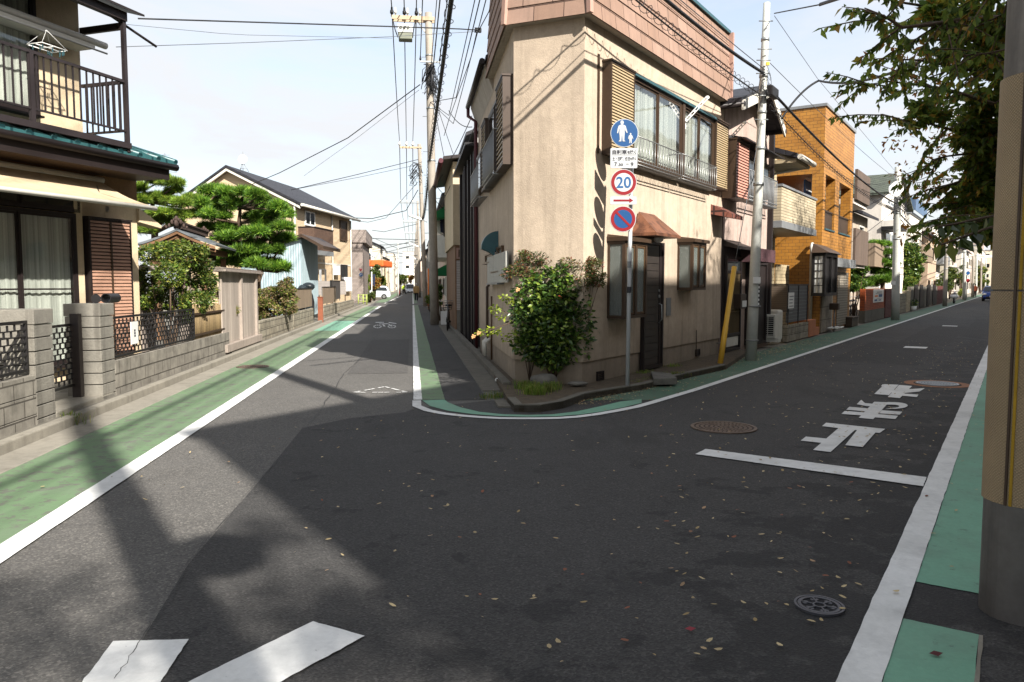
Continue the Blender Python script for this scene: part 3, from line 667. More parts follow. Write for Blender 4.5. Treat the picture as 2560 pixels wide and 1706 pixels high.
for a in (1,2): # corner cover strips
    b=MB(); b.tube([lo[a]+ (lo[a]-FC.p(LC/2,lo[a][2],-1))*.012,hi[a]+(hi[a]-FC.p(LC/2,hi[a][2],-1))*.012],.05,4,smooth=False); b.build('corner_trim',M['trim_pink'],main)
b=MB(); b.box(FA,SB-.02,SB+.05,EAVE-.05,PTOP+.02,-.3,.17); b.build('end_trim',M['trim_pink'],main)
b=MB(); t0=ringpts(.11,PTOP+.002); t1=[p+UP*.06 for p in t0]; t2=ringpts(-.1,PTOP+.002); t3=[p+UP*.06 for p in t2]
for i in range(3): b.hexa([t0[i],t0[i+1],t2[i+1],t2[i],t1[i],t1[i+1],t3[i+1],t3[i]])
b.build('coping',M['teal'],main)
# rear roof over the left wall with gutter
ge0=FD.uv(*K5(735,265),.45); ge1=FD.uv(*K5(615,780),.45)
GS1=SE+.12; GZ=5.56
b=MB(); zr=GZ+.08
b.hexa([FD.p(SHE-.3,zr,.17),FD.p(GS1,zr,.17),FD.p(GS1,zr+.7,-2.0),FD.p(SHE-.3,zr+.7,-2.0),FD.p(SHE-.3,zr+.06,.17),FD.p(GS1,zr+.06,.17),FD.p(GS1,zr+.76,-2.0),FD.p(SHE-.3,zr+.76,-2.0)])
b.build('roof',M['dkbrown'],main)
b=MB(); b.hexa([FD.p(SHE+.01,EAVE-.25,.003),FD.p(GS1,EAVE-.25,.003),FD.p(GS1,zr-.06,.16),FD.p(SHE+.01,zr-.06,.16),FD.p(SHE+.01,zr+.0,.003),FD.p(GS1,zr+.0,.003),FD.p(GS1,zr-.005,.16),FD.p(SHE+.01,zr-.005,.16)]); b.build('soffit',M['stucco_side'],main)
M['maroon']=simple('maroon_pipe','#4a2026',.45,.1)
b=MB(); b.tube([FD.p(SHE-.2,zr-.02,.23),FD.p(GS1,zr-.03,.23)],.055,8); b.build('gutter',M['dkbrown'],main)
pipe(main,[FD.p(GS1-.1,zr-.05,.23),FD.p(GS1-.1,zr-.25,.23),FD.p(SE-.12,zr-.4,.07),FD.p(SE-.12,.1,.07)],.04,'maroon')
# right wall: shutter boxes, window, guard
s0,z1=FA.uv(*K6(1070,440),.15); s1,_=FA.uv(*K6(1240,530),.15); _,z0=FA.uv(*K6(1070,1118),.15)
shutter_box(FA,main,s0,s1,z0,z1,.15)
b=MB(); b.box(FA,s0-.16,s0-.11,z0,z1+.08,.002,.02); b.build('wall_strip',M['brown'],main)
w0,wz1=FA.uv(*K6(1245,575),.1); w1,wz=FA.uv(*K6(1815,868),.1); _,wz0=FA.uv(*K6(1590,1290),.1)
wm,_=FA.uv(*K6(1585,750),.1)
WZ0=wz0; WZ1=(wz1+wz)/2
window(FA,main,s1+.01,wm-.02,WZ0,WZ1,.11,2,'brown2' if 0 else 'brown')
b=MB(); b.box(FA,wm-.018,wm+.09,WZ0,WZ1,0,.13); b.build('post',M['brown'],main)
window(FA,main,wm+.092,w1,WZ0,WZ1,.11,2,'brown')
b=MB(); b.box(FA,s1+.01,w1+.02,WZ1+.003,WZ1+.05,0,.16); b.build('window_head',M['teal'],main)
q0,qz1=FA.uv(*K6(1822,868),.15); q1,_=FA.uv(*K6(1922,925),.15); _,qz0=FA.uv(*K6(1915,1390),.15)
shutter_box(FA,main,w1+.01,q1,qz0,WZ1+.03,.15)
r0,rz1=FA.uv(*K6(1262,990),.27); r1_,_=FA.uv(*K6(1840,1215),.27); _,rz0=FA.uv(*K6(1262,1195),.27)
guard(FA,main,r0,(r0+r1_)/2-.02,rz0,rz1,.27); guard(FA,main,(r0+r1_)/2+.02,r1_,rz0,rz1,.27)
def hanger(F,a,bb,root,nm='laundry_arm'):
    p0=F.p(*F.uv(*a,.12),.12); u,z=F.uv(*bb,.45); p1=F.p(u,z,.45); d=p1-p0; l=np.linalg.norm(d); d/=l; w=np.cross(d,F.n); w/=np.linalg.norm(w)
    b=MB(); k=F.n-d*(F.n@d); k/=np.linalg.norm(k)
    W=w if 0 else F.d-d*(F.d@d); W/=np.linalg.norm(W); H=np.cross(d,W)
    def slabq(t0,t1,h0,h1): b.hexa([p0+d*t0+H*h0-W*.008,p0+d*t1+H*h0-W*.008,p0+d*t1+H*h0+W*.008,p0+d*t0+H*h0+W*.008,p0+d*t0+H*h1-W*.008,p0+d*t1+H*h1-W*.008,p0+d*t1+H*h1+W*.008,p0+d*t0+H*h1+W*.008])
    slabq(0,l,.018,.032); slabq(0,l,-.032,-.018)
    for i in range(6):
        t=l*i/5.2; slabq(t,t+l*.07,-.018,.018)
    b.ring(p0+d*l,H,d,.014,.034,16,.016)
    b.box(F,F.uv(*a,.12)[0]-.02,F.uv(*a,.12)[0]+.03,F.uv(*a,.12)[1]-.14,F.uv(*a,.12)[1]+.05,0,.12)
    return b.build(nm,M['white'],root)
hanger(FA,K6(1608,880),K6(1768,708),main)
# bay windows
def bay(a,bq,top,bot,o=.30):
    s0=a; s1=bq
    b=MB(); b.box(FA,s0-.03,s1+.04,top,top+.055,0,o+.05); b.hexa([FA.p(s0-.03,top+.057,0),FA.p(s1+.04,top+.057,0),FA.p(s1+.04,top+.057,o+.05),FA.p(s0-.03,top+.057,o+.05),FA.p(s0,top+.11,0),FA.p(s1,top+.11,0),FA.p(s1,top+.07,o),FA.p(s0,top+.07,o)])
    b.box(FA,s0,s1,bot,bot+.05,0,o); b.box(FA,s0,s1,top-.05,top-.002,0,o)
    for s in (s0,s1-.05): b.box(FA,s,s+.05,bot+.05,top-.05,o-.05,o)
    for s in (s0,s1-.04): b.box(FA,s,s+.04,bot+.05,top-.05,0,.04)
    m=(s0+s1)/2; b.box(FA,m-.03,m+.03,bot+.05,top-.05,o-.04,o)
    fr=b.build('bay_window',M['brown2'] if 0 else M['brown'],main)
    b=MB(); b.box(FA,s0+.015,s0+.02,bot+.05,top-.05,.04,o-.05); b.build('side_pane',M['frost'],fr)
    b=MB(); b.box(FA,s1-.02,s1-.015,bot+.05,top-.05,.04,o-.05); b.build('side_pane',M['frost'],fr)
    for x0,x1 in ((s0+.05,m-.03),(m+.03,s1-.05)):
        b=MB(); frame_rect(b,FA,x0+.01,x1-.01,bot+.06,top-.06,.03,o-.035,o-.012); b.build('sash',M['brown2'],fr)
        b=MB(); b.box(FA,x0+.041,x1-.041,bot+.091,top-.091,o-.028,o-.022); b.build('pane',M['frost'],fr)
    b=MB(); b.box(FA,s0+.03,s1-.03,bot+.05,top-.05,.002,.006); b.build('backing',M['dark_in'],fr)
    return fr
a0,tz=FA.uv(*K7(1090,330),.3); a1,_=FA.uv(*K7(1240,350),.3); _,bz=FA.uv(*K7(1090,858),.3); bay(a0,a1,tz,bz)
c0,tz2=FA.uv(*K7(1548,338),.3); c1,_=FA.uv(*K7(1640,345),.3); _,bz2=FA.uv(*K7(1548,664),.3); bay(c0,c1,tz2,bz2)
# door
M['doorp']=simple('door_slat','#2e2926',.45,0,.2,5)
e0=FA.uv(*K7(1190,1000))[0]; e1=FA.uv(*K7(1322,1000))[0]; ez0=FA.uv(*K7(1250,1192))[1]+.0; ez1=FA.uv(*K7(1310,345))[1]
b=MB(); b.box(FA,e0,e1,ez0,ez1,0,.035); frame_rect(b,FA,e0,e1,ez0,ez1,.05,.035,.07); b.box(FA,e1-.16,e1-.05,ez0+.05,ez1-.05,.035,.05); dj=b.build('door',M['dkbrown'],main)
b=MB(); z=ez0+.07
while z<ez1-.25: b.box(FA,e0+.055,e1-.2,z,z+.115,.036,.052); z+=.125
b.box(FA,e0+.055,e1-.2,ez1-.24,ez1-.06,.036,.05)
b.build('door_panel',M['doorp'],dj)
b=MB(); h=FA.uv(*K7(1295,800))[0]; b.tube([FA.p(h,ez0+1.12,.06),FA.p(h,ez0+1.1,.11),FA.p(h,ez0+.85,.12),FA.p(h,ez0+.78,.06)],.012,8); b.disc(FA.p(h,ez0+1.25,.055),FA.d,UP,.028,16,.02); b.disc(FA.p(h,ez0+1.35,.055),FA.d,UP,.02,16,.015); b.build('handle',M['galv'],dj)
# copper door canopy with lamp
k0,kz1=FA.uv(*K7(1245,172),.0); k1,_=FA.uv(*K7(1375,230),.0)
f0,fz=FA.uv(*K7(1300,272),.42); f1,_=FA.uv(*K7(1458,274),.42)
fL=FA.p(f0,fz,.42); fR=FA.p(f1,fz,.42); wL=FA.p(f0-.02,fz,0); wR=FA.p(f1+.02,fz,0); tL=FA.p(f0+.18,fz+.36,.03); tR=FA.p(f1-.18,fz+.36,.03)
b=MB(); b.add([fL,fR,wR,wL,tL,tR],[(0,1,5,4),(1,2,5),(3,0,4),(2,3,4,5),(3,2,1,0)])
b.box(FA,f0-.02,f1+.02,fz-.05,fz-.003,0,.43); b.build('door_canopy',M['copper'],main)
lx,lz=FA.uv(*K7(1308,318),.18)
b=MB(); b.ball(FA.p(lx,lz,.2),.085,16,10,(1,1,.8)); lm=b.build('porch_lamp',M['white'],main)
b=MB(); b.disc(FA.p(lx,lz+.07,.2)+0,FA.d,FA.n,.05,16,.05); b.box(FA,lx-.02,lx+.02,lz+.06,lz+.1,0,.2); b.build('bracket',M['grey'],lm)
sp=span(FA,K7(1366,716),K7(1392,835)); b=MB(); b.box(FA,sp[0],sp[1],sp[2],sp[3],0,.02); b.build('meter_plate',M['grey'],main)
# nameplate and small vents
s_,z_=FA.uv(*K7(1339,540)); b=MB(); b.box(FA,s_-.05,s_+.05,z_-.13,z_+.13,0,.015); b.build('nameplate',M['white'],main)
for (x,y) in ((925,1243),(1583,1086)):
    s_,z_=FA.uv(*K7(x,y)); b=MB(); frame_rect(b,FA,s_-.11,s_+.11,z_-.07,z_+.07,.012,-.03,.004)
    for k in range(4): b.box(FA,s_-.1,s_+.1,z_-.05+k*.028,z_-.038+k*.028,-.03,.0)
    b.build('foundation_vent',M['dkbrown'],main)
s_,z_=FA.uv(*K7(1565,935)); pipe(main,[FA.p(s_,z_,.02),FA.p(s_,z_-.5,.02)],.008,'brown','conduit')
# left wall details
def lw(x5,y5,o): return FD.uv(*K5(x5,y5),o)
def louv(s0,s1,z0,z1,o): shutter_box(FD,main,min(s0,s1),max(s0,s1),z0,z1,o,pitch=.075,fill=.5)
a,z1=lw(833,530,.15); bq,_=lw(786,690,.15); _,z0=lw(833,1150,.15); louv(a,bq,z0,z1,.15)
a2,_=lw(735,900,.08); 
window(FD,main,bq+.01,a2,z0+.05,z1-.0,.1,2,'brown',curtain=None)
a3,_=lw(683,1000,.15); louv(a2+.01,a3,z0,z1-.05,.15)
guard(FD,main,bq-.05,a2+.05,z0-.02,z0+.7,.2)
window(FD,main,a3+.25,SE-.35,z0+.2,z1-.3,.08,2,'brown',curtain=None); guard(FD,main,a3+.25,SE-.3,z0-.05,z0+.6,.2)
# teal vent hood
s_,z1=FD.uv(*K7(190,268),.1); _,z0=FD.uv(*K7(190,400),.1)
prof=[]; 
for i in range(9): aa=math.pi/2*i/8; prof.append((z1-.02-(.26)*(1-math.cos(aa)) , .30*math.sin(aa)))
outl=[(z1,0)]+[(z1-.30*(1-math.cos(math.pi/2*i/8)),.30*math.sin(math.pi/2*i/8)) for i in range(1,9)]+[(z1-.31-0.0,.30),(z1-.33,.25)]+[(z1-.33-.12*(i/5),.25-.18*math.sin(math.pi/2*i/5)) for i in range(1,6)]+[(z0,.06),(z0,0)]
b=MB(); b.prism([FD.p(s_+.12,z,o) for z,o in outl],FD.d*-.24); b.build('vent_hood',M['teal'],main)
for (xa,ya,xb,yb) in ((157,425,207,470),(217,385,271,590)):
    sp=span(FD,K7(xa,ya),K7(xb,yb)); window(FD,main,sp[0],sp[1],sp[3]-.42 if yb>500 else sp[2],sp[3],.05,1 if yb<500 else 2,'brown2','frost',None,.03)
sp=span(FD,K7(122,445),K7(238,612),.2); M['corr']=lined('corrugated_panel','#a9a8a0','#6f6e68',.07,.4,'u',.6,.01,.05,.2)
b=MB(); b.box(FD,sp[0],sp[1],sp[2],sp[3],.06,.1); b.build('window_screen',M['corr'],main)
sa,_=FD.uv(*K7(270,612),0); b=MB(); b.box(FD,sa,sp[1],sp[2]-.03,sp[2]-.003,0,.12); b.build('screen_shelf',M['grey'],main)
s_,z_=FD.uv(*K7(160,625),.04); pipe(main,[FD.p(s_,z_,.0),FD.p(s_,z_-.05,.05),FD.p(s_,.55,.05),FD.p(s_,.45,0.0)],.03,'brown','waste_pipe')
s_,z_=FD.uv(*K7(186,705),.04); pipe(main,[FD.p(s_,z_,.04),FD.p(s_,.14,.04)],.018,'brown2','waste_pipe')
b=MB(); s_,z_=FD.uv(*K7(145,1050),.1)
for k in (0,.2,.38): b.tube([FD.p(s_+k,.5,.0),FD.p(s_+k,.42,.1),FD.p(s_+k,.16,.1)],.035,8)
b.build('drain_elbow',M['offwhite'],main)
# planting corner: raised kerb, soil
cp7=lambda x,y,z=.1: g(*K7(x,y),z)
kp=[cp7(350,1385),cp7(395,1432),cp7(480,1428),cp7(620,1408),cp7(765,1358),cp7(1000,1318),cp7(1170,1292),cp7(1440,1225),cp7(1730,1165)]
b=MB(); wd=.11
kq=offset(kp,-wd)
for i in range(len(kp)-1): b.hexa([kp[i]*[1,1,0],kp[i+1]*[1,1,0],kq[i+1]*[1,1,0],kq[i]*[1,1,0],kp[i],kp[i+1],kq[i+1],kq[i]])
E_=cp7(0,1085); E2_=cp7(0,1060)
kk=b.build('planter_kerb',M['conc_dark'],None,bevel=.01); kk['kind']='structure'
pl=[np.array([*p[:2],0]) for p in ([FD.p(3,0)]+[FD.p(3,0,.12)]+[kq[0],kq[1],kq[2],kq[3],kq[4],kq[5],kq[6],kq[7],kq[8]]+[FA.p(7.5,0,.3),FA.p(7.5,0,-.05),FA.p(0,0,-.05),FD.p(0,0,-.05)])]
slab('planting_soil',[p[:2] for p in pl],-.01,.085,M['soil'],bevel=0)
# front step stone
b=MB(); st=[g(*K7(*q),.14) for q in ((1262,1212),(1400,1225),(1440,1258),(1280,1262))]
b.prism([p-UP*.1 for p in st],UP*.1); tag(b.build('step_stone',M['rock'],None,bevel=.012),'flat dark stone step lying before the front door of the corner house','step')
# corner shrubs
cb=g(*K7(600,1290),.09)
rr_=lambda x,y,d=0: aty(*K7(x,y),cb[1]+d)
bl=[]
for (x,y,rx) in ((560,620,.28),(680,640,.24),(460,700,.3),(600,760,.42),(720,760,.3),(480,880,.36),(640,900,.48),(770,880,.24),(560,1020,.42),(700,1030,.36),(430,1020,.26),(610,1130,.22),(500,1120,.14),(720,1120,.16),(660,560,.2),(400,800,.2),(790,980,.15)):
    p=rr_(x,y,-.05+rnd.uniform(-.12,.1)); bl.append((p[0],p[1],p[2],rx,rx*.8,rx*.75))
bushy('camellia_bush','dense glossy dark green camellia bush in front of the chamfered corner wall','bush',cb,bl,7600,.076,M['camellia'],5,trunk=.035,aspect=.52)
nb=[]
for (x,y,rx) in ((430,430,.13),(500,450,.2),(570,480,.2),(390,490,.14),(330,530,.13),(520,540,.2),(440,560,.16),(400,410,.08),(600,440,.08),(290,560,.08)):
    p=rr_(x,y,.1); nb.append((p[0],p[1],p[2],rx,rx*.7,rx*.5))
bushy('nandina_shrub','reddish feathery nandina above the left side of the camellia','shrub',cb+np.array([-.35,.15,0]),nb,3600,.042,M['nandina'],6,trunk=.008,aspect=.35)
nb=[]
for (x,y,rx) in ((760,500,.2),(840,500,.2),(800,590,.22),(880,570,.16),(910,620,.1),(700,470,.12),(740,650,.2),(890,480,.09),(930,570,.08),(860,460,.08)):
    p=rr_(x,y,-.1); nb.append((p[0],p[1],p[2],rx,rx*.7,rx*.5))
bushy('nandina_shrub','olive feathery nandina leaning right towards the first bay window','shrub',cb+np.array([.35,.0,0]),nb,4600,.042,M['nandina'],8,trunk=.008,aspect=.35)
# rose branch with pale flowers leaning over the gutter
rb=thing('rose_bush',cb+np.array([-.5,.1,0]),'thin rose branches with pale yellow flowers reaching left from the camellia','bush')
b=MB(); ends=[(330,880,-.1),(210,940,-.25),(60,980,-.4)]
b.tube([cb+np.array([-.2,0,.3]),rr_(400,860,-.1),rr_(300,890,-.2),rr_(200,925,-.3),rr_(70,965,-.4)],[.012,.009,.007,.005,.003],6)
b.tube([rr_(380,870,-.1),rr_(260,800,-.1),rr_(190,790,-.15)],[.008,.006,.003],6); b.tube([rr_(360,850,0),rr_(300,730,0),rr_(270,705,0)],[.008,.006,.003],6); b.tube([rr_(380,960,0),rr_(300,960,0),rr_(280,1010,0)],[.008,.006,.003],6)
b.build('stem',M['bark'],rb)
rs=np.random.RandomState(12); q=[]
for (x,y,r_) in ((150,945,.1),(195,930,.08),(110,955,.07),(200,795,.09),(230,800,.06),(275,712,.07),(310,740,.06),(290,1000,.08),(330,960,.09),(260,850,.06),(240,950,.05)):
    p=rr_(x,y,-.25); q.append((p[0],p[1],p[2],r_,r_,r_*.5))
leaf_mesh('foliage',leaves(rs,q,230,.05,.6),M['yellowgreen'],rb)
M['petal']=simple('pale_petal','#b98e5e',.6); M['petalred']=simple('coral_petal','#c0503c',.6)
for (x,y,m_) in ((62,978,'petal'),(98,955,'petal'),(362,662,'petal'),(645,715,'petalred')):
    c=rr_(x,y,-.42 if x<300 else -.35); b=MB()
    for k in range(9):
        a=k*2.4; r_=.008+.0035*k; u=np.array([math.cos(a),-.3,math.sin(a)]); b.ball(c+u*r_*.8,.013,6,4,(1,.6,1))
    b.build('flower',M[m_],rb)
# rock, grass tufts
def rock(c,r,label,sc=(1.2,.8,.7),seed=1):
    b=MB(); b.ball(c,r,18,12,sc); rs=np.random.RandomState(seed)
    v=np.array(b.v); d=v-np.array(c); k=np.sin(d@rs.normal(size=3)/r*2.2)*.1+np.sin(d@rs.normal(size=3)/r*4)*.06+1; b.v=[tuple(x) for x in (np.array(c)+d*k[:,None])]
    return tag(b.build('rock',M['rock'],None),label,'rock')
rock(g(*K7(545,1308),.1)+UP*.06,.17,'rough grey rock at the foot of the camellia bush')
rock(g(*K7(770,1310),.1)+UP*.03,.1,'flat pale stone right of the camellia trunk',(1.5,.8,.35),4)
def tuft(pts,n,h,label,seed,name='grass_tuft'):
    rs=np.random.RandomState(seed); V=[]
    for k in range(n):
        c=np.array(pts[rs.randint(len(pts))])+np.array([rs.normal()*.07,rs.normal()*.05,0]); a=rs.uniform(0,6.28); L=h*(.4+.8*rs.random()); d=np.array([math.cos(a),math.sin(a),0]); w=np.array([-d[1],d[0],0])*.0035
        m=c+d*L*.3+UP*L*.8; e=c+d*L*.8+UP*L*.85; V+= [c-w,c+w,m+w*.7,m-w*.7, m-w*.7,m+w*.7,e,e]
    o=leaf_mesh(name,np.array(V),M['grass'],None); return tag(o,label,'grass',kind='stuff')
tuft([g(*K7(x,y),.085) for x,y in ((440,1335),(480,1345),(520,1350),(560,1350),(600,1335),(400,1330),(500,1370),(450,1365))],1100,.13,'fresh green grass inside the planter kerb under the bush',1)
tuft([g(*K7(x,y),.0) for x,y in ((190,1390),(220,1380),(250,1392),(170,1400))],220,.08,'dry grass tuft on the gutter left of the planter kerb',2)
tuft([g(*K7(x,y),.0) for x,y in ((440,1445),(480,1450),(520,1440))],260,.07,'low grass growing outside the planter kerb tip',3)
tuft([g(*K7(x,y),.0) for x,y in ((1150,1318),(1190,1312),(1230,1300),(1270,1292),(1180,1322),(1290,1285))],900,.10,'low grass between the sign post and the step stone',4)
tuft([g(*K7(x,y),.05) for x,y in ((1400,1195),(1430,1190),(1420,1250),(1450,1245),(1200,1240),(1230,1235))],420,.09,'small weeds beside the step stone',5)
# low concrete pad left of planter
slab('gutter_pad',[g(*K7(205,1405),.03)[:2],g(*K7(350,1400),.03)[:2],g(*K7(395,1450),.03)[:2],g(*K7(230,1445),.03)[:2]],-.01,.03,M['conc_dark'])
b=MB(); b.ball(g(*K7(232,1284),.03)+UP*.03,.05,10,8,(1.1,.8,.7)); b.build('x',M['white'],None); o=bpy.data.objects['x']; o.name='plastic_scrap'; tag(o,'small crumpled white scrap lying on the right gutter','litter')

# ---------- traffic sign post ----------
SB_=g(*K7(1103,1355)); SD=SB_[1]
# the post leans a little towards the wall
def sgn(x,y,dy=0): return aty(x,y,SD+dy)
sp_=thing('traffic_sign_post',SB_,'white sign post with five stacked traffic signs beside the corner house','sign post')
top=sgn(1579,385,.28); b=MB(); b.tube([SB_,top],.030,14); b.build('post',M['signwhite'],sp_)
TN=np.array([0,-1.,0]); TX=np.array([1.,0,0])
def shp(name,mat,fn): b=MB(); fn(b); return b.build(name,M[mat],sp_,fixn=False)
def lean(z): return SD+.28*(z/4.2)-.06
def signdisc(cx,cy,rpx,mats):
    c=sgn(cx,cy,.1); c=aty(cx,cy,lean(c[2])); r=rpx/FPX*c[1]*1.0
    par=sp_
    b=MB(); b.disc(c+np.array([0,.012,0]),TX,UP,r,48,.012); base=b.build('sign_plate',M[mats[0]],sp_)
    y=-.002
    for frac,m_ in mats[1:]:
        b=MB(); b.disc(c+np.array([0,y,0]),TX,UP,r*frac,48); b.build('sign_face',M[m_],base,fixn=False); y-=.0015
    return c,r,base
# text helper: letters as flat meshes
def text(body,c,h,mat,parent,wmax=None,X=TX,Z=UP,Nn=TN,bold=.0,name='lettering',sx=1):
    cu=bpy.data.curves.new(name,'FONT'); cu.body=body; cu.align_x='CENTER'; cu.align_y='CENTER'; cu.size=1; cu.offset=bold; cu.resolution_u=3
    o=bpy.data.objects.new('t',cu); COL.objects.link(o); dg=bpy.context.evaluated_depsgraph_get(); dg.update()
    me=bpy.data.meshes.new_from_object(o.evaluated_get(dg)); bpy.data.objects.remove(o)
    v=np.empty(len(me.vertices)*3); me.vertices.foreach_get('co',v); v=v.reshape(-1,3)
    lo_,hi_=v.min(0),v.max(0); v=v-(lo_+hi_)/2; k=h/(hi_[1]-lo_[1]); kx=k*sx
    if wmax: kx=wmax/(hi_[0]-lo_[0])
    P=np.array(c)[None,:]+v[:,:1]*kx*X[None,:]+v[:,1:2]*k*Z[None,:]-np.array(gloc(parent))[None,:]
    me.vertices.foreach_set('co',P.ravel()); me.update(); me.materials.clear(); me.materials.append(M[mat])
    ob=bpy.data.objects.new(name,me); COL.objects.link(ob); ob.parent=parent; return ob
c,r,base=signdisc(1561,333,34.3,['signgrey',(.99,'signwhite'),(.955,'blue')])
def person_glyph(b,cx,cz,s,c,y):
    def P(x,z): return c+np.array([cx+x*s,y,cz+z*s])
    b.poly([P(.0+.095*math.cos(a),.46+.115*math.sin(a)) for a in np.linspace(0,6.28,18)[:-1]])
    b.poly([P(x,z) for x,z in ((-.1,.33),(-.2,.27),(-.25,.1),(-.28,-.12),(-.22,-.14),(-.17,.06),(-.14,.12),(-.15,-.1),(-.13,-.3),(-.12,-.52),(-.2,-.58),(-.04,-.58),(-.03,-.5),(0,-.14),(.03,-.5),(.04,-.58),(.2,-.58),(.13,-.52),(.14,-.3),(.15,-.1),(.14,.12),(.17,.04),(.27,-.13),(.31,-.1),(.25,.1),(.2,.27),(.1,.33),(.0,.35))])
b=MB(); person_glyph(b,-.035*r/.2-.0,.03,r*1.28,c,-.008); person_glyph(b,.44*r,-.36*r,r*.62,c,-.0085); b.build('pictogram',M['signwhite'],base,fixn=False)
def plate(x0,y0,x1,y1,rd=.02):
    p=sgn((x0+x1)/2,(y0+y1)/2); Y=lean(p[2]); a=aty(x0,y0,Y); q=aty(x1,y1,Y); X0,X1,Z0,Z1=a[0],q[0],q[2],a[2]
    pts=[]
    for (cx,cz,a0) in ((X1-rd,Z1-rd,0),(X0+rd,Z1-rd,90),(X0+rd,Z0+rd,180),(X1-rd,Z0+rd,270)):
        for k in range(5): t_=R(a0+k*22.5); pts.append(np.array([cx+rd*math.cos(t_),Y,cz+rd*math.sin(t_)]))
    b=MB(); b.prism(pts,(0,.01,0)); base=b.build('sign_plate',M['signgrey'],sp_)
    cc=np.array([(X0+X1)/2,Y,(Z0+Z1)/2]); k=.975
    b=MB(); b.poly([cc+(p-cc)*np.array([k,1,k])+np.array([0,-.0015,0]) for p in pts]); b.build('sign_face',M['signwhite'],base,fixn=False)
    return cc,X1-X0,Z1-Z0,base
cc,w_,h_,base=plate(1526,370.5,1593.5,421)
Z=lambda f: cc+np.array([0,-.004,h_*f])
text('自転車',Z(.30)+TX*(-w_*.16),h_*.22,'ink',base,w_*.53,bold=.03); text('を',Z(.29)+TX*(w_*.175),h_*.15,'ink',base,w_*.11,bold=.03); text('除く',Z(.30)+TX*(w_*.34),h_*.2,'ink',base,w_*.22,bold=.03)
b=MB(); b.poly([Z(.15)+TX*(-w_*.44),Z(.15)+TX*(w_*.44),Z(.165)+TX*(w_*.44),Z(.165)+TX*(-w_*.44)]); b.build('rule_line',M['ink'],base,fixn=False)
text('土・日曜、休日',Z(-.03)+TX*(-w_*.1),h_*.2,'ink',base,w_*.64,bold=.03); text('を',Z(-.04)+TX*(w_*.265),h_*.12,'ink',base,w_*.07,bold=.03); text('除く',Z(-.03)+TX*(w_*.38),h_*.17,'ink',base,w_*.15,bold=.03)
text('7',Z(-.31)+TX*(-w_*.30),h_*.21,'ink',base,w_*.1,bold=.035); text('.30',Z(-.33)+TX*(-w_*.13),h_*.14,'ink',base,w_*.2,bold=.035)
b=MB(); b.poly([Z(-.31)+TX*(w_*.08),Z(-.31)+TX*(w_*.18),Z(-.28)+TX*(w_*.18),Z(-.28)+TX*(w_*.08)]); b.build('dash',M['ink'],base,fixn=False)
text('9',Z(-.31)+TX*(w_*.30),h_*.21,'ink',base,w_*.1,bold=.035)
c,r,base=signdisc(1559,456.5,32.6,['signgrey',(.985,'signwhite'),(.95,'red'),(.70,'signwhite')])
text('20',c+np.array([0,-.009,0]),r*.86,'inkblue',base,r*1.12,bold=.015)
cc,w_,h_,base=plate(1525,491.5,1592,512,.018)
b=MB(); y=cc[1]-.004; P_=lambda x,z: np.array([cc[0]+x*w_,y,cc[2]+z*h_]); b.poly([P_(-.37,-.12),P_(.22,-.12),P_(.22,-.3),P_(.37,.0),P_(.22,.3),P_(.22,.12),P_(-.37,.12)]); b.build('arrow',M['red'],base,fixn=False)
c,r,base=signdisc(1557.5,548,32.2,['signgrey',(.985,'signwhite'),(.95,'red'),(.70,'blue')])
b=MB(); d=np.array([.707,0,-.707]); n_=np.array([.707,0,.707]); y=np.array([0,-.009,0]); b.poly([c+y+d*r*.74+n_*r*.085,c+y-d*r*.74+n_*r*.085,c+y-d*r*.74-n_*r*.085,c+y+d*r*.74-n_*r*.085]); b.build('slash',M['red'],base,fixn=False)
for yy,hh,m_ in ((662,12,'grey'),(725,10,'ink')):
    p=sgn(1573,yy,.05); b=MB(); b.tube([p-UP*.045,p+UP*.045],.032,14,cap=False); b.build('sticker',M[m_],sp_)
b=MB()
for yy in (333,395,456,502,548):
    p=sgn(1576,yy); Y=lean(p[2]); p=aty(1576,yy,Y+.03); b.box(Frame((p[0],p[1]),(1,0,0),(0,-1,0)),-.02,.02,p[2]-.02,p[2]+.02,-.05,.02)
b.build('clamp',M['galv'],sp_)
# ================= left side of the left street =================
KA=K(0,0,2.8); KB=K(0,400,1.96); K3=K(320,380,3.135); K9=K(640,400,3.919); K46=K(600,660,4.61)
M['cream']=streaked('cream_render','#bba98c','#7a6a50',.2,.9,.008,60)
M['cream_shade']=streaked('shaded_cream_render','#75593c','#4a3826',.3,.9,.02,30)  # cream render turned brown, with the eave shade put into its colour
M['tealtile']=bricks('teal_roof_tile','#2c5557','#27494b','#123236',.3,.25,.02,.4,0,.03,.12)
M['darkroof']=bricks('dark_roof_slate','#26252a','#1f1e23','#0e0e10',.9,.2,.012,.55,.5,.012,.15)
M['awn']=streaked('awning_cloth','#b09d80','#6a5a40',.25,.9,.001,200)
M['cmu']=bricks('concrete_block','#7f7a70','#736e65','#454039',.39,.19,.008,.9,.5,.006,.14,.55)
M['cmu_old']=bricks('stained_concrete_block','#8f8878','#7d7565','#3f3a30',.39,.19,.008,.9,.5,.006,.18,.8)
M['plank']=lined('weathered_planks','#9a8f84','#4a433c',.16,.06,'u',.9,.006,.16,.35)
M['plankh']=streaked('weathered_beam','#8c8177','#4a433c',.4)
F3=Frame((-6.36,13.0),(.309,.951),(.951,-.309))
h1=thing('beige_house',F3.p(-4,0),'beige two-storey house with brown balcony, cloth awning and slatted shutters at the left edge','house')
gz=F3.uv(*KA(1100,1150),.7)[1]; ez=gz-.12
b=MB(); b.box(F3,-11,0,0,ez,-6,0); b.build('wall',M['cream'],h1)
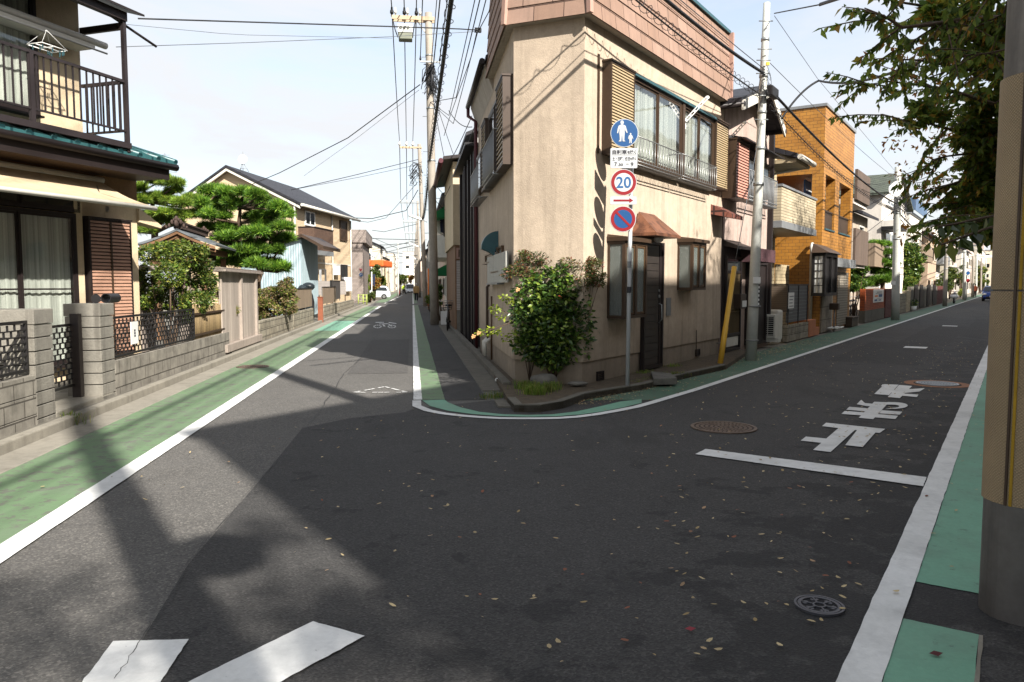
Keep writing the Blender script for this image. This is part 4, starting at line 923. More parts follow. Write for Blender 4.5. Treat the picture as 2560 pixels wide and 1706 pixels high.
b=MB(); b.box(F3,-11,.005,F3.uv(*KB(560,195))[1],ez-.003,-.1,.012); b.build('shaded_band',M['cream_shade'],h1)  # shade under the eave drawn as a brown strip on the wall
# first roof with tiles
gs=F3.uv(*KA(1170,1160),.7)[0]
s2=F3.uv(209,300)[0]
b=MB(); b.hexa([F3.p(-11,ez,.68),F3.p(gs,ez,.68),F3.p(gs,ez+.42,-.6),F3.p(-11,ez+.42,-.6),F3.p(-11,ez+.09,.68),F3.p(gs,ez+.09,.68),F3.p(gs,ez+.51,-.6),F3.p(-11,ez+.51,-.6)])
b.hexa([F3.p(s2,ez+.4,-.6),F3.p(gs,ez+.4,-.6),F3.p(gs,ez+1.0,-3),F3.p(s2,ez+1.0,-3),F3.p(s2,ez+.5,-.6),F3.p(gs,ez+.5,-.6),F3.p(gs,ez+1.1,-3),F3.p(s2,ez+1.1,-3)])
rf=b.build('roof',M['dkbrown'],h1)
b=MB(); s=-11
while s<gs-.1:
    b.hexa([F3.p(s,ez+.13,.84),F3.p(s+.36,ez+.13,.84),F3.p(s+.36,ez+.55,-.5),F3.p(s,ez+.55,-.5),F3.p(s,ez+.24,.84),F3.p(s+.36,ez+.17,.84),F3.p(s+.36,ez+.58,-.5),F3.p(s,ez+.66,-.5)])
    b.tube([F3.p(s+.36,ez+.18,.85),F3.p(s+.36,ez+.60,-.5)],.045,8); s+=.38
b.build('tiles',M['tealtile'],rf)
b=MB(); b.box(F3,-11,gs,ez-.11,ez+.10,.681,.74); b.tube([F3.p(-11,gz-.02,.8),F3.p(gs+.1,gz-.02,.8)],.06,8); b.build('gutter',M['dkbrown'],h1)
b=MB(); b.box(F3,-11,gs-.02,ez-.10,ez-.003,.02,.66); b.build('soffit',M['brown'],h1)
# second storey
U0=ez+.3; U1=U0+3.4
b=MB(); b.box(F3,-11,s2,U0,U1,-5,-.02); b.build('upper_wall',M['cream'],h1)
b=MB(); b.hexa([F3.p(-11.5,U1-.3,.75),F3.p(s2+.5,U1-.3,.75),F3.p(s2+.5,U1+1.2,-3),F3.p(-11.5,U1+1.2,-3),F3.p(-11.5,U1-.18,.75),F3.p(s2+.5,U1-.18,.75),F3.p(s2+.5,U1+1.32,-3),F3.p(-11.5,U1+1.32,-3)]); b.build('roof',M['darkroof'],h1)
# sliding window upstairs
wa=F3.uv(*KA(235,500))[0]; window(F3,h1,wa-3.4,wa,U0+.3,U0+2.35,.1,4,'dkbrown','glass','lace')
# ground floor: long window, shutter box
g0=F3.uv(*KB(372,500),.08)[0]; gt=F3.uv(*KB(340,262),.08)[1]; gm=F3.uv(*KB(300,560),.08)[1]
window(F3,h1,g0-3.7,g0,.35,gt,.12,4,'dkbrown','glass','lace',bars=1)
tt=F3.uv(*KB(300,150),.08)[1]
window(F3,h1,g0-3.7,g0+.1,gt+.02,tt+.1,.1,4,'dkbrown','darkglass',None,sill=False,name='transom_window')
b=MB(); q0=F3.uv(*KB(372,500),.1)[0]; q1=F3.uv(*KB(412,500),.1)[0]; b.box(F3,q0+.01,q1,.2,tt,0,.1); b.build('pillar_strip',M['cream'],h1)
x0,zt=F3.uv(*KB(432,285),.18); x1,_=F3.uv(*KB(640,292),.18)
M['slat_pk']=simple('pinkish_slat','#9a7763',.55,.05,.1,8)
shutter_box(F3,h1,x0,x1,.45,zt,.18,'dkbrown','slat_pk',.055)
shx=x0+(x1-x0)*.5; b=MB(); b.box(F3,shx-.015,shx+.015,.5,zt-.03,.17,.195); b.build('shutter_joint',M['brown'],h1)
b=MB(); z=F3.uv(*KB(537,240),.05); b.disc(F3.p(z[0],z[1],.0),F3.d,UP,.05,14,-.08); b.build('vent_cap',M['galv'],h1)
# awning
aw0,awz=F3.uv(*KB(495,112),.12); aw1,awz2=F3.uv(*KB(705,222),1.15)
b=MB(); n=10; L0=aw0-6.5
for i in range(n):
    f0,f1=i/n,(i+1)/n; za=awz-(awz-awz2)*f0-.05*math.sin(f0*3.14); zb=awz-(awz-awz2)*f1-.05*math.sin(f1*3.14); oa=.15+1.0*f0; ob=.15+1.0*f1
    b.hexa([F3.p(L0,za-.006,oa),F3.p(aw0,za-.006,oa),F3.p(aw0,zb-.006,ob),F3.p(L0,zb-.006,ob),F3.p(L0,za,oa),F3.p(aw0,za,oa),F3.p(aw0,zb,ob),F3.p(L0,zb,ob)])
cl=b.build('awning',M['awn'],h1)
b=MB(); b.tube([F3.p(L0,awz2-.03,1.16),F3.p(aw0+.02,awz2-.03,1.16)],.035,8); b.build('front_bar',M['offwhite'],cl)
b=MB(); b.tube([F3.p(L0,awz+.04,.1),F3.p(aw0+.05,awz+.04,.1)],.05,8); b.build('roller',M['offwhite'],cl)
b=MB(); b.tube([F3.p(aw0-.1,awz,.1),F3.p(aw0-.5,awz-.25,.6),F3.p(aw0-.1,awz2-.03,1.1)],.018,6); b.build('folding_arm',M['dkbrown'],cl)
# side porch roof beyond the corner
b=MB(); b.hexa([F3.p(.0,2.62,-.2),F3.p(.5,2.55,-.2),F3.p(.5,2.55,.05),F3.p(0,2.62,.05),F3.p(.0,2.86,-.2),F3.p(.5,2.6,-.2),F3.p(.5,2.6,.05),F3.p(0,2.86,.05)]); b.build('porch_roof',M['cream'],h1)
# balcony
OB=.85
bs,bt=F3.uv(*KA(885,565),OB); _,bb=F3.uv(*KA(890,925),OB); _,fl=F3.uv(*KA(905,1005),OB); _,pt=F3.uv(*KA(870,150),OB); _,fb=F3.uv(*KA(908,1045),OB)
bal=MB(); bal.box(F3,-11,bs,fb,fl,.05,OB); bal.box(F3,-11,bs+.02,fb-.0,fl+.0,OB+.002,OB+.04); B0=bal.build('balcony',M['balc'],h1)
b=MB(); b.box(F3,-11,bs-.03,bt-.04,bt,OB-.05,OB); b.box(F3,-11,bs-.03,bb,bb+.025,OB-.04,OB-.01); b.build('handrail',M['balc'],B0)
b=MB(); b.box(F3,bs-.04,bs,bt-.05,bt,.0,OB-.05); b.box(F3,bs-.03,bs-.01,bb,bb+.035,.0,OB-.05); b.build('end_handrail',M['balc'],B0)
k=0; s=bs-.13
while s>-6.5:
    b=MB(); w=.009; b.box(F3,s-w,s+w,bb+.025,bt-.04,OB-.035,OB-.015); b.build('baluster',M['balc'],B0); s-=.115
o=.08
while o<OB-.08: b=MB(); b.box(F3,bs-.035,bs-.015,bb+.035,bt-.05,o-.01,o+.01); b.build('baluster',M['balc'],B0); o+=.11
pm=F3.uv(*KA(228,600),OB)[0]
for s_,zz in ((bs,pt),(pm,bt)):
    b=MB(); b.box(F3,s_-.028,s_+.028,fb-.05 if s_==bs else fl,zz,OB-.055,OB+.005); b.build('post',M['balc'],B0)
b=MB(); b.box(F3,-11,bs+.03,pt-.0,pt+.13,OB-.06,OB+.03); b.box(F3,bs-.03,bs+.02,pt-.12,pt-.02,-.0,OB-.06)
b.hexa([F3.p(-11,pt+.13,OB+.15),F3.p(bs+.25,pt+.13,OB+.15),F3.p(bs+.25,pt+.45,-.1),F3.p(-11,pt+.45,-.1),F3.p(-11,pt+.16,OB+.15),F3.p(bs+.25,pt+.16,OB+.15),F3.p(bs+.25,pt+.48,-.1),F3.p(-11,pt+.48,-.1)])
b.build('balcony_roof_frame',M['dkbrown'],h1)
b=MB(); b.tube([F3.p(bs+.1,pt+.18,OB-.4),F3.p(bs+.75,pt-.15,OB-.1)],.02,6); b.build('bracket_rod',M['dkbrown'],h1)
# roller blind box and laundry poles
q=F3.uv(*KA(740,325),.35); b=MB(); b.tube([F3.p(q[0],q[1],.35),F3.p(q[0]-6,q[1],.35)],.05,10); b.box(F3,q[0]-6,q[0]-.25,q[1]-.12,q[1]-.06,.02,.4); b.build('awning_roller',M['offwhite'],h1)
q2=F3.uv(*KA(750,378),.55)
lp=thing('laundry_pole',F3.p(q2[0]-2,q2[1],.55),'thin metal laundry pole hanging inside the upper balcony','laundry pole')
b=MB(); b.tube([F3.p(q2[0],q2[1],.55),F3.p(q2[0]-5,q2[1],.55)],.015,8); b.build('pole',M['alu'],lp)
hg=thing('peg_hanger',F3.p(q2[0]-2,q2[1]-.3,.55),'white plastic peg hanger hanging from the balcony laundry pole','hanger')
c=F3.p(*[F3.uv(*KA(330,335),.55)[0],F3.uv(*KA(330,335),.55)[1]],.55); b=MB()
u,v=F3.d,F3.n
for a,bb_ in (((-.2,-.14),(.2,-.14)),((.2,-.14),(.2,.14)),((.2,.14),(-.2,.14)),((-.2,.14),(-.2,-.14)),((0,-.14),(0,.14)),((-.2,0),(.2,0))): b.tube([c+u*a[0]+v*a[1],c+u*bb_[0]+v*bb_[1]],.008,5)
for a in ((-.2,-.14),(.2,-.14),(.2,.14),(-.2,.14)): b.tube([c+u*a[0]+v*a[1],c+UP*.24],.003,4)
b.build('frame',M['white'],hg)
rs=np.random.RandomState(4)
for k in range(12): b=MB(); p=c+u*rs.uniform(-.2,.2)+v*rs.uniform(-.14,.14); b.box(Frame(p,u,v),-.006,.006,p[2]-.08,p[2]-.01,-.004,.004); b.build('peg',M['teal'],hg)

# ---- street wall: pillars, block walls, lattice fences ----
FL=Frame(st1(0,-3.9),D1,R1)
def pillar(s0,s1,h,dep,label,n=7):
    t=thing('gate_pillar',FL.p((s0+s1)/2,0),label,'gate pillar')
    ch=(h-.16)/n
    b=MB()
    for i in range(n): b.box(FL,s0,s1,i*ch+.012,(i+1)*ch,-dep,0)
    b.build('blocks',M['cmu_g'],t,bevel=.006)
    b=MB(); b.box(FL,s0+.015,s1-.015,0,h-.17,-dep+.015,-.015); b.build('joints',M['dkjoint'],t)
    b=MB(); b.box(FL,s0-.01,s1+.01,h-.155,h,-dep-.01,.01); b.build('cap',M['cmu_g'],t,bevel=.008)
    return t
M['cmu_g']=streaked('split_block','#757168','#38342e',.7,.92,.01,50); M['dkjoint']=simple('joint','#2e2b27',.9)
pillar(8.45,8.86,1.30,.5,'concrete block gate pillar left of the lattice gate, nearest the camera',8); pillar(10.15,10.57,1.32,.42,'concrete block gate pillar right of the lattice gate, with a round mail tube',8)
def blockwall(s0,s1,h,label,m='cmu',th=.14,F=FL,cap=False,name='block_wall',o=0):
    b=MB(); rows=max(1,int(round(h/.19))); rh=h/rows
    t=thing(name,F.p((s0+s1)/2,0),label,'wall')
    for i in range(rows): b.box(F,s0,s1,i*rh+(.008 if i else 0),(i+1)*rh,-th+o,o)
    b.build('blocks',M[m],t,bevel=.004); b=MB(); b.box(F,s0+.01,s1-.01,0,h-.01,-th+.008+o,o-.008); b.build('joints',M['dkjoint'],t)
    return t
blockwall(-3,8.44,.62,'low concrete block wall at the left edge of the picture, under a dark lattice fence')
hB=FL.uv(*KB(600,978))[1]
blockwall(10.58,16.9,hB,'low concrete block wall right of the gate pillars, under the lattice and bamboo fences')
def lattice(s0,s1,z0,z1,o,label,name='lattice_fence',m='black',cat='fence'):
    t=thing(name,FL.p((s0+s1)/2,z0,o),label,cat)
    b=MB(); frame_rect(b,FL,s0,s1,z0,z1,.03,o-.015,o+.015); b.build('frame',M[m],t)
    b=MB(); n=max(2,int((z1-z0)/.07)); dz=(z1-z0-.06)/n
    for i in range(1,n): b.box(FL,s0+.03,s1-.03,z0+.03+dz*i-.006,z0+.03+dz*i+.006,o-.010,o+.010)
    for i in range(n):
        s=s0+.05+(i%2)*.07
        while s<s1-.04: b.box(FL,s-.006,s+.006,z0+.03+dz*i+.006,z0+.03+dz*(i+1)-.006,o-.009,o+.009); s+=.14
    b.build('grid',M[m],t); return t
lattice(4.5,8.42,.66,1.19,-.06,'dark metal lattice fence at the left edge, on the low block wall')
lz=FL.uv(*KB(592,765),-.06)[1]
lattice(10.6,14.5,hB+.03,lz,-.06,'long dark metal lattice fence right of the gate pillars, in front of the hedge')
M['bamboo']=lined('bamboo_poles','#7d6a4a','#33291b',.035,.3,'u',.7,.006,.25,.2)
bf=thing('bamboo_fence',FL.p(15.6,hB,-.08),'brown bamboo slat fence at the end of the low block wall','fence')
b=MB(); s=14.6
while s<16.75: hh=hB+.60+rnd.uniform(-.05,.05); b.tube([FL.p(s,hB,-.1),FL.p(s+.01,hh,-.1)],.016,6); s+=.05
b.build('poles',M['bamboo'],bf); b=MB()
for z in (hB+.06,hB+.45): b.box(FL,14.55,16.8,z,z+.04,-.08,-.06)
b.build('rail',M['brown'],bf)
lat=lattice(8.9,10.12,.3,1.08,-.3,'small dark metal lattice gate between the two block pillars','lattice_gate',cat='gate')
b=MB(); b.box(FL,10.0,10.1,.1,1.2,-.3,-.2); b.build('gate_post',M['dkbrown'],lat)
slab('entrance_step',[FL.p(8.87,0,-.9)[:2],FL.p(8.87,0,.0)[:2],FL.p(10.5,0,.0)[:2],FL.p(10.5,0,-.9)[:2]],0,.16,M['conc'])
q=FL.uv(*KB(605,707),.0); mt=thing('mail_tube',FL.p(q[0],q[1]),'black round mail tube on top of the right gate pillar','mail tube')
b=MB(); b.ring(FL.p(10.62,1.38,-.1),FL.d*0+R1,UP,.055,.065,24,-.35); b.disc(FL.p(10.3,1.38,-.1),R1,UP,.06,24); b.build('tube',M['black'],mt)
sp=span(FL,KB(645,795),KB(682,898),.02); np_=thing('name_plate',FL.p(sp[0],sp[2]),'white notice plate wired to the lattice fence','plate')
b=MB(); b.box(FL,sp[0],sp[1],sp[2],sp[3],.0,.012); b.build('plate',M['white'],np_)
b=MB()
for k,(za,w) in enumerate(((.62,.2),(.5,.25),(.38,.2))): b.box(FL,sp[0]+(sp[1]-sp[0])*.4,sp[0]+(sp[1]-sp[0])*.6,sp[2]+(sp[3]-sp[2])*za-.02,sp[2]+(sp[3]-sp[2])*za+.01,.012,.014)
b.build('printed_text',M['ink'],np_)
# weed
tuft([st1(8.9,-3.75),st1(9.0,-3.8),st1(8.95,-3.85)],160,.16,'weed sprouting at the foot of the left gate pillar',9,'weed')
# shrubs and hedge behind the fence
def blobsK(Kf,pts,Y,sc,jit=.25,ry=1.0,seed=0):
    rs=np.random.RandomState(seed); out=[]
    for q in pts:
        y=Y+(q[3] if len(q)>3 else 0)+rs.normal()*jit; p=aty(*Kf(q[0],q[1]),y); r=q[2]/sc/FPX*y; out.append((p[0],p[1],p[2],r,r*ry,r*.85))
    return out
bl=blobsK(K3,[(160,800,80),(170,950,90),(180,1100,90),(150,1180,70),(330,800,100),(330,960,120),(350,1130,120),(480,820,110),(520,960,110),(590,900,80),(600,1050,90),(520,1180,110),(640,1000,60),(420,740,60),(260,760,70),(560,780,70),(620,1150,60),(540,1320,50),(460,1280,70),(300,1250,60)],15.2,3.135,.4,.9,1)
bushy('garden_bush','large olive green garden bush overhanging the lattice fence','bush',np.array([bl[5][0],bl[5][1],.1]),bl,15000,.06,[(M['bush'],.75),(M['camellia'],.35)],21,trunk=.03)
bl=blobsK(K3,[(750,1120,60),(800,1180,50),(760,1240,50),(700,1100,50),(830,1240,40),(780,1320,40)],17.6,3.135,.2,.8,2)
bushy('dry_shrub','sparse dry brown shrub poking over the bamboo fence','shrub',np.array([bl[0][0],bl[0][1],.2]),bl,2600,.05,[(M['dryhedge'],.7),(M['bush'],.4)],22,trunk=.012,aspect=.3)
# weathered plank gate
pg=thing('plank_gate',FL.p(18.5,0,-.35),'tall weathered grey plank gate between the bamboo fence and the hedge','gate')
z1=FL.uv(*K3(1000,958),-.05)[1]; z0=FL.uv(*K3(1000,1432),-.05)[1]
b=MB(); b.box(FL,16.6,20.1,z0,z1,-.12,-.06); b.build('planks',M['plank'],pg)
b=MB(); b.box(FL,16.4,20.5,z1,z1+.05,-.27,.08); b.box(FL,16.4,20.4,z1+.052,z1+.09,-.22,.03); b.build('cap',M['plankh'],pg,bevel=.008)
for s in (19.9,18.2): b=MB(); b.box(FL,s,s+.14,z0-.01,z1-.003,-.06,-.0); b.build('post',M['plankh'],pg)
b=MB(); b.box(FL,16.5,20.18,z0-.17,z0-.003,-.14,.06); b.build('base_beam',M['plankh'],pg,bevel=.01)
slab('gate_plinth',[FL.p(16.95,0,-.5)[:2],FL.p(16.95,0,.04)[:2],FL.p(20.15,0,.04)[:2],FL.p(20.15,0,-.5)[:2]],.0,z0-.18,M['conc'])
pg2=thing('side_gate_post',FL.p(16.2,0,-1.6),'weathered grey gateposts with a small roof left of the plank gate','gate')
b=MB(); b.box(FL,15.9,16.1,.1,z1+.02,-1.6,-1.4); b.box(FL,16.9,17.1,.1,z1+.02,-1.0,-.8); b.box(FL,15.6,17.3,z1+.02,z1+.09,-1.8,-.7); b.box(FL,16.1,16.9,.1,z1-.6,-1.55,-1.5); b.build('posts',M['plankh'],pg2)
# temple-like gatehouse roof
GA=R(-11); FG=Frame(aty(*K3(382,620),20.0),dirv(GA),(math.cos(GA),-math.sin(GA),0))
ap=FG.uv(*K3(382,600),0)[1]
gh=thing('gatehouse',FG.p(1.5,0),'small wooden gatehouse with dark metal gable roof and carved ridge ornaments','gatehouse')
M['grmetal']=lined('grey_metal_roof','#5b5f62','#33383a',.2,.1,'v',.5,.01,.1); M['ornament']=streaked('clay_ornament','#45362f','#332822',.4); M['oldwood']=streaked('old_timber','#6e5138','#3a2a1e',.3)
eL=aty(*K3(95,700),20.0); eR=aty(*K3(672,735),20.0); hw=(eR[0]-eL[0])/2; ez_=(eL[2]+eR[2])/2; zz=ap
def gp(s,o,z): return FG.p(s,z,o)
b=MB(); L_=3.6
for sg in (-1,1):
    prev=(0,zz)
    for i in range(1,6):
        f=i/5; o=sg*hw*f; z=zz-(zz-ez_)*(1.25*f-.25*f*f)
        b.hexa([gp(0,prev[0],prev[1]-.06),gp(L_,prev[0],prev[1]-.06),gp(L_,o,z-.06),gp(0,o,z-.06),gp(0,prev[0],prev[1]),gp(L_,prev[0],prev[1]),gp(L_,o,z),gp(0,o,z)]); prev=(o,z)
b.build('roof',M['grmetal'],gh)
for lev,(dz,ins) in enumerate(((.07,.02),(.15,.10))):
    b=MB()
    for sg in (-1,1):
        prev=(0,zz-dz)
        for i in range(1,6):
            f=i/5; o=sg*hw*.97*f; z=zz-(zz-ez_)*(1.25*f-.25*f*f)-dz
            b.hexa([gp(ins,prev[0],prev[1]-.07),gp(ins+.05,prev[0],prev[1]-.07),gp(ins+.05,o,z-.07),gp(ins,o,z-.07),gp(ins,prev[0],prev[1]),gp(ins+.05,prev[0],prev[1]),gp(ins+.05,o,z),gp(ins,o,z)]); prev=(o,z)
    b.build('bargeboard',M['oldwood'],gh)
b=MB()
for o in (-hw*.62,0,hw*.62): z=zz-abs(o)/hw*(zz-ez_)-.22; b.box(FG,.12,L_-.1,z-.16,z,o-.08,o+.08)
b.box(FG,.3,.42,ez_-.55,ez_-.38,-hw*.8,hw*.8); b.build('beams',M['oldwood'],gh)
b=MB()
for s in (.3,L_-.4):
    for o in (-hw*.6,hw*.6): b.box(FG,s,s+.14,.1,ez_-.3,o-.07,o+.07)
b.build('posts',M['oldwood'],gh)
b=MB(); b.box(FG,.35,L_-.4,ez_-.35,zz-.5,-hw*.4,hw*.4); b.build('gable_infill',M['dkbrown'],gh)
b=MB(); b.box(FG,.1,L_,zz+.0,zz+.14,-.1,.1); b.box(FG,.1,L_,zz+.142,zz+.18,-.14,.14); b.build('ridge',M['ornament'],gh)
for s in (0,L_-.1):
    b=MB(); 
    for (o,z,r) in ((-.2,.07,.07),(.2,.07,.07),(-.12,.16,.08),(.12,.16,.08),(0,.25,.09),(0,.13,.12),(-.28,.03,.05),(.28,.03,.05),(-.06,.22,.06),(.06,.22,.06)): b.ball(gp(s,o*.9,zz+z),r*.85,12,8,(.5,1,1))
    b.build('ridge_ornament',M['ornament'],gh)
# pine and yew behind
def layered(name,label,cat,base,trunkpts,pads,n,size,mat,seed,kind='needle',r0=.12,group=None):
    rs=np.random.RandomState(seed); t=thing(name,base,label,cat,group)
    b=MB(); b.tube([base]+trunkpts,[r0*(1-.75*i/len(trunkpts)) for i in range(len(trunkpts)+1)],9); b.build('trunk',M['bark'],t)
    for q in pads:
        tp=np.array(trunkpts); d=np.linalg.norm(tp-np.array(q[:3])-np.array([0,0,-.2]),axis=1); a=tp[d.argmin()]
        b=MB(); m=(a+np.array(q[:3]))/2+rs.normal(size=3)*.06; b.tube([a,m,np.array(q[:3])-UP*q[5]*.3],[.045,.03,.015],6); b.build('branch',M['bark'],t)
    V=needles(rs,pads,n,size) if kind=='needle' else leaves(rs,pads,n,size,.3,.35,droop=-.1)
    leaf_mesh('crown',V,mat,t,3 if kind=='needle' else 4); return t
def pads(Kf,pts,Y,sc,flat=.42,seed=0,jit=.35,sub=3):
    rs=np.random.RandomState(seed); out=[]
    for q in pts:
        for k in range(sub):
            y=Y+rs.normal()*jit*1.5; dx=(k-(sub-1)/2)*q[2]*.62+rs.normal()*6; p=aty(*Kf(q[0]+dx,q[1]+rs.normal()*q[3]*.25),y); r=q[2]/sc/FPX*y*.6; h=q[3]/sc/FPX*y
            out.append((p[0],p[1],p[2],r,r*.9,h))
    return out
P1=pads(K3,[(130,190,110,32),(60,300,70,34),(300,250,110,36),(360,320,50,20),(180,370,130,34),(420,400,110,34),(290,500,190,26),(420,500,90,24),(190,560,110,30),(60,560,50,30),(490,370,40,20),(250,210,60,20),(370,560,50,22),(130,620,60,24)],23.5,3.135,seed=3)
base=g(*K3(190,1000),0)*0+np.array([*(aty(*K3(200,900),23.5)[:2]),.1])
layered('pine_tree','light green layered garden pine behind the gatehouse roof','tree',base,[aty(*K3(x,y),23.5) for x,y in ((210,640),(150,520),(200,400),(120,300),(170,190))],P1,13000,.16,M['pine'],31)
P2=pads(K3,[(700,330,110,34),(620,420,80,40),(700,430,110,40),(950,340,100,30),(1030,380,60,24),(1120,440,90,36),(860,420,90,30),(1170,500,90,40),(1050,520,110,36),(590,500,60,34),(700,520,80,30),(680,600,100,30),(880,640,120,34),(1130,600,120,40),(1020,640,90,30),(760,680,80,28),(1180,690,90,34),(900,730,130,34),(1010,790,150,34),(820,790,80,24),(860,880,160,38),(1080,890,110,36),(1200,920,60,28),(1150,770,60,24),(720,880,50,20),(960,870,110,30)],24.5,3.135,seed=4,flat=.42); P2=[(a,b_,c,d*1.12,e*1.1,f*1.35) for a,b_,c,d,e,f in P2]
base=np.array([*(aty(*K3(1000,1100),24.5)[:2]),.1])
layered('yew_tree','broad dark green cloud-pruned yew leaning over the street wall','tree',base,[aty(*K3(x,y),24.5) for x,y in ((1010,1020),(1040,930),(980,830),(900,700),(870,560),(880,440),(800,350))],P2,24000,.18,M['podo'],32,r0=.14)
# hedge and walls beyond the plank gate
bl=blobsK(K3,[(1060,1110,45),(1060,1190,50),(1120,1100,50),(1120,1180,55),(1180,1100,55),(1180,1180,55),(1240,1080,55),(1250,1160,50),(1280,1080,35),(1060,1260,40),(1180,1240,40),(1260,1010,30),(1220,1040,40),(1290,1150,40),(1030,1180,50),(1030,1260,50),(1110,1280,45),(1250,1240,40),(1290,1230,35)],23.6,3.135,.25,1.3,5)
bushy('clipped_hedge','half dry, half green hedge behind the wall right of the plank gate','hedge',np.array([bl[4][0],bl[4][1],.1]),bl,13000,.075,[(M['bush'],.5),(M['dryhedge'],.6)],23,trunk=.02,aspect=.4)
z=FL.uv(*K3(1030,1330))[1]
blockwall(20.2,24.5,z,'pale streaked block wall right of the plank gate, under the hedge','cmu_old')
blockwall(24.52,25.7,z+.12,'short pale block pier at the end of the hedge','cmu_old',name='wall_pier')
z3=FL.uv(*K3(1320,1255))[1]; blockwall(25.85,30.9,z3,'block wall under the larger brown screen fence','cmu_old')
z4=FL.uv(*K3(1570,1200))[1]; blockwall(34.5,41.5,z4,'block wall under the smaller brown screen fence','cmu_old')
blockwall(41.6,52,.62,'pale low wall in front of the gabled house','cmu_old')
M['reed']=lined('brown_mesh_screen','#7d6c5a','#4d4236',.11,.12,'u',.8,.004,.1,.2)
def screen(s0,s1,z0,z1,label,m='reed',o=-.05):
    t=thing('screen_fence',FL.p((s0+s1)/2,z0,o),label,'fence'); b=MB(); b.box(FL,s0,s1,z0+.08,z1,o-.012,o+.012); b.build('panel',M[m],t)
    n=max(2,int((s1-s0)/1.6)+1)
    for i in range(n): s=s0+(s1-s0-.04)*i/(n-1); b=MB(); b.box(FL,s,s+.04,z0-.05,z1+.02,o-.05,o-.013); b.build('post',M['alu'],t)
    b=MB(); b.box(FL,s0-.02,s1+.02,z1+.002,z1+.035,o-.03,o+.03); b.build('rail',M['dkbrown'],t); return t
screen(26.0,30.8,z3,FL.uv(*K3(1320,1078))[1],'larger brown mesh screen fence on the block wall')
screen(34.6,40.3,z4,FL.uv(*K3(1570,1062))[1],'smaller brown mesh screen fence beyond the covered bicycle')
M['dkmesh']=lined('dark_louvre','#4b4643','#26221f',.06,.3,'v',.6,.004); screen(40.5,45.5,.7,FL.uv(*K3(1655,1012))[1],'dark louvred fence beside the gabled house','dkmesh',-.3)
rp=thing('rusty_post',FL.p(32.4,0,.15),'rusty brown steel post beside the black covered bicycle','post'); M['rust']=streaked('rusty_steel','#7a4630','#3f241a',.5)
b=MB(); b.box(FL,32.3,32.5,0,1.05,.0,.2); b.build('post',M['rust'],rp); b=MB(); b.box(FL,32.28,32.52,1.052,1.08,-.02,.22); b.build('cap',M['rust'],rp)
cv_=thing('covered_bicycle',FL.p(32.2,0,-.4),'bicycle under a crumpled black plastic cover in the wall opening','bicycle cover')
b=MB(); b.ball(FL.p(32.0,.95,-.5),.5,24,18,(.75,1.1,1.1)); v=np.array(b.v); c=np.array(FL.p(32,.95,-.5)); d=v-c; rs=np.random.RandomState(5)
k=1+.12*np.sin(d@np.array([9,3,5.]))+.1*np.sin(d@np.array([-4,11,7.])); v=c+d*k[:,None]; low=v[:,2]<.75; v[low,2]=.1+(v[low,2]-.3)*.2; b.v=[tuple(x) for x in v]; M['plastic']=simple('black_plastic','#20272a',.35,0,.1); b.build('cover',M['plastic'],cv_)
b=MB(); b.ball(FL.p(32.2,1.5,-.35),.22,16,12,(1.2,1,.8)); b.build('cover_top',M['plastic'],cv_)
# corrugated shed
YS=36.; FS=Frame((0,YS),(1,0,0),(0,-1,0)); a0=FS.uv(*K3(1050,800))[0]; a1=FS.uv(*K3(1360,800))[0]; sz1=FS.uv(*K3(1360,680))[1]; sz0_=FS.uv(*K3(1150,760))[1]
M['palecorr']=lined('pale_blue_corrugated_sheet','#9fb0b4','#7d8d92',.12,.4,'u',.55,.02,.06,.3)
sh=thing('corrugated_shed',FS.p((a0+a1)/2,0),'pale blue corrugated metal shed with rust streaks behind the hedge','shed')
b=MB(); b.hexa([FS.p(a0-1,0,0),FS.p(a1,0,0),FS.p(a1,0,-3),FS.p(a0-1,0,-3),FS.p(a0-1,sz1-.9,0),FS.p(a1,sz1,0),FS.p(a1,sz1,-3),FS.p(a0-1,sz1-.9,-3)]); b.build('wall',M['palecorr'],sh)
b=MB(); b.hexa([FS.p(a0-1,sz1-.85,.3),FS.p(a1+.1,sz1+.05,.3),FS.p(a1+.1,sz1+.05,-3.3),FS.p(a0-1,sz1-.85,-3.3),FS.p(a0-1,sz1-.7,.3),FS.p(a1+.1,sz1+.2,.3),FS.p(a1+.1,sz1+.2,-3.3),FS.p(a0-1,sz1-.7,-3.3)])
b.hexa([FS.p(a1+.1,sz1+.05,.3),FS.p(a1+1.1,sz1-.5,.3),FS.p(a1+1.1,sz1-.5,-3.3),FS.p(a1+.1,sz1+.05,-3.3),FS.p(a1+.1,sz1+.2,.3),FS.p(a1+1.1,sz1-.35,.3),FS.p(a1+1.1,sz1-.35,-3.3),FS.p(a1+.1,sz1+.2,-3.3)]); b.build('roof',M['brown'],sh)
# gabled house
F4=Frame(((878-1280)/1900*56,56.),dirv(R(6)),(math.cos(R(6)),-math.sin(R(6)),0))
sn=F4.uv(*K3(1315,600))[0]; ze=F4.uv(*K3(1345,385),.35)[1]
M['siding']=bricks('beige_siding','#bda98c','#b59f82','#8f7c62',1.2,.09,.006,.8,.5,.003,.05)
gb=thing('gabled_house',F4.p(sn/2,0),'beige two-storey gabled house with dark roof and brown tiled balcony','house')
FT=Frame(F4.p(sn,0),-F4.n,-F4.d)     # gable wall facing the camera
gw=abs(FT.uv(*K3(430,300))[0]); apx,apz=FT.uv(*K3(797,128))
b=MB(); b.box(F4,sn,0,0,ze-.1,-gw,0); b.prism([F4.p(sn,ze-.102,0),F4.p(sn,apz-.12,-abs(apx)),F4.p(sn,ze-.102,-gw)],F4.d*-sn); b.build('wall',M['siding'],gb)
rf=MB()
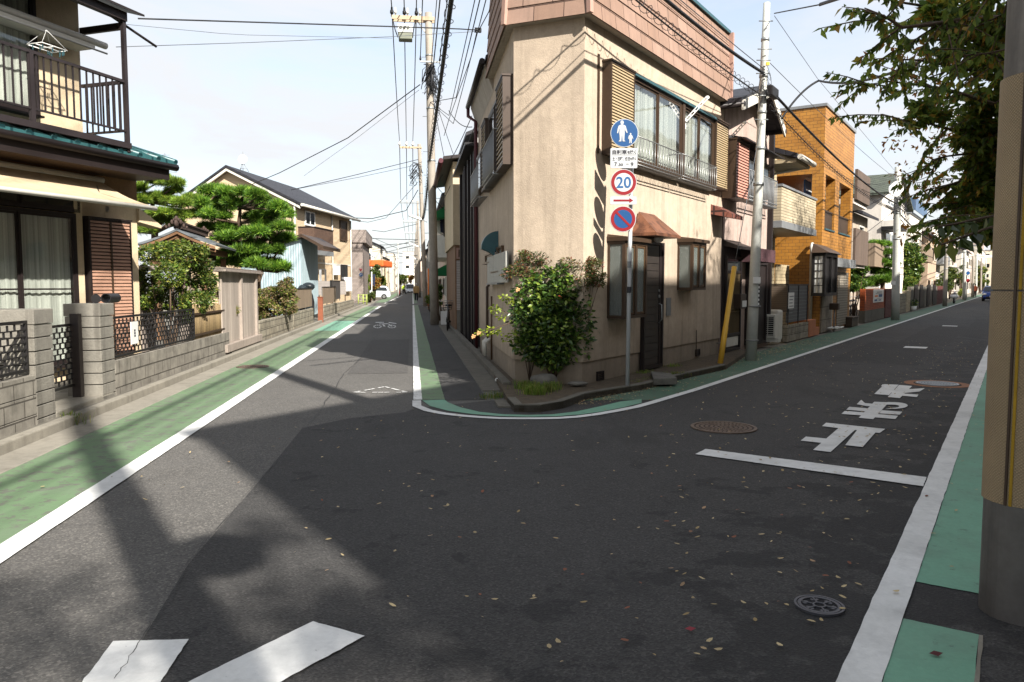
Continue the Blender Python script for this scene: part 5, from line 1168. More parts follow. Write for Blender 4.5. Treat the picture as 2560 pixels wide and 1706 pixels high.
for (oa,za,ob,zb) in ((.5,ze-.25,-abs(apx),apz),(-abs(apx),apz,-gw-.5,ze-.25)):
    rf.hexa([F4.p(sn-.5,za-.03,oa),F4.p(.5,za-.03,oa),F4.p(.5,zb-.03,ob),F4.p(sn-.5,zb-.03,ob),F4.p(sn-.5,za+.12,oa),F4.p(.5,za+.12,oa),F4.p(.5,zb+.12,ob),F4.p(sn-.5,zb+.12,ob)])
r_=rf.build('roof',M['darkroof'],gb)
b=MB()
for (oa,za,ob,zb) in ((.45,ze-.3,-abs(apx),apz-.06),(-abs(apx),apz-.06,-gw-.45,ze-.3)): b.hexa([F4.p(sn-.45,za-.16,oa),F4.p(sn-.3,za-.16,oa),F4.p(sn-.3,zb-.16,ob),F4.p(sn-.45,zb-.16,ob),F4.p(sn-.45,za,oa),F4.p(sn-.3,za,oa),F4.p(sn-.3,zb,ob),F4.p(sn-.45,zb,ob)])
b.build('bargeboard',M['offwhite'],gb)
b=MB(); b.tube([F4.p(sn-.5,ze-.25,.6),F4.p(.5,ze-.25,.6)],.09,8); b.build('gutter',M['offwhite'],gb)
for x in (382,748,928): s_=F4.uv(*K9(x,600),.1)[0]; pipe(gb,[F4.p(s_,ze-.3,.08),F4.p(s_,.1,.08)],.05,'offwhite')
b=MB(); b.box(F4,sn-.02,0.02,2.95,3.05,-.02,.03); b.build('band',M['offwhite'],gb)
def win9(x0,y0,x1,y1,**k): s=span(F4,K9(x0,y0),K9(x1,y1)); return window(F4,gb,*s,.08,**k)
win9(475,495,570,655,n=2,m='white',glassm='darkglass',curtain=None); win9(485,1000,572,1185,n=2,m='white',glassm='darkglass',curtain=None); win9(825,1025,890,1180,n=2,m='dkbrown',glassm='darkglass',curtain=None)
s=span(F4,K9(815,590),K9(885,800)); b=MB(); frame_rect(b,F4,*s,.08,0,.1); w_=b.build('shuttered_window',M['brown'],gb); b=MB(); z=s[2]+.08
while z<s[3]-.1: b.box(F4,s[0]+.08,s[1]-.08,z,z+.06,.01,.06); z+=.075
b.build('roller_shutter',M['brown'],w_)
M['dktile']=bricks('brown_balcony_tile','#5a4436','#4f3b2f','#352820',.22,.07,.006,.7,.5,.004,.1)
bo=1.0; s0,zt=F4.uv(*K9(570,662),bo); s1,_=F4.uv(*K9(755,700),bo); _,zb_=F4.uv(*K9(570,880),bo)
b=MB(); b.box(F4,s0,s1,zb_,zt,0,bo); bl_=b.build('balcony',M['dktile'],gb); b=MB(); b.box(F4,s0-.03,s1+.03,zt+.002,zt+.06,0,bo+.04); b.build('rail_cap',M['dkbrown'],bl_); b=MB(); b.box(F4,s0-.02,s1+.02,zb_-.28,zb_-.003,0,bo+.02); b.build('balcony_base',M['grey'],bl_)
for (x0,y0,x1,y1) in ((786,1035,828,1130),(895,1150,943,1288)): s=span(F4,K9(x0,y0),K9(x1,y1),.3); b=MB(); b.box(F4,*s,0,.3); b.build('meter_box',M['white'],gb,bevel=.02)
for (x,y) in ((595,525),(628,530),(635,985),(668,990)): s_,z_=F4.uv(*K9(x,y),.05); b=MB(); b.disc(F4.p(s_,z_,.0),F4.d,UP,.1,12,-.12); b.build('vent_cap',M['grey'],gb)
# front privacy fence of the gabled house
M['lvl']=lined('pale_louvre','#a9a19a','#6f6862',.08,.25,'v',.6,.004)
F4b=F4.sh(0,1.6); s=span(F4b,K9(462,1183),K9(880,1320)); pf=thing('louvred_fence',F4b.p(s[0],0),'pale horizontal louvred fence in front of the gabled house windows','fence')
b=MB(); b.box(F4b,s[0],s[1],s[2],s[3],-.02,.02); b.build('panel',M['lvl'],pf)
for k in range(4): q=s[0]+(s[1]-s[0]-.06)*k/3; b=MB(); b.box(F4b,q,q+.06,.1,s[3]+.02,-.06,-.021); b.build('post',M['brown'],pf)
# laundry in front
ld=thing('laundry_line',F4.p(sn*.5,1.9,.6),'pole with small pieces of washing under the gabled house balcony','laundry'); s_,z_=F4.uv(*K9(530,1068),.8); s2_,_=F4.uv(*K9(690,1075),.8)
b=MB(); b.tube([F4.p(s_,z_,.8),F4.p(s2_,z_,.8)],.02,6); b.build('pole',M['alu'],ld)
for k,(x,w,h,m_) in enumerate(((565,.25,.5,'white'),(630,.35,1.6,'signwhite'),(680,.3,.8,'alu'))):
    q=F4.uv(*K9(x,1070),.8)[0]; b=MB(); b.box(F4,q-w/2,q+w/2,z_-h,z_,.79,.81); b.build('garment',M[m_],ld)
# satellite dish on a lattice stand, and antenna
dp=aty(608,388,46); ds=thing('roof_dish',dp,'white round dish on a thin lattice stand on the gabled house ridge','dish antenna'); rz=aty(608,418,46)[2]
b=MB(); c=aty(607.5,399,46)
b.disc(c,np.array([1,0,0]),UP,.27,24,.06); b.build('dish',M['white'],ds)
b=MB()
for x in (600,608,622): b.tube([aty(x,430,46.),aty(606,405,46.05)],.02,5)
b.tube([aty(600,422,46),aty(618,422,46)],.015,5); b.tube([aty(607,405,46.05),aty(607,380,46.05)],.02,5); b.build('stand',M['grey'],ds)
an=thing('roof_antenna',aty(414,470,30),'thin television antenna rising beside the pine crown','antenna'); b=MB(); b.tube([aty(414,470,30),aty(412,383,30)],.018,5); b.tube([aty(405,388,30),aty(424,388,30)],.01,4); b.tube([aty(412,428,30),aty(442,432,30)],.01,4); b.build('mast',M['grey'],an)
# ================= left side of the right street, beyond the corner house =================
K56=K(1780,600,5.6); KR=K(2060,400,3.409); K6b=K(2120,560,6.032); K17=K(1700,0,3.919)
def cb_(K_,a,b_,o=0,F=FA): return span(F,K_(*a),K_(*b_),o)
M['pinkst']=streaked('pinkish_stucco','#a8958a','#5e5048',.5,.92,.010,50,low=.5)
M['pinkslat']=simple('pink_slat','#b3806f',.5,.05,.1,8)
h2=thing('pink_house',FA.p(SB+1.6,0),'narrow pinkish stucco house with a dark gable roof, behind the leaning yellow guy cover','house')
a0=SB+.08; a1=FA.uv(1923,600)[0]
LE=FA.uv(*K17(590,990),.4); AP=FA.uv(*K17(795,765),.4); RE=FA.uv(*K17(1000,1235),.4)
aps=(LE[0]+RE[0])/2; apz2=AP[1]; lez=(LE[1]+RE[1])/2
wl=lez+.15
b=MB(); b.box(FA,a0,a1,0,wl,-3.6,0); b.prism([FA.p(a0,wl+.002,0),FA.p((a0+a1)/2,apz2-.25,0),FA.p(a1,wl+.002,0)],-FA.n*3.6); b.build('wall',M['pinkst'],h2)
b=MB(); mid=(a0+a1)/2
for sg,e in ((-1,LE[0]-.05),(1,RE[0])): b.hexa([FA.p(mid,apz2-.12,.45),FA.p(e,lez-.1,.45),FA.p(e,lez-.1,-3.9),FA.p(mid,apz2-.12,-3.9),FA.p(mid,apz2,.45),FA.p(e,lez+.02,.45),FA.p(e,lez+.02,-3.9),FA.p(mid,apz2,-3.9)])
b.build('roof',M['darkroof'],h2)
b=MB()
for e in (LE[0]-.05,RE[0]): b.hexa([FA.p(mid,apz2-.26,.45),FA.p(e,lez-.24,.45),FA.p(e,lez-.24,.49),FA.p(mid,apz2-.26,.49),FA.p(mid,apz2-.06,.45),FA.p(e,lez-.04,.45),FA.p(e,lez-.04,.49),FA.p(mid,apz2-.06,.49)])
b.build('bargeboard',M['offwhite'],h2)
b=MB(); b.tube([FA.p(RE[0],lez-.1,.5),FA.p(RE[0],lez-.1,-3.8)],.06,8); b.tube([FA.p(LE[0],lez-.1,.5),FA.p(LE[0],lez-.1,-3.8)],.06,8); b.build('gutter',M['dkbrown'],h2)
# upper shutter, window with small roof and bent guard
s=cb_(K8,(130,398),(192,742),.3); shutter_box(FA,h2,s[0],s[1],s[2]+.05,s[3],.3,'brown','pinkslat',.06)
s2_=cb_(K8,(196,420),(300,700),.1); window(FA,h2,s[1]+.02,s2_[1],s[2]+.35,s[3]-.1,.12,2,'brown','darkglass',None)
b=MB(); b.hexa([FA.p(s[0]+.2,s[3]+.1,0),FA.p(s2_[1]+.1,s[3]+.1,0),FA.p(s2_[1]+.1,s[3]+.02,.45),FA.p(s[0]+.2,s[3]+.02,.45),FA.p(s[0]+.2,s[3]+.16,0),FA.p(s2_[1]+.1,s[3]+.16,0),FA.p(s2_[1]+.1,s[3]+.05,.45),FA.p(s[0]+.2,s[3]+.05,.45)]); b.build('window_roof',M['dkbrown'],h2)
guard(FA,h2,s[1]+.05,s2_[1],s[2]+.1,s[2]+.75,.3,'grey',.11,.009)
hanger(FA,K17(500,1350),K17(632,1205),h2)
# ground floor canopy strip, brown box over the door
z_=FA.uv(*K8(210,962),.3)[1]; sm=FA.uv(*K8(212,962),.3)[0]; b=MB(); b.hexa([FA.p(a0,z_-.05,0),FA.p(sm,z_-.05,0),FA.p(sm,z_-.12,.35),FA.p(a0,z_-.12,.35),FA.p(a0,z_+.08,0),FA.p(sm,z_+.08,0),FA.p(sm,z_-.06,.35),FA.p(a0,z_-.06,.35)]); b.build('canopy',M['dkbrown'],h2)
s=cb_(K8,(255,978),(335,1055),.5); b=MB(); b.box(FA,sm+.02,s[1],s[2],s[3],0,.5); M['mar2']=streaked('maroon_fascia','#4a3034','#2a1a1a',.3); b.build('fascia_box',M['mar2'],h2)
# tiled canopy at the party wall
c=FA.uv(*K8(85,800),.25); M['redtile']=bricks('red_clay_tile','#7a4a3c','#6b3f34','#2f1b16',.2,.18,.02,.7,0,.02); b=MB(); b.hexa([FA.p(c[0]-.35,c[1],0),FA.p(c[0]+.35,c[1],0),FA.p(c[0]+.35,c[1]-.1,.45),FA.p(c[0]-.35,c[1]-.1,.45),FA.p(c[0]-.35,c[1]+.2,0),FA.p(c[0]+.35,c[1]+.2,0),FA.p(c[0]+.35,c[1]-.02,.45),FA.p(c[0]-.35,c[1]-.02,.45)]); b.build('tile_canopy',M['redtile'],h2)
# lattice door
s=cb_(K56,(165,225),(350,1525)); dz0=s[2]; d=MB(); d.box(FA,s[0]-.12,s[1]+.02,dz0-.02,s[3]+.35,.004,.03); frame_rect(d,FA,s[0],s[1],dz0,s[3],.05,.03,.08); zt=FA.uv(*K56(260,450))[1]; d.box(FA,s[0]+.05,s[1]-.05,zt-.03,zt+.03,.03,.07); zb=FA.uv(*K56(260,1320))[1]; d.box(FA,s[0]+.05,s[1]-.05,zb-.03,zb+.03,.03,.07); dd=d.build('door',M['dkbrown'],h2)
b=MB(); x=s[0]+.08
while x<s[1]-.06: b.box(FA,x-.006,x+.006,zb+.03,zt-.03,.045,.06); x+=.07
for zz in (zb+.5,zb+.56): b.box(FA,s[0]+.05,s[1]-.05,zz,zz+.012,.045,.064)
b.build('lattice',M['bamboo'],dd); b=MB(); b.box(FA,s[0]+.1,s[1]-.1,dz0+.1,zb-.06,.03,.05); b.build('kick_panel',M['offwhite'],dd)
b=MB(); b.box(FA,s[0]+.05,s[1]-.05,zt+.03,s[3]-.05,.032,.04); b.build('transom',M['darkglass'],dd)
s=cb_(K56,(480,320),(545,1400)); 
b=MB(); q0=FA.uv(*K56(462,700))[0]; q1=FA.uv(*K56(725,700))[0]; b.box(FA,q0,q1,.15,FA.uv(*K56(600,330))[1],.004,.05); frame_rect(b,FA,q0,q1,.12,FA.uv(*K56(600,330))[1]+.03,.06,.05,.09); b.build('door',M['dkbrown'],h2)
q=FA.uv(*K56(805,600),.08)[0]; b=MB(); b.box(FA,q-.06,q+.06,.1,FA.uv(*K8(318,350),.08)[1],.004,.12); b.build('drainpipe',M['dkbrown'],h2)
mb=thing('mailbox',FA.p(FA.uv(*K56(430,860),.12)[0],1.0),'small dark mailbox with papers on the pink house between its doors','mailbox')
s=cb_(K56,(405,760),(470,900),.2); b=MB(); b.box(FA,s[0],s[1]+.05,s[2]-.1,s[3],.0,.2); b.build('box',M['brown'],mb,bevel=.01); b=MB(); b.box(FA,s[0]+.1,s[1]+.03,s[2]-.06,s[2]+.08,.201,.215); b.build('paper',M['white'],mb)
# brick balcony house
M['brickbal']=bricks('pale_brick_panel','#b3a68c','#a0937a','#6a604c',.5,.075,.006,.8,.5,.006,.14,.25)
M['sidingb']=bricks('tan_siding','#a8987a','#9a8b6e','#6a5f4a',.8,.1,.006,.8,.5,.003,.06)
b0=FA.uv(1931,500,.25)[0]; b1,bt=FA.uv(*K8(552,716),.25); bt2=FA.uv(*K8(322,640),.25)[1]; bb_=FA.uv(*K8(548,908),.25)[1]; bb2=FA.uv(*K8(318,862),.25)[1]
h3=thing('brick_balcony_house',FA.p((b0+b1)/2,0,-.6),'small house with pale brick balcony between the pink house and the orange building','house')
zt3=(bt+bt2)/2; zb3=(bb_+bb2)/2
oB=.25; oW=-.9
b=MB(); b.box(FA,a1+.06,b1-.02,0,zt3+1.35,-5,oW); b.build('wall',M['sidingb'],h3)
b=MB(); b.box(FA,a1+.1,b1,zb3+.18,zt3,oB-.12,oB); b.box(FA,b1-.12,b1,zb3+.18,zt3,oW,oB-.12); b.box(FA,a1+.1,a1+.22,zb3+.18,zt3,oW,oB-.12); bl_=b.build('balcony',M['brickbal'],h3)
b=MB(); b.box(FA,a1+.08,b1+.03,zt3+.002,zt3+.06,oB-.15,oB+.03); b.box(FA,a1+.08,b1+.03,zb3,zb3+.178,oW,oB+.03); b.build('balcony_trim',M['grey'],bl_)
e1,ez1=FA.uv(*K8(520,528),.6); ez2=FA.uv(*K8(330,430),.6)[1]; er=(ez1+ez2)/2
b=MB(); b.hexa([FA.p(a1+.1,er-.02,.6),FA.p(e1,er-.02,.6),FA.p(e1,er+1.6,-4),FA.p(a1+.1,er+1.6,-4),FA.p(a1+.1,er+.1,.6),FA.p(e1,er+.1,.6),FA.p(e1,er+1.72,-4),FA.p(a1+.1,er+1.72,-4)]); b.build('roof',M['darkroof'],h3)
b=MB(); b.tube([FA.p(a1+.1,er,.68),FA.p(e1+.1,er,.68)],.07,8); b.tube([FA.p(e1-.1,er-.08,.62),FA.p(e1-.5,er-.3,-.8)],.04,6); b.build('gutter',M['offwhite'],h3)
b=MB(); b.box(FA,a1+.15,e1,er-.12,er-.025,oW,.58); b.build('soffit',M['sidingb'],h3)
sx=FA.uv(*K8(352,600),oW)[0]; window(FA.sh(0,oW),h3,a1+.5,b1-1.2,zt3-1,zt3+.95,.1,2,'offwhite','darkglass',None)
s=cb_(K56,(880,335),(955,625),oW); b=MB(); Fw=FA.sh(0,oW); b.box(Fw,s[0],s[1]+.9,.1,2.2,.004,.05); dr=b.build('door',M['sidingb'],h3); b=MB(); b.tube([Fw.p(s[1]-.1,1.25,.05),Fw.p(s[1]-.1,1.2,.1),Fw.p(s[1]-.1,.95,.1)],.012,6); b.build('handle',M['alu'],dr)
# louvred bin screen on a block base, boiler and outdoor unit
l0=FA.uv(*K56(1060,900),.1)[0]; l1,lt=FA.uv(*K56(1340,640),.1); lb=FA.uv(*K56(1340,1115),.1)[1]
M['lvd']=lined('grey_louvre_panel','#4c4d4f','#8a8c8c',.10,.14,'v',.5,.003,.06); M['lvb']=lined('brown_louvre_panel','#574b40','#35291f',.05,.3,'v',.6,.003,.06)
ls=thing('louvred_screen',FA.p((l0+l1)/2,0,.1),'dark louvred fence box with a white notice, beside the outdoor unit','fence')
b=MB(); b.box(FA,l0,l1,lb,lt,.06,.1); b.build('front_panel',M['lvd'],ls)
b=MB(); b.box(FA,l0-.04,l0-.002,lb+.3,lt,-.95,.09); b.build('side_panel',M['lvb'],ls)
b=MB(); b.box(FA,l0-.05,l1+.03,lt+.002,lt+.04,.04,.12); b.box(FA,l0-.05,l0+.01,lt+.002,lt+.04,-.95,.04); b.build('top_rail',M['dkbrown'],ls)
for q in (l0,(l0+l1)/2,l1-.05): b=MB(); b.box(FA,q,q+.05,lb-.1,lt,.102,.12); b.build('post',M['black'],ls)
s=cb_(K56,(1070,740),(1142,955),.12); b=MB(); b.box(FA,s[0],s[1],s[2],s[3],.122,.13); nt_=b.build('notice',M['white'],ls)
b=MB(); 
for k in range(6): b.box(FA,s[0]+.08,s[1]-.08-(k%3)*.05,s[3]-.12-k*.09,s[3]-.09-k*.09,.131,.133)
b.build('printed_text',M['grey'],nt_)
z_=FA.uv(*K56(1340,1150),.12)[1]
wb=blockwall(l0-.1,l1+.05,z_,'weathered block base under the dark louvred fence box','cmu_old',.16,FA,o=.14)
s=cb_(K56,(1345,1130),(1450,1350),.16); b=MB(); b.box(FA,l1+.08,s[1],0,s[3],-.3,.16); b.box(FA,s[1]+.003,s[1]+.5,0,.25,-.3,.16); M['terra']=streaked('terracotta_render','#a86b4a','#6b4030',.2); tag(b.build('terracotta_block',M['terra'],None,bevel=.01),'small terracotta coloured stepped block between the block base and the grey panel wall','block')
s=cb_(K56,(1350,755),(1640,1315),.0); M['cpanel']=bricks('concrete_panel','#8b8274','#7f766a','#4f493f',.6,.42,.01,.9,0,.006,.15,.6)
w2=thing('panel_wall',FA.p((s[0]+s[1])/2,0,-.0),'stained grey concrete panel wall before the orange tiled building','wall'); b=MB(); b.box(FA,s[1]-1.55,s[1],0,s[3],-.12,0.05); b.build('panels',M['cpanel'],w2); b=MB(); b.box(FA,s[1]+.003,s[1]+.06,0,s[3]+.03,-.13,.07); b.build('end_post',M['offwhite'],w2)
def acunit(c,w,h,d,label,F,nm='outdoor_unit'):
    """c=(s,z,o) near bottom corner; grille on the face towards the camera (-d)"""
    t=thing(nm,F.p(c[0],c[1],c[2]),label,'outdoor unit'); s,z,o=c
    b=MB(); b.box(F,s,s+d,z+.1,z+.1+h,o-w,o); b.build('case',M['offwhite'],t,bevel=.015)
    b=MB(); 
    for k in range(2): b.box(F,s+.05+k*(d-.2),s+.15+k*(d-.2),z,z+.098,o-w-.05,o+.08)
    b.build('feet',M['offwhite'],t)
    G=F.turn(s); p=F.p(s,0,o); a_=float((p-G.P)@G.d); sgn_=-1 if float((-F.n)@G.d)<0 else 1
    b=MB(); x0,x1=a_,a_+sgn_*w*.66; x0,x1=min(x0,x1),max(x0,x1); b.box(G,x0+.03,x1,z+.17,z+.04+h,.001,.006); b.build('fan_opening',M['black'],t)
    b=MB()
    for k in range(9): zz=z+.19+(h-.18)*k/8; b.box(G,x0+.03,x1,zz-.006,zz+.006,.007,.02)
    for k in range(4): xx=x0+.03+(x1-x0-.03)*k/3; b.box(G,xx-.006,xx+.006,z+.17,z+.04+h,.007,.022)
    b.build('grille',M['offwhite'],t); return t
c=FA.uv(*K56(860,1480),.25); acunit((FA.uv(*K56(865,1300),.25)[0],.12,.28),.72,.6,.32,'cream air conditioner outdoor unit standing by the kerb behind the concrete pole',FA)
s=cb_(K56,(975,985),(1030,1430),.2); bo=thing('water_heater',FA.p(s[0],0,.0),'tall cream water heater cabinet behind the outdoor unit','water heater'); b=MB(); b.box(FA,s[0],s[1],.1,s[3],-.6,.12); b.build('cabinet',M['offwhite'],bo,bevel=.06); b=MB(); b.box(FA,s[0]-.02,s[0]-.002,s[2]+(s[3]-s[2])*.68,s[2]+(s[3]-s[2])*.72,-.6,.1); b.build('strap',M['black'],bo)
s_,z_=FA.uv(*K56(1715,930),.25); mp=thing('post_box',FA.p(s_,0,.25),'grey letter box on a thin post before the roller shutter','letter box'); b=MB(); b.box(FA,s_-.12,s_+.12,z_-.12,z_+.1,.1,.4); b.build('box',M['brown'],mp,bevel=.03); b=MB(); b.tube([FA.p(s_,0,.25),FA.p(s_,z_-.1,.25)],.025,8); b.build('post',M['grey'],mp)
b=MB(); rs=np.random.RandomState(9); cc=FA.uv(*K56(1730,1280),.3)
for k in range(70): p=FA.p(cc[0]-.5+rs.random()*1.3,.13,.1+rs.random()*.35); b.ball(p,.03+.03*rs.random(),6,4,(1,1,.6))
tag(b.build('white_gravel',M['insul'],None),'patch of white stones at the foot of the letter box',  'gravel',kind='stuff')
# ---- orange tiled building ----
M['orange']=bricks('orange_tile','#a4722f','#966527','#5f421e',.225,.105,.006,.45,.5,.004,.12,.12)
oc,_=FA.uv(*K8(592,600)); oe,_=FA.uv(*K8(750,600)); FO=FA; zt=(FA.uv(*K8(595,222))[1]+FA.uv(*K8(750,357))[1])/2
zo1=(FA.uv(*K8(595,588))[1]+FA.uv(*K8(740,658))[1])/2; zo0=(FA.uv(*K8(590,782))[1]+FA.uv(*K8(716,818))[1])/2; zs=(FA.uv(*K8(588,882))[1]+FA.uv(*K8(730,915))[1])/2
ob=thing('orange_tiled_building',FA.p((oc+oe)/2,0),'three-storey orange tiled building with open loggia and roller shutter','building')
DP=7.5; b=MB(); b.box(FA,oc,oe,zo1,zt,-DP,0); b.box(FA,oc,oe,0,zs,-DP,0); b.box(FA,oc,oe,zs+.002,zo1-.002,-DP,-2.2)
cw=.32
zc0,zc1=zs+.002,zo1-.002
b.box(FA,oc,oc+cw,zc0,zc1,-.35,0); c1=FA.uv(*K8(650,760))[0]; c2=FA.uv(*K8(672,760))[0]; b.box(FA,c1,c2,zc0,zc1,-.3,0); b.box(FA,oe-.45,oe,zc0,zc1,-.35,0)
b.build('wall',M['orange'],ob)
b=MB(); b.box(FA,oc-.04,oe+.04,zt+.002,zt+.09,-DP-.04,.05); b.build('coping',M['grey'],ob)
for (x0,x1) in ((oc+cw+.02,c1-.02),(c2+.02,oe-.47)):
    b=MB(); b.box(FA,x0,x1,zs+.05,zo0,-.12,-.06); b.box(FA,x0,x1,zo0+.002,zo0+.05,-.14,-.04); b.build('loggia_rail',M['reedbr'] if 'reedbr' in M else M['brown'],ob)
    b=MB(); b.box(FA,x0,x1,zs+.003,zs+.05,-.2,.04); b.build('sill',M['teal'],ob)
b=MB(); b.tube([FA.p(oc+.4,zo1-.45,-.6),FA.p(oe-.5,zo1-.45,-.6)],.03,6); b.tube([FA.p(oc+.4,zo1-.55,-1.1),FA.p(oe-.5,zo1-.55,-1.1)],.03,6); b.build('laundry_rail',M['white'],ob)
b=MB(); b.box(FA,c2+.1,c2+1.0,zs+.4,zs+1.1,-1.9,-1.3); b.build('loggia_unit',M['offwhite'],ob)
b=MB(); b.box(FA,oc+.5,c1-.5,zs+.8,zs+1.7,-.72,-.68); b.build('washing',M['inkblue'],ob)
FTo=FA.turn(oc)
# bay, shutter, beam
bw0=FA.uv(*K8(600,1100),.4)[0]; bw1,bz1=FA.uv(*K8(668,1012),.4); bz0=FA.uv(*K8(655,1228),.4)[1]
b=MB(); b.box(FA,bw0,bw1,bz0,bz0+.1,0,.4); b.box(FA,bw0,bw1,bz1-.1,bz1,0,.4)
for q in (bw0,bw1-.07,(bw0+bw1)/2): b.box(FA,q,q+.07,bz0+.1,bz1-.1,.33,.4)
b.box(FA,bw0,bw0+.06,bz0+.1,bz1-.1,0,.08); b.box(FA,bw0+.1,bw1,bz0+.1,bz1-.1,.0,.32); bwn=b.build('bay_window',M['black'],ob)
b=MB(); b.hexa([FA.p(bw0-.1,bz1+.002,0),FA.p(bw1+.1,bz1+.002,0),FA.p(bw1+.1,bz1+.002,.52),FA.p(bw0-.1,bz1+.002,.52),FA.p(bw0+.1,bz1+.3,0),FA.p(bw1-.1,bz1+.3,0),FA.p(bw1-.1,bz1+.12,.35),FA.p(bw0+.1,bz1+.12,.35)]); b.build('bay_roof',M['brown'],bwn)
b=MB(); b.box(FA,bw0+.02,bw0+.03,bz0+.1,bz1-.1,.08,.33); b.build('side_pane',M['lace'],bwn)
b=MB()
for k in range(1,5): z=bz0+.1+(bz1-bz0-.2)*k/5; b.box(FA,bw0+.005,bw0+.018,z-.012,z+.012,.08,.33)
b.box(FA,bw0+.005,bw0+.018,bz0+.1,bz1-.1,.195,.21); b.build('glazing_bar',M['black'],bwn)
M['shut']=lined('roller_shutter','#8d8578','#4a453d',.09,.3,'v',.5,.01,.05,.3)
r0=FA.uv(*K8(665,1200),.02)[0]; r1,rz1=FA.uv(*K8(722,1108),.02); b=MB(); b.box(FA,r0,r1,0.1,rz1,.003,.03); b.build('roller_shutter',M['shut'],ob)
z0=FA.uv(*K8(700,1078),.35)[1]; z1=FA.uv(*K8(700,1032),.35)[1]; be=FA.uv(*K8(762,1050),.35)[0]; b=MB(); b.box(FA,bw1+.1,be,z0,z1,.0,.35); b.build('shutter_housing',M['grey'],ob)
gx,gz_=FTo.uv(*K8(530,970),.1); gx2,gz2=FTo.uv(*K8(538,1200),.1); b=MB(); b.tube([FTo.p(gx,gz_+.1,.05),FTo.p(gx,gz_,.16),FTo.p(gx,gz_-.15,.1),FTo.p(gx,0.3,.1)],.06,10); b.build('drainpipe',M['offwhite'],ob)
# ---- brown mesh screened balconies and the white house beyond ----
M['brpanel']=lined('brown_mesh_panel','#5a4c42','#3a2f28',.12,.1,'u',.8,.004,.12,.3)
M['whitewall']=streaked('white_render','#c9c2b8','#7a736a',.2,.85,.004,60)
n0=oe+.3; n1=FA.uv(*KR(378,700),.1)[0]; 
wh=thing('white_house',FA.p(n1+2,0,-3),'white three-storey house with mossy tiled roof and brown mesh screened balconies','house')
z0=FA.uv(*KR(375,905),.1)[1]; z1=FA.uv(*KR(300,590),.1)[1]; b=MB(); b.box(FA,n0,n1,z0,z1,-.0,.1); b.build('mesh_screen',M['brpanel'],wh)
z2=FA.uv(*KR(378,388),.1)[1]; z3=FA.uv(*KR(300,85),.1)[1]; b=MB(); b.box(FA,n0,n1,z2,z3,-.0,.1); b.build('mesh_screen',M['brpanel'],wh)
b=MB(); b.box(FA,n0,n1,z0-.1,z0+.1,-2,-.01); b.build('balcony_floor',M['whitewall'],wh); b=MB(); b.box(FA,n0,n1,z2-.15,z2+.05,-2,-.01); b.build('balcony_floor',M['whitewall'],wh)
b=MB(); b.box(FA,n0,n1,0,z3-.9,-8,-2.05); b.build('wall',M['whitewall'],wh)
wz1=FA.uv(*KR(490,290),-1.2)[1]; ws0=FA.uv(*KR(490,500),-1.2)[0]; ws1=FA.uv(*KR(700,500),-1.2)[0]
b=MB(); b.box(FA,ws0,ws1,0,wz1,-7,-1.2); wm_=(ws0+ws1)/2; wr_=FA.uv(*KR(700,210),-1.2)[1]; b.prism([FA.p(ws0,wz1+.002,-1.2),FA.p(wm_,wr_-.1,-1.2),FA.p(ws1,wz1+.002,-1.2)],-FA.n*5.8); b.build('wing_wall',M['whitewall'],wh)
M['moss']=bricks('mossy_roof_tile','#4f5648','#444a40','#22251f',.3,.28,.03,.9,0,.04,.2)
b=MB(); 
for e_ in (ws0-.4,ws1+.4): b.hexa([FA.p(wm_,wr_,-.8),FA.p(e_,wz1-.05,-.8),FA.p(e_,wz1-.05,-7.2),FA.p(wm_,wr_,-7.2),FA.p(wm_,wr_+.14,-.8),FA.p(e_,wz1+.09,-.8),FA.p(e_,wz1+.09,-7.2),FA.p(wm_,wr_+.14,-7.2)])
b.build('roof',M['moss'],wh)
s=cb_(KR,(485,410),(700,585),-.2); b=MB(); b.box(FA,ws0,s[1],s[2],s[3],-1.19,-.2); b.build('balcony',M['whitewall'],wh); b=MB(); b.box(FA,ws0-.1,s[1],s[2]-.2,s[2]-.003,-1.19,-.17); b.build('balcony_base',M['black'],wh)
s=cb_(KR,(525,330),(565,405),-1.2); window(FA.sh(0,-1.2),wh,s[0],s[1]+1,s[2],s[3],.1,2,'white','darkglass',None)
s=cb_(KR,(515,610),(600,710),-1.2); window(FA.sh(0,-1.2),wh,s[0],s[1],s[2]-1.2,s[3],.1,2,'white','darkglass',None)
dd_=thing('wall_dish',aty(*KR(610,250),33.4),'white satellite dish on the steel pole before the mossy tiled roof','dish antenna'); b=MB(); c=aty(*KR(610,250),33.4); b.disc(c,np.array([1,0,0]),UP,.32,24,.06); b.tube([c,c+np.array([.4,.2,-.1])],.02,5); b.build('dish',M['white'],dd_)
# garden: pine, shrubs, orange brick wall with poster
GY=41.
bl=pads(KR,[(470,725,80,28),(440,795,60,18),(440,830,70,20),(560,800,60,30),(420,870,60,20),(500,870,70,24),(560,900,60,28),(420,940,60,26),(500,960,80,30),(560,1010,60,40),(450,1030,90,40),(380,1060,60,30)],GY,3.409,seed=11,jit=.3)
layered('cloud_pine','cloud-pruned pine standing behind the orange brick garden wall','tree',np.array([*aty(*KR(500,1100),GY)[:2],.1]),[aty(*KR(x,y),GY) for x,y in ((500,1050),(490,950),(470,850),(475,760))],bl,9000,.17,M['podo'],33,r0=.14)
bl=blobsK(KR,[(260,950,40),(260,1020,50),(300,980,40),(250,1080,40),(310,1060,40),(340,930,30)],33.5,3.409,.2,1,12)
bushy('garden_bush','dark glossy bush at the corner of the orange building','bush',np.array([*bl[1][:2],.1]),bl,4500,.12,M['camellia'],41,trunk=.03)
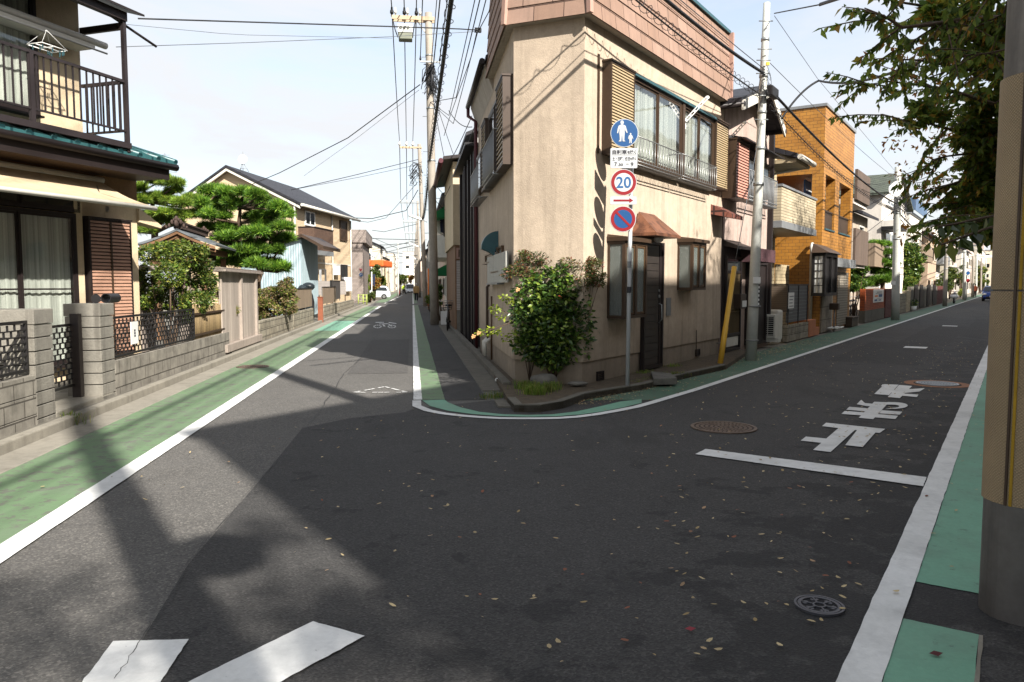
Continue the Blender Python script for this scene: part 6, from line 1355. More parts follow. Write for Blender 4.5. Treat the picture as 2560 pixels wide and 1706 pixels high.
bl=blobsK(KR,[(700,760,60),(760,760,50),(690,850,60),(770,850,60),(820,840,40),(680,940,60),(750,950,60),(800,930,40),(680,1040,50),(730,1040,50),(690,1100,40),(720,1160,30),(660,720,40),(770,1000,40)],53.,3.409,.3,1,13)
bushy('garden_tree','large dark leafy tree right of the steel pole','tree',np.array([*bl[7][:2],.1]),bl,10000,.17,[(M['camellia'],.8),(M['bush'],.25)],42,trunk=.06,tname='trunk')
FW=FA.sh(0,.12)
M['redbrick']=bricks('orange_red_brick','#9a4a20','#8a3f1a','#4a2414',.21,.07,.006,.6,.5,.004,.12,.1); M['marbrick']=bricks('maroon_brick','#5e2e28','#522723','#2e1614',.21,.07,.006,.7,.5,.004,.12,.1)
s=span(FW,KR(352,1100),KR(510,1320)); ow=thing('orange_brick_wall',FW.p(s[0],0),'orange brick garden wall carrying a white poster','wall'); b=MB(); b.box(FW,s[0],s[1],.5,s[3],-.2,0); b.build('bricks',M['redbrick'],ow); b=MB(); b.box(FW,s[0],s[1],0,.498,-.22,.02); b.build('base',M['conc_dark'],ow)
p=span(FW,KR(420,1105),KR(502,1208)); po=thing('poster',FW.p(p[0],p[2]),'white poster with blue and orange drawings on the orange brick wall','poster'); b=MB(); b.box(FW,p[0],p[1],p[2],p[3],.002,.02); b.build('board',M['white'],po); w_=p[1]-p[0]; h_=p[3]-p[2]
M['ora']=simple('poster_orange','#d87a3a',.6)
for (m_,x0,x1,y0,y1) in (('ora',.12,.4,.42,.55),('inkblue',.5,.85,.4,.62),('inkblue',.1,.35,.1,.24),('grey',.3,.8,.75,.82),('grey',.2,.85,.66,.7),('grey',.3,.9,.28,.31),('inkblue',.5,.75,.12,.2)): b=MB(); b.box(FW,p[0]+w_*x0,p[0]+w_*x1,p[2]+h_*y0,p[2]+h_*y1,.021,.024); b.build('printed_shape',M[m_],po)
p=span(FW,KR(515,1100),KR(588,1365),.05); mw=thing('maroon_brick_pier',FW.p(p[0],0),'maroon brick pier with orange edge beside the steel pole','wall'); b=MB(); b.box(FW,s[1]+.05,p[1],0,p[3],-.4,.05); b.build('bricks',M['marbrick'],mw); b=MB(); b.box(FW,p[1]+.003,p[1]+1.2,.3,p[3],-.3,.02); b.build('orange_panel',M['redbrick'],mw)
# front walls and gates further on
for i,(x0,x1,yt,m_,lab) in enumerate(((640,700,1140,'cmu_old','low block wall right of the steel pole under the leafy tree'),(700,742,1115,'brickbal','yellowish tiled gate pier beyond the leafy tree'),(742,850,1080,'conc_dark','grey concrete gate wall with dark gates, left of its twin'),(850,960,1080,'conc_dark','grey concrete gate wall with dark gates, before the old timber pole'),(965,1010,1075,'marbrick','reddish block pier before the old timber pole'))):
    q=span(FA,KR(x0,yt),KR(x1,1290)); t=thing('front_wall',FA.p((q[0]+q[1])/2,0),lab,'wall'); b=MB(); b.box(FA,q[0],q[1]-.02,0,FA.uv(*KR((x0+x1)/2,yt))[1],-.2,0); b.build('blocks',M[m_],t)
    if 'gates' in lab:
        for k in (.2,.6): b=MB(); w_=q[1]-q[0]; b.box(FA,q[0]+w_*k,q[0]+w_*(k+.22),.1,1.6,.002,.05); b.build('gate',M['black'],t)
pt=thing('flower_pot',FA.p(FA.uv(*KR(765,1275),.2)[0],0,.2),'white flower pot with a small plant at the concrete gate wall','plant pot'); c=FA.p(FA.uv(*KR(765,1275),.2)[0],0,.2)
b=MB(); b.tube([c,c+UP*.3],[.12,.17],12); b.build('pot',M['white'],pt); leaf_mesh('plant',leaves(np.random.RandomState(2),[(c[0],c[1],.5,.2,.2,.2)],160,.1),M['camellia'],pt)
# ================= rows of further houses =================
PALE=['#b9b0a0','#a99f8e','#c4bfb4','#9c8f80','#b5a68c','#8d857c','#b8a79a','#c2b9a6','#93908c','#a8927c']
for i,c in enumerate(PALE): M['w%d'%i]=streaked('render_%d'%i,c,'#5e564c',.3,.85,.004,40)
def rowhouse(F,s0,s1,h,dep,o,wm,label,roof='flat',name='house',fl=2,rm='darkroof',side=True,balc=None,cat='house',win=True):
    t=thing(name,F.p((s0+s1)/2,0,o),label,cat); Fo=F.sh(0,o)
    b=MB(); b.box(Fo,s0,s1,0,h,-dep,0)
    if roof=='gable': b.prism([Fo.p(s0,h+.001,0),Fo.p(s0,h+dep*.22,-dep/2),Fo.p(s0,h+.001,-dep)],Fo.d*(s1-s0))
    b.build('wall',wm,t)
    if roof=='gable':
        b=MB()
        for (oa,za,ob_,zb_) in ((.5,h-.12,-dep/2,h+dep*.22+.1),(-dep/2,h+dep*.22+.1,-dep-.5,h-.12)): b.hexa([Fo.p(s0-.4,za-.02,oa),Fo.p(s1+.4,za-.02,oa),Fo.p(s1+.4,zb_-.02,ob_),Fo.p(s0-.4,zb_-.02,ob_),Fo.p(s0-.4,za+.12,oa),Fo.p(s1+.4,za+.12,oa),Fo.p(s1+.4,zb_+.12,ob_),Fo.p(s0-.4,zb_+.12,ob_)])
        b.build('roof',M[rm],t)
    else:
        b=MB(); b.box(Fo,s0-.1,s1+.1,h+.002,h+.2,-dep-.1,.1); b.build('parapet',M['grey'],t)
    G=Fo.turn(s0)
    if win:
        n=max(1,int((s1-s0)/3))
        for f in range(fl):
            z=h/fl*f+.9
            for k in range(n):
                a=s0+(s1-s0)*(k+.5)/n; b=MB(); frame_rect(b,Fo,a-.75,a+.75,z,z+1.15,.08,0,.08); fr=b.build('window',M['offwhite' if (k+f)%2 else 'brown'],t); b=MB(); b.box(Fo,a-.67,a+.67,z+.08,z+1.07,.01,.03); b.build('pane',M['darkglass'],fr)
            if side and dep>3:
                ga=float((Fo.p(s0,0,-dep*.3)-G.P)@G.d); b=MB(); frame_rect(b,G,ga-.6,ga+.6,z,z+1.1,.08,0,.06); fr=b.build('window',M['offwhite'],t); b=MB(); b.box(G,ga-.52,ga+.52,z+.08,z+1.02,.01,.03); b.build('pane',M['darkglass'],fr)
    if balc:
        z=h*.5; b=MB(); b.box(Fo,s0+.3,s1-.3,z-.1,z+.05,0,1.0); b.box(Fo,s0+.3,s1-.3,z+.05,z+1.05,.92,1.0); b.box(Fo,s0+.3,s0+.38,z+.05,z+1.05,0,.92); b.build('balcony',M[balc],t)
    return t
FLn=Frame(st1(0,-4.3),D1,R1); FRn=Frame(st1(0,1.6),D1,-R1)
M['tile_grey']=bricks('grey_wall_tile','#8c8078','#7d726a','#4e4640',.22,.11,.01,.7,.5,.006,.16)
# grey tiled block past the gabled house
Yb=66.; F6=Frame((0,Yb),(1,0,0),(0,-1,0)); xr=F6.uv(912,600)[0]; zt6=F6.uv(900,577)[1]
gt=thing('grey_tiled_block',F6.p(xr-4,0),'grey tiled apartment block behind the gabled house','building'); b=MB(); b.box(FLn,66,76,0,zt6-1.1,-9,.15); b.box(FLn,65.9,76,zt6-1.098,zt6,-9,.45); b.box(FLn,69,71,zt6+.002,zt6+2.4,-6,-4); b.build('wall',M['tile_grey'],gt)
s=span(F6,(882,608),(894,640)); b=MB(); frame_rect(b,F6,s[0],s[1],s[2]-.5,s[3],.1,0,.4); b.build('window',M['white'],gt); b=MB(); b.box(F6,s[0]+.1,s[1]-.1,s[2]-.4,s[3]-.1,.3,.35); b.build('pane',M['lace'],gt)
s=span(F6,(884,694),(893,735)); b=MB(); b.box(F6,s[0],s[1],0,s[3],.003,.08); b.build('entrance',M['offwhite'],gt)
# beyond the side road, left
M['orangeaw']=simple('orange_awning','#c85a20',.7); M['bluetile']=bricks('blue_roof_tile','#3f6a8a','#355c7a','#1c3346',.4,.3,.03,.5,0,.03)
rowhouse(FLn,84,98,3.1,7,-.6,M['w4'],'low shop with a bright orange awning on the left street','flat','shop',1,cat='shop')
aw=thing('shop_awning',FLn.p(84,3,.3),'bright orange awning along the low shop front','awning'); p0=aty(919,657,84); p1=aty(960,668,88); b=MB(); G=Frame((0,84),(1,0,0),(0,-1,0)); a=span(G,(919,657),(960,669)); b.box(G,a[0],a[1],a[2]+.1,a[3]+.3,-6,.3); b.build('canvas',M['orangeaw'],aw,bevel=.15)
rowhouse(FLn,96,112,5.6,9,-1.5,M['w3'],'old two-storey house with blue tiled roof behind the orange awning shop','gable','house',2,'bluetile')
specs=[(113,122,7.2,'w0','gable'),(123,131,6.2,'w2','flat'),(132,143,7.5,'w8','flat'),(144,155,6.4,'w4','gable'),(156,170,8.6,'w2','flat'),(172,190,7,'w6','gable'),(192,215,9.5,'w0','flat'),(218,245,8,'w7','gable'),(248,280,11,'w2','flat')]
nm=['first','second','third','fourth','fifth','sixth','seventh','eighth','ninth','tenth','eleventh','twelfth','thirteenth']
for i,(a,b_,h,w,r) in enumerate(specs): rowhouse(FLn,a,b_,h,8,-.3-(i%3)*.8,M[w],f'{["pale","white","grey","tan","tall white","pinkish","broad tan","long cream","tallest white"][i]} house left of the left street, {nm[i]} beyond the blue roof',r)
specs=[(60,68,6.8,'w7','gable'),(69,78,7.2,'w6','flat'),(79,90,6.2,'w2','gable'),(91,104,7.6,'w4','flat'),(105,120,6.4,'w8','gable'),(121,140,8,'w0','flat'),(142,165,7,'w3','gable'),(168,200,9,'w2','flat'),(205,250,8,'w6','gable')]
for i,(a,b_,h,w,r) in enumerate(specs): rowhouse(FRn,a,b_,h,8,-.6-(i%2)*.6,M[w],f'{["cream","pink","white","tan","grey","long pale","brown","tall white","far pink"][i]} house right of the left street, {nm[i]} beyond the second pole',r)
# end of the streets: pale blocks closing the view
for i,(s_,t_,w,h,m_) in enumerate(((285,-14,9,13,'w2'),(300,2,14,10,'w0'),(330,-4,8,16,'w2'))):
    F=Frame(st1(s_,t_),R1,-D1); rowhouse(F,0,w,h,10,0,M[m_],f'hazy {["left","right","tallest"][i]} block closing the end of the left street','flat','apartment_block',4,cat='building')
# right side of the left street, near part
st=thing('stair_frame',FRn.p(19.5,0),'dark brown steel stair frame between the corner house and the cream house','steel frame')
KX=K10=K(1060,440,3.735)
for s_,o in ((19.1,.02),(19.7,.04),(20.6,.06),(21.6,.08),(22.4,.06),(23.3,.1)): b=MB(); b.box(FRn,s_,s_+.14,0,4.9,o-.1,o+.05); b.build('post',M['dkbrown'],st)
for z in (2.4,4.7): b=MB(); b.box(FRn,18.9,23.9,z,z+.2,-1.6,.0); b.build('beam',M['dkbrown'],st)
b=MB(); b.box(FRn,18.8,24.4,4.95,5.03,-1.6,.3); b.build('canopy',M['black'],st)
b=MB(); b.box(FRn,19.0,24,2.62,3.6,-.1,-.04); b.build('balustrade',M['brpanel'],st)
rowhouse(FRn,18.8,24.5,4.6,4,-.5,M['oldwood'],'recessed brown house behind the brown steel stair frame','flat',win=False)
# cream house with brown base
cz=FRn.uv(*K10(285,-10))[1]
ch=thing('cream_house',FRn.p(27,0),'cream house with brown lower storey and grey louvred doors behind the bicycle','house')
b=MB(); zc=FRn.uv(1135,629)[1]; b.box(FRn,24.7,31,zc,5.5,-5,.28); b.build('upper_wall',M['cream'],ch); b=MB(); b.box(FRn,24.72,30.98,0,zc-.003,-4.9,.22); b.build('lower_wall',M['oldwood'],ch)
b=MB(); b.hexa([FRn.p(24.3,5.5,.6),FRn.p(31.4,5.5,.6),FRn.p(31.4,6.0,-3),FRn.p(24.3,6.0,-3),FRn.p(24.3,5.6,.6),FRn.p(31.4,5.6,.6),FRn.p(31.4,6.1,-3),FRn.p(24.3,6.1,-3)]); b.build('roof',M['dkbrown'],ch)
b=MB(); b.tube([FRn.p(24.2,5.45,.68),FRn.p(31.4,5.45,.68)],.08,8); b.build('gutter',M['maroon'],ch)
G=FRn.turn(24.7); ga=lambda o: float((FRn.p(24.7,0,o)-G.P)@G.d)
b=MB(); x0,x1=sorted((ga(.18),ga(-.9))); b.box(G,x0,x1,.75,2.35,.01,.07); b.build('louvred_door',M['lvl'],ch)
b=MB(); frame_rect(b,G,x0,x1,2.4,zc-.1,.06,.01,.08); b.build('window_frame',M['trim_pink'],ch)
b=MB(); b.box(G,x0,x1,0,.73,.0,.14); b.build('block_plinth',M['cmu_g'],ch)
def hood(F,s0,s1,z0,z1,o,label):
    t=thing('green_awning',F.p(s0,z0),label,'awning'); M['green_aw']=M.get('green_aw') or simple('green_canvas','#0f6a3a',.7)
    b=MB(); n=5; pr=[(-.1,z1),(.1,z1-.04),(o*.6,z1-(z1-z0)*.45),(o,z0+.16),(o,z0),(-.1,z0)]
    b.prism([F.p(s0,z,q) for q,z in pr],F.d*(s1-s0)); b.build('canvas',M['green_aw'],t)
    b=MB(); b.box(F,s0,s1,z0-.1,z0-.003,o-.02,o+.005); b.build('valance',M['green_aw'],t); return t
hood(FRn,31.2,33.2,1.95,2.5,.85,'lower green canvas awning above the bicycle'); hood(FRn,31.3,33.3,4.3,4.92,.75,'upper green canvas awning with washing hanging below it')
z_=4.28; wa=thing('washing',FRn.p(32,z_,.5),'dark and crimson garments hanging under the upper green awning','washing')
M['crim']=simple('crimson_cloth','#8a1634',.8); M['navy']=simple('navy_cloth','#1a2036',.8)
for k,(s_,m_,h_) in enumerate(((31.4,'crim',.85),(31.7,'black',.8),(32.0,'navy',.6),(32.5,'offwhite',.6))): b=MB(); o=.12+.11*k; b.hexa([FRn.p(s_,z_-h_,o-.12),FRn.p(s_+.06,z_-h_,o-.12),FRn.p(s_+.06,z_-h_+.1,o+.08),FRn.p(s_,z_-h_+.1,o+.08),FRn.p(s_,z_,o-.1),FRn.p(s_+.04,z_,o-.1),FRn.p(s_+.04,z_,o+.1),FRn.p(s_,z_,o+.1)]); b.build('garment',M[m_],wa)
rowhouse(FRn,31.1,39,5.6,6,-.25,M['w0'],'pale house carrying the two green awnings','flat',win=True)
rowhouse(FRn,39.5,48,6.2,6,-.4,M['w2'],'white house with railed balcony beyond the green awnings','gable',balc='offwhite')
rowhouse(FRn,48.5,58,6.0,6,-.5,M['w6'],'pinkish house beyond the white balcony house','gable')
rowhouse(FRn,33,40,8.0,3.2,-1.2,M['w8'],'taller grey house with slate roof rising behind the cream house','gable')
b=MB(); b.box(Frame(st1(29.6,1.22),D1,-R1),0,.05,.03,.55,-.1,.14); tag(b.build('white_board',M['white'],None),'white board leaning on the wall behind the bicycle','board')
# far rows of the right street
FRr=FA
fs=[(n1+6.5,n1+11,5.2,'w3','gable','brown two-storey house behind the leafy tree','reed'),(62-2,70,7.4,'w2','flat','pale house with a blue-railed roof terrace','reed'),(71,80,6.2,'w9','gable','tan house beyond the roof terrace house',None),(81,92,7.8,'w2','flat','tall pale house beyond the fourth pole','grey'),(93,106,6.6,'w7','gable','cream house beyond the white scooter',None),(107,122,8,'w6','flat','long pinkish building far along the right street',None),(124,145,7,'w2','gable','white house far along the right street',None),(147,175,9,'w6','flat','broad pinkish block far along the right street',None),(180,230,10,'w0','flat','farthest pale building on the left of the right street',None)]
for i,(a,b_,h,w,r,lab,bc) in enumerate(fs): rowhouse(FA,a,b_,h,8,-1.6-(i%2)*.5,M[w],lab,r,balc=bc)
# blue roof railing
q0,z0=FA.uv(*KR(745,560),-1.5); tr=thing('roof_terrace_rail',FA.p(60.5,7.4,-1.6),'blue sheeted railing on the roof terrace','railing')
b=MB(); M['blues']=lined('blue_sheet','#4a5f78','#2c3d50',.5,.1,'u'); b.box(FA,60.2,69.8,7.65,8.7,-1.75,-1.7); b.box(FA,60.2,60.25,7.65,8.7,-6,-1.76); b.build('sheet',M['blues'],tr); 
tk=thing('water_tank',FA.p(61,7.6,-4),'turquoise tank on the roof terrace','tank'); b=MB(); b.tube([FA.p(61,7.65,-3),FA.p(61,9.6,-3)],.6,16); M['tq']=simple('turquoise_plastic','#4fb0b8',.5); b.build('tank',M['tq'],tk)
for i,(s_,t_,w,h,m_) in enumerate(((262,-30,22,14,'w6'),(270,-9,20,12,'w7'),(290,8,25,15,'w6'))):
    F=Frame(st2(s_,t_),R2,-D2); rowhouse(F,0,w,h,10,0,M[m_],f'hazy pinkish block at the end of the right street, {["leftmost","middle","rightmost"][i]}','flat','apartment_block',4,cat='building')
# right side of the right street: the building and houses that shade the junction
FX=Frame(st2(0,4.4),D2,-R2)
rowhouse(FX,-.2,14,9.0,8,0,M['w0'],'three-storey building on the right side of the right street','flat','apartment_block',3,cat='building')
rowhouse(FX,14.6,30,8.8,8,.1,M['w4'],'second three-storey building on the right side of the right street','flat','apartment_block',3,cat='building')
rowhouse(FX,30.5,60,8.6,8,.1,M['w2'],'third long building on the right side of the right street','flat','apartment_block',3,cat='building')
rowhouse(FX,61,120,8.4,8,.2,M['w6'],'far long building on the right side of the right street','flat','apartment_block',3,cat='building')
# ================= utility poles and cables =================
def upole(base,top,r0,r1,label,m='poleconc',steps=True,name='utility_pole',group=None,bands=3,arm=None,seam=True):
    t=thing(name,base,label,'utility pole',group); base=np.array(base,float); top=np.array(top,float); n=6
    b=MB(); b.tube([base+(top-base)*i/n for i in range(n+1)],[r0+(r1-r0)*i/n for i in range(n+1)],16); b.build('pole',M[m],t)
    L=np.linalg.norm(top-base); rs=np.random.RandomState(int(L*100)%999)
    if steps:
        b=MB(); z=.3
        while z<.97:
            p=base+(top-base)*z; r=r0+(r1-r0)*z; sd=1 if int(z*100/3)%2 else -1; b.tube([p,p+np.array([sd*(r+.16),0,0])],.01,5); z+=.45/L
        b.build('climbing_step',M['grey'],t)
    for k in range(bands):
        f=.45+.5*(k+.5)/bands; p=base+(top-base)*f; r=r0+(r1-r0)*f; b=MB(); b.tube([p-UP*.03,p+UP*.03],r+.012,14); b.build('band',M['galv'],t)
    return t
AB=g(1087,812); AY=AB[1]; AT=aty(1071,33,AY)
PA=upole(AB,AT,.175,.135,'nearest tall concrete utility pole of the left street, with a switch box')
at=lambda x,y: aty(x,y,AY)
def box3(b,c,u,w,h,a0,a1,b0,b1,c0,c1): # oriented box
    P=lambda i,j,k: c+u*i+w*j+h*k
    b.hexa([P(a0,b0,c0),P(a1,b0,c0),P(a1,b1,c0),P(a0,b1,c0),P(a0,b0,c1),P(a1,b0,c1),P(a1,b1,c1),P(a0,b1,c1)])
def arm(t,c,x0,x1,name='crossarm',m='galv',h=.05,dbl=True):
    b=MB()
    for o in ((-.16,.12) if dbl else (-.14,)): box3(b,c,R1,D1,UP,x0,x1,o,o+.05,-h,h)
    return b.build(name,M[m],t)
zA=at(1040,50)[2]; cA=np.array([*(AB+(AT-AB)*.96)[:2],zA]); xl=(at(980,50)-cA)@R1; xr=(at(1086,50)-cA)@R1
M['rustarm']=streaked('rust_streaked_steel','#a89478','#7a4f30',.6,.5); arm(PA,cA,xl,xr,m='rustarm',h=.07)
def insul(t,c,h=.22,r=.05,m='insul'):
    b=MB(); b.tube([c,c+UP*h*.3,c+UP*h*.3,c+UP*h*.6,c+UP*h*.6,c+UP*h],[r*.5,r*.5,r,r,r*.7,r*.5],8); return b.build('insulator',M[m],t)
WA=[]
for x in (980,1011,1041):
    q=cA+R1*((at(x,50)-cA)@R1)+UP*.07; insul(PA,q,.35,.07,'cable'); WA.append(q+UP*.3)
for x in (989,1019,1050): insul(PA,cA+R1*((at(x,50)-cA)@R1)+UP*.07-D1*.1,.3,.05)
bx=at(1013,78); b=MB(); box3(b,bx,R1,D1,UP,-.28,.28,-.25,.25,-.12,.2); sw=b.build('switch_gear',M['white'],PA,bevel=.03)
b=MB(); box3(b,bx,R1,D1,UP,-.25,.27,-.22,.22,-.36,-.12); M['oliveg']=simple('olive_grey','#6c6f60',.6); b.build('switch_tank',M['oliveg'],sw,bevel=.03)
b=MB(); 
for k in range(3): c=bx+R1*(-.16+.14*k)+UP*.05-D1*.26; b.ring(c,R1,UP,.03,.055,12,.03)
b.build('bushing',M['oliveg'],sw)
b=MB(); p0=at(1072,95); b.tube([at(1045,55),p0],.02,6); b.build('arm_brace',M['offwhite'],PA)
def sagw(a,c,sag,n=14):
    a=np.array(a,float); c=np.array(c,float); return [a+(c-a)*i/n-UP*sag*4*(i/n)*(1-i/n) for i in range(n+1)]
def cable(name,pts,r,label,m='cable',cat='cable',group=None):
    b=MB(); b.tube(pts,r,5); o=b.build(name,M[m],None,fixn=False); tag(o,label,cat,group); return o
def stxyz(p): return (p@D1,p@R1,p[2])
for i,x in enumerate((989,1030)):  # jumpers
    b=MB(); q=WA[i*2]; a=q-UP*.3; b.tube([a,a-UP*.5+R1*.12*(1 if i==0 else -1),bx+R1*(-.28 if i==0 else .28)-UP*.25],.02,5); b.build('jumper_cable',M['cable'],PA)
# second arm lower
zA2=at(1075,157)[2]; cA2=np.array([*(AB+(AT-AB)*((zA2)/(AT[2])))[:2],zA2]); arm(PA,cA2,(at(1050,157)-cA2)@R1,(at(1101,157)-cA2)@R1,m='galv',h=.03,dbl=False)
L2=cA2+R1*((at(1051,157)-cA2)@R1); R2_=cA2+R1*((at(1100,157)-cA2)@R1)
for q in (L2,R2_): insul(PA,q+UP*.03,.22,.04,'cable')
# tangle of splice closures
b=MB(); rs=np.random.RandomState(8)
for k in range(26):
    c=at(1078+rs.normal()*3,195+rs.uniform(-22,45)); a=rs.uniform(0,6.28); r=rs.uniform(.1,.35); b.tube([c+np.array([math.cos(a+u*.9)*r,rs.normal()*.03-.2,math.sin(a*2+u*1.3)*r*1.3]) for u in range(6)],.014,4)
b.build('cable_tangle',M['cable'],PA)
b=MB(); 
for (y,h) in ((200,.6),(215,.5),(178,.4)): c=at(1080,y)-D1*.2; b.tube([c-UP*h/2,c+UP*h/2],.07,8)
b.build('splice_closure',M['cable'],PA)
# further poles along the left street
BB=g(1064,766); BT=aty(1048,361,BB[1]); PB=upole(BB,BT,.17,.13,'second utility pole of the left street, with a three-insulator crossarm and a street lamp')
def stdpole(B_,T_,t,armx):
    c=np.array([*T_[:2],T_[2]-.25]); a=MB(); 
    arm(t,c,armx[0],armx[1]); W=[]
    for k in range(3): q=c+R1*(armx[0]+.1+(armx[1]-armx[0]-1.0)*k/2); insul(t,q+UP*.05,.35,.08,'insul'); W.append(q+UP*.4)
    return W
cB=np.array([*BT[:2],BT[2]-.25]); bx0=(aty(1000,368,BB[1])-cB)@R1; bx1=(aty(1055,368,BB[1])-cB)@R1; arm(PB,cB,bx0,bx1,m='rustarm')
WB=[]
for x in (999,1016,1032): q=cB+R1*((aty(x,366,BB[1])-cB)@R1)+UP*.05; insul(PB,q,.4,.09,'insul'); WB.append(q+UP*.4)
b=MB()
for k in range(18): c=aty(1040+rs.normal()*4,435+rs.uniform(-15,20),BB[1]); a=rs.uniform(0,6.28); b.tube([c+np.array([math.cos(a+u*.9)*.35,-.3,math.sin(a*2+u)*.4]) for u in range(5)],.02,4)
b.build('cable_tangle',M['cable'],PB)
ords=['third','fourth','fifth','sixth','seventh','eighth']
prev=WB; FP=[(BB,BT)]
CT=aty(1045,513,98)
for i,s_ in enumerate((98,128,156,186,216,246)):
    Bp=st1(s_,.9); Tp=st1(s_,.75)+UP*12.2
    t=upole(Bp,Tp,.17,.13,f'{ords[i]} utility pole along the right of the left street',steps=False,group='utility poles along the left street')
    W=stdpole(Bp,Tp,t,(-2.2,.3)) ; FP.append((Bp,Tp))
    for k in range(3): cable('power_line',sagw(prev[k],W[k],.5,8),.03,f'{["left","middle","right"][k]} thin power line between the {["second","third","fourth","fifth","sixth","seventh","eighth"][i]} and {ords[i]} left street poles','cable','power line','power lines along the left street')
    prev=W
for k in range(3):
    cable('power_line',sagw(WA[k],WB[k],.35),.022,f'{["left","middle","right"][k]} of three power lines between the two nearest poles of the left street','cable','power line')
    s,t,z=stxyz(WA[k]); cable('power_line',sagw(st1(-8,t,z+.1),WA[k],.25),.022,f'{["left","middle","right"][k]} of three power lines passing over the junction to the switch box pole','cable','power line')
# parallel lower lines towards the camera
for q,lab in ((L2,'left'),(R2_,'right')):
    s,t,z=stxyz(q+UP*.2); cable('power_line',sagw(st1(-8,t,z+.1),q+UP*.2,.2),.018,f'{lab} low voltage line ending on the short lower crossarm','cable','power line')
# heavy spiral-wrapped bundle
zb=6.45; pts=[st1(s,.62+.003*(s),zb+.0-.35*(1-((s-11)/19)**2) if s<30 else zb-.5*(1-((s-43.5)/13.5)**2)) for s in np.linspace(-8,57,60)]
cable('cable_bundle',pts,.045,'thick black spiral-wrapped cable bundle following the right of the left street')
b=MB(); sp=[]
for i in range(1400):
    f=i/1400*(len(pts)-1); k=int(f); p=pts[k]+(pts[min(k+1,len(pts)-1)]-pts[k])*(f-k); a=i*.42; sp.append(p+R1*math.cos(a)*.085+UP*math.sin(a)*.085)
b.tube(sp,.008,3); tag(b.build('spiral_hanger',M['cable'],None,fixn=False),'thin spiral wire wound round the thick cable bundle','cable')
for (x,y,Y,ds,lab,r) in ((1122,277,24,0,'thin line right of the cable bundle',.010),(1133,297,24,0,'thin line nearest the corner house gutter',.010),(1083,159,30,0,'dark double line beside the pole',.022),(1140,230,22,0,'thin line with small splice beside the gutter',.012),(1077,159,30,0,'second strand of the dark double line',.014)):
    p=aty(x,y,Y); s,t,z=stxyz(p); cable('overhead_line',[st1(a,t,z-.25*(1-((a-Y/2)/(Y/2+8))**2)) for a in np.linspace(-8,Y,12)]+[AB+(AT-AB)*.72],r,lab+' of the left street')
# knot and cross wires
def pw(name,q,r,label,m='cable',n=10,sag=0): # list of (x,y,Y)
    P=[aty(*p) for p in q]
    if len(P)==2 and sag: P=sagw(P[0],P[1],sag,n)
    return cable(name,P,r,label,m)
pw('service_wire',[(345,47,12.3),(980,67,15.5),(1150,73,16.2),(1195,76,16.5)],.013,'wire from the left house balcony across the sky to the knot by the cladding',sag=0)
pw('service_wire',[(290,118,12.5),(620,107,14),(980,92,16),(1195,79,16.5)],.006,'thin grey wire below the first across the sky to the knot','wiregrey')
pw('service_wire',[(300,60,12.4),(550,84,13.5),(620,88,14),(980,96,16)],.004,'very thin wire sagging between the two cross wires','wiregrey')
b=MB(); c=aty(1195,76,16.5)
for k in range(7): a=k*1.3; b.tube([c+np.array([math.cos(a+u)*.07,0,math.sin(a*1.7+u)*.05]) for u in range(5)],.012,4)
tag(b.build('wire_knot',M['cable'],None),'small knot of wires in the sky left of the pinkish cladding','cable')
pw('service_wire',[(1197,76,16.5),(1222,30,15.5),(1232,0,15)],.01,'twisted wire rising from the knot to the cladding')
pw('service_wire',[(1192,80,16.5),(1178,142,18),(1122,300,24),(1110,340,26)],.010,'wire falling from the knot towards the gutter')
pw('service_wire',[(1050,212,30),(870,345,34),(700,432,40),(590,478,44)],.02,'wire falling from the nearest pole to the gabled house gable')
pw('service_wire',[(1048,225,30),(900,340,38),(760,440,44)],.008,'faint thin wire parallel to the one reaching the gable','wiregrey')
pw('service_wire',[(1046,399,57),(880,440,52),(760,468,47),(728,475,45)],.022,'wire from the second pole to the gabled house eave')
pw('service_wire',[(1046,412,57),(900,443,52),(735,474,45)],.014,'second thinner wire from the second pole to the gabled house eave')
pw('service_wire',[(878,545,56),(930,547,56.5),(1015,527,57),(1045,475,57)],.03,'sagging cable from the gabled house corner to the second pole')
pw('service_wire',[(880,551,56),(920,556,56.5),(965,545,57),(1045,455,57)],.018,'slack thinner cable from the gabled house corner to the second pole')
for i,(y0,y1,Y) in enumerate(((588,600,75),(603,607,85),(612,600,95),(622,612,110),(633,640,125),(570,560,90),(650,655,150),(618,640,100))):
    pw('service_wire',[(880 if i<3 else 930,y0+6,Y),(960,y0+10,Y),(1045,y1,Y)],.03,f'distant wire crossing the left street, number {"one two three four five six seven eight".split()[i]} from the top','cable')
# crossing stays on the right of the nearest pole
for i,(a,b_) in enumerate((((1078,215,30),(1165,470,30)),((1083,250,30),(1128,470,32)),((1090,465,30),(1165,520,31)),((1087,500,30),(1150,540,31)),((1180,290,22),(1085,470,30)),((1200,280,20),(1098,520,30)),((1122,277,24),(1180,318,20)))): pw('service_wire',[a,b_],.012,['stay running from the tangle down to the cream house','shorter stay beside it, to the green awning house','wire from the pole to the upper green awning','low wire from the pole to the washing','wire from the corner house gutter back to the pole','long thin wire from the gutter down to the pole foot side','short wire hooking into the gutter'][i],sag=.15)
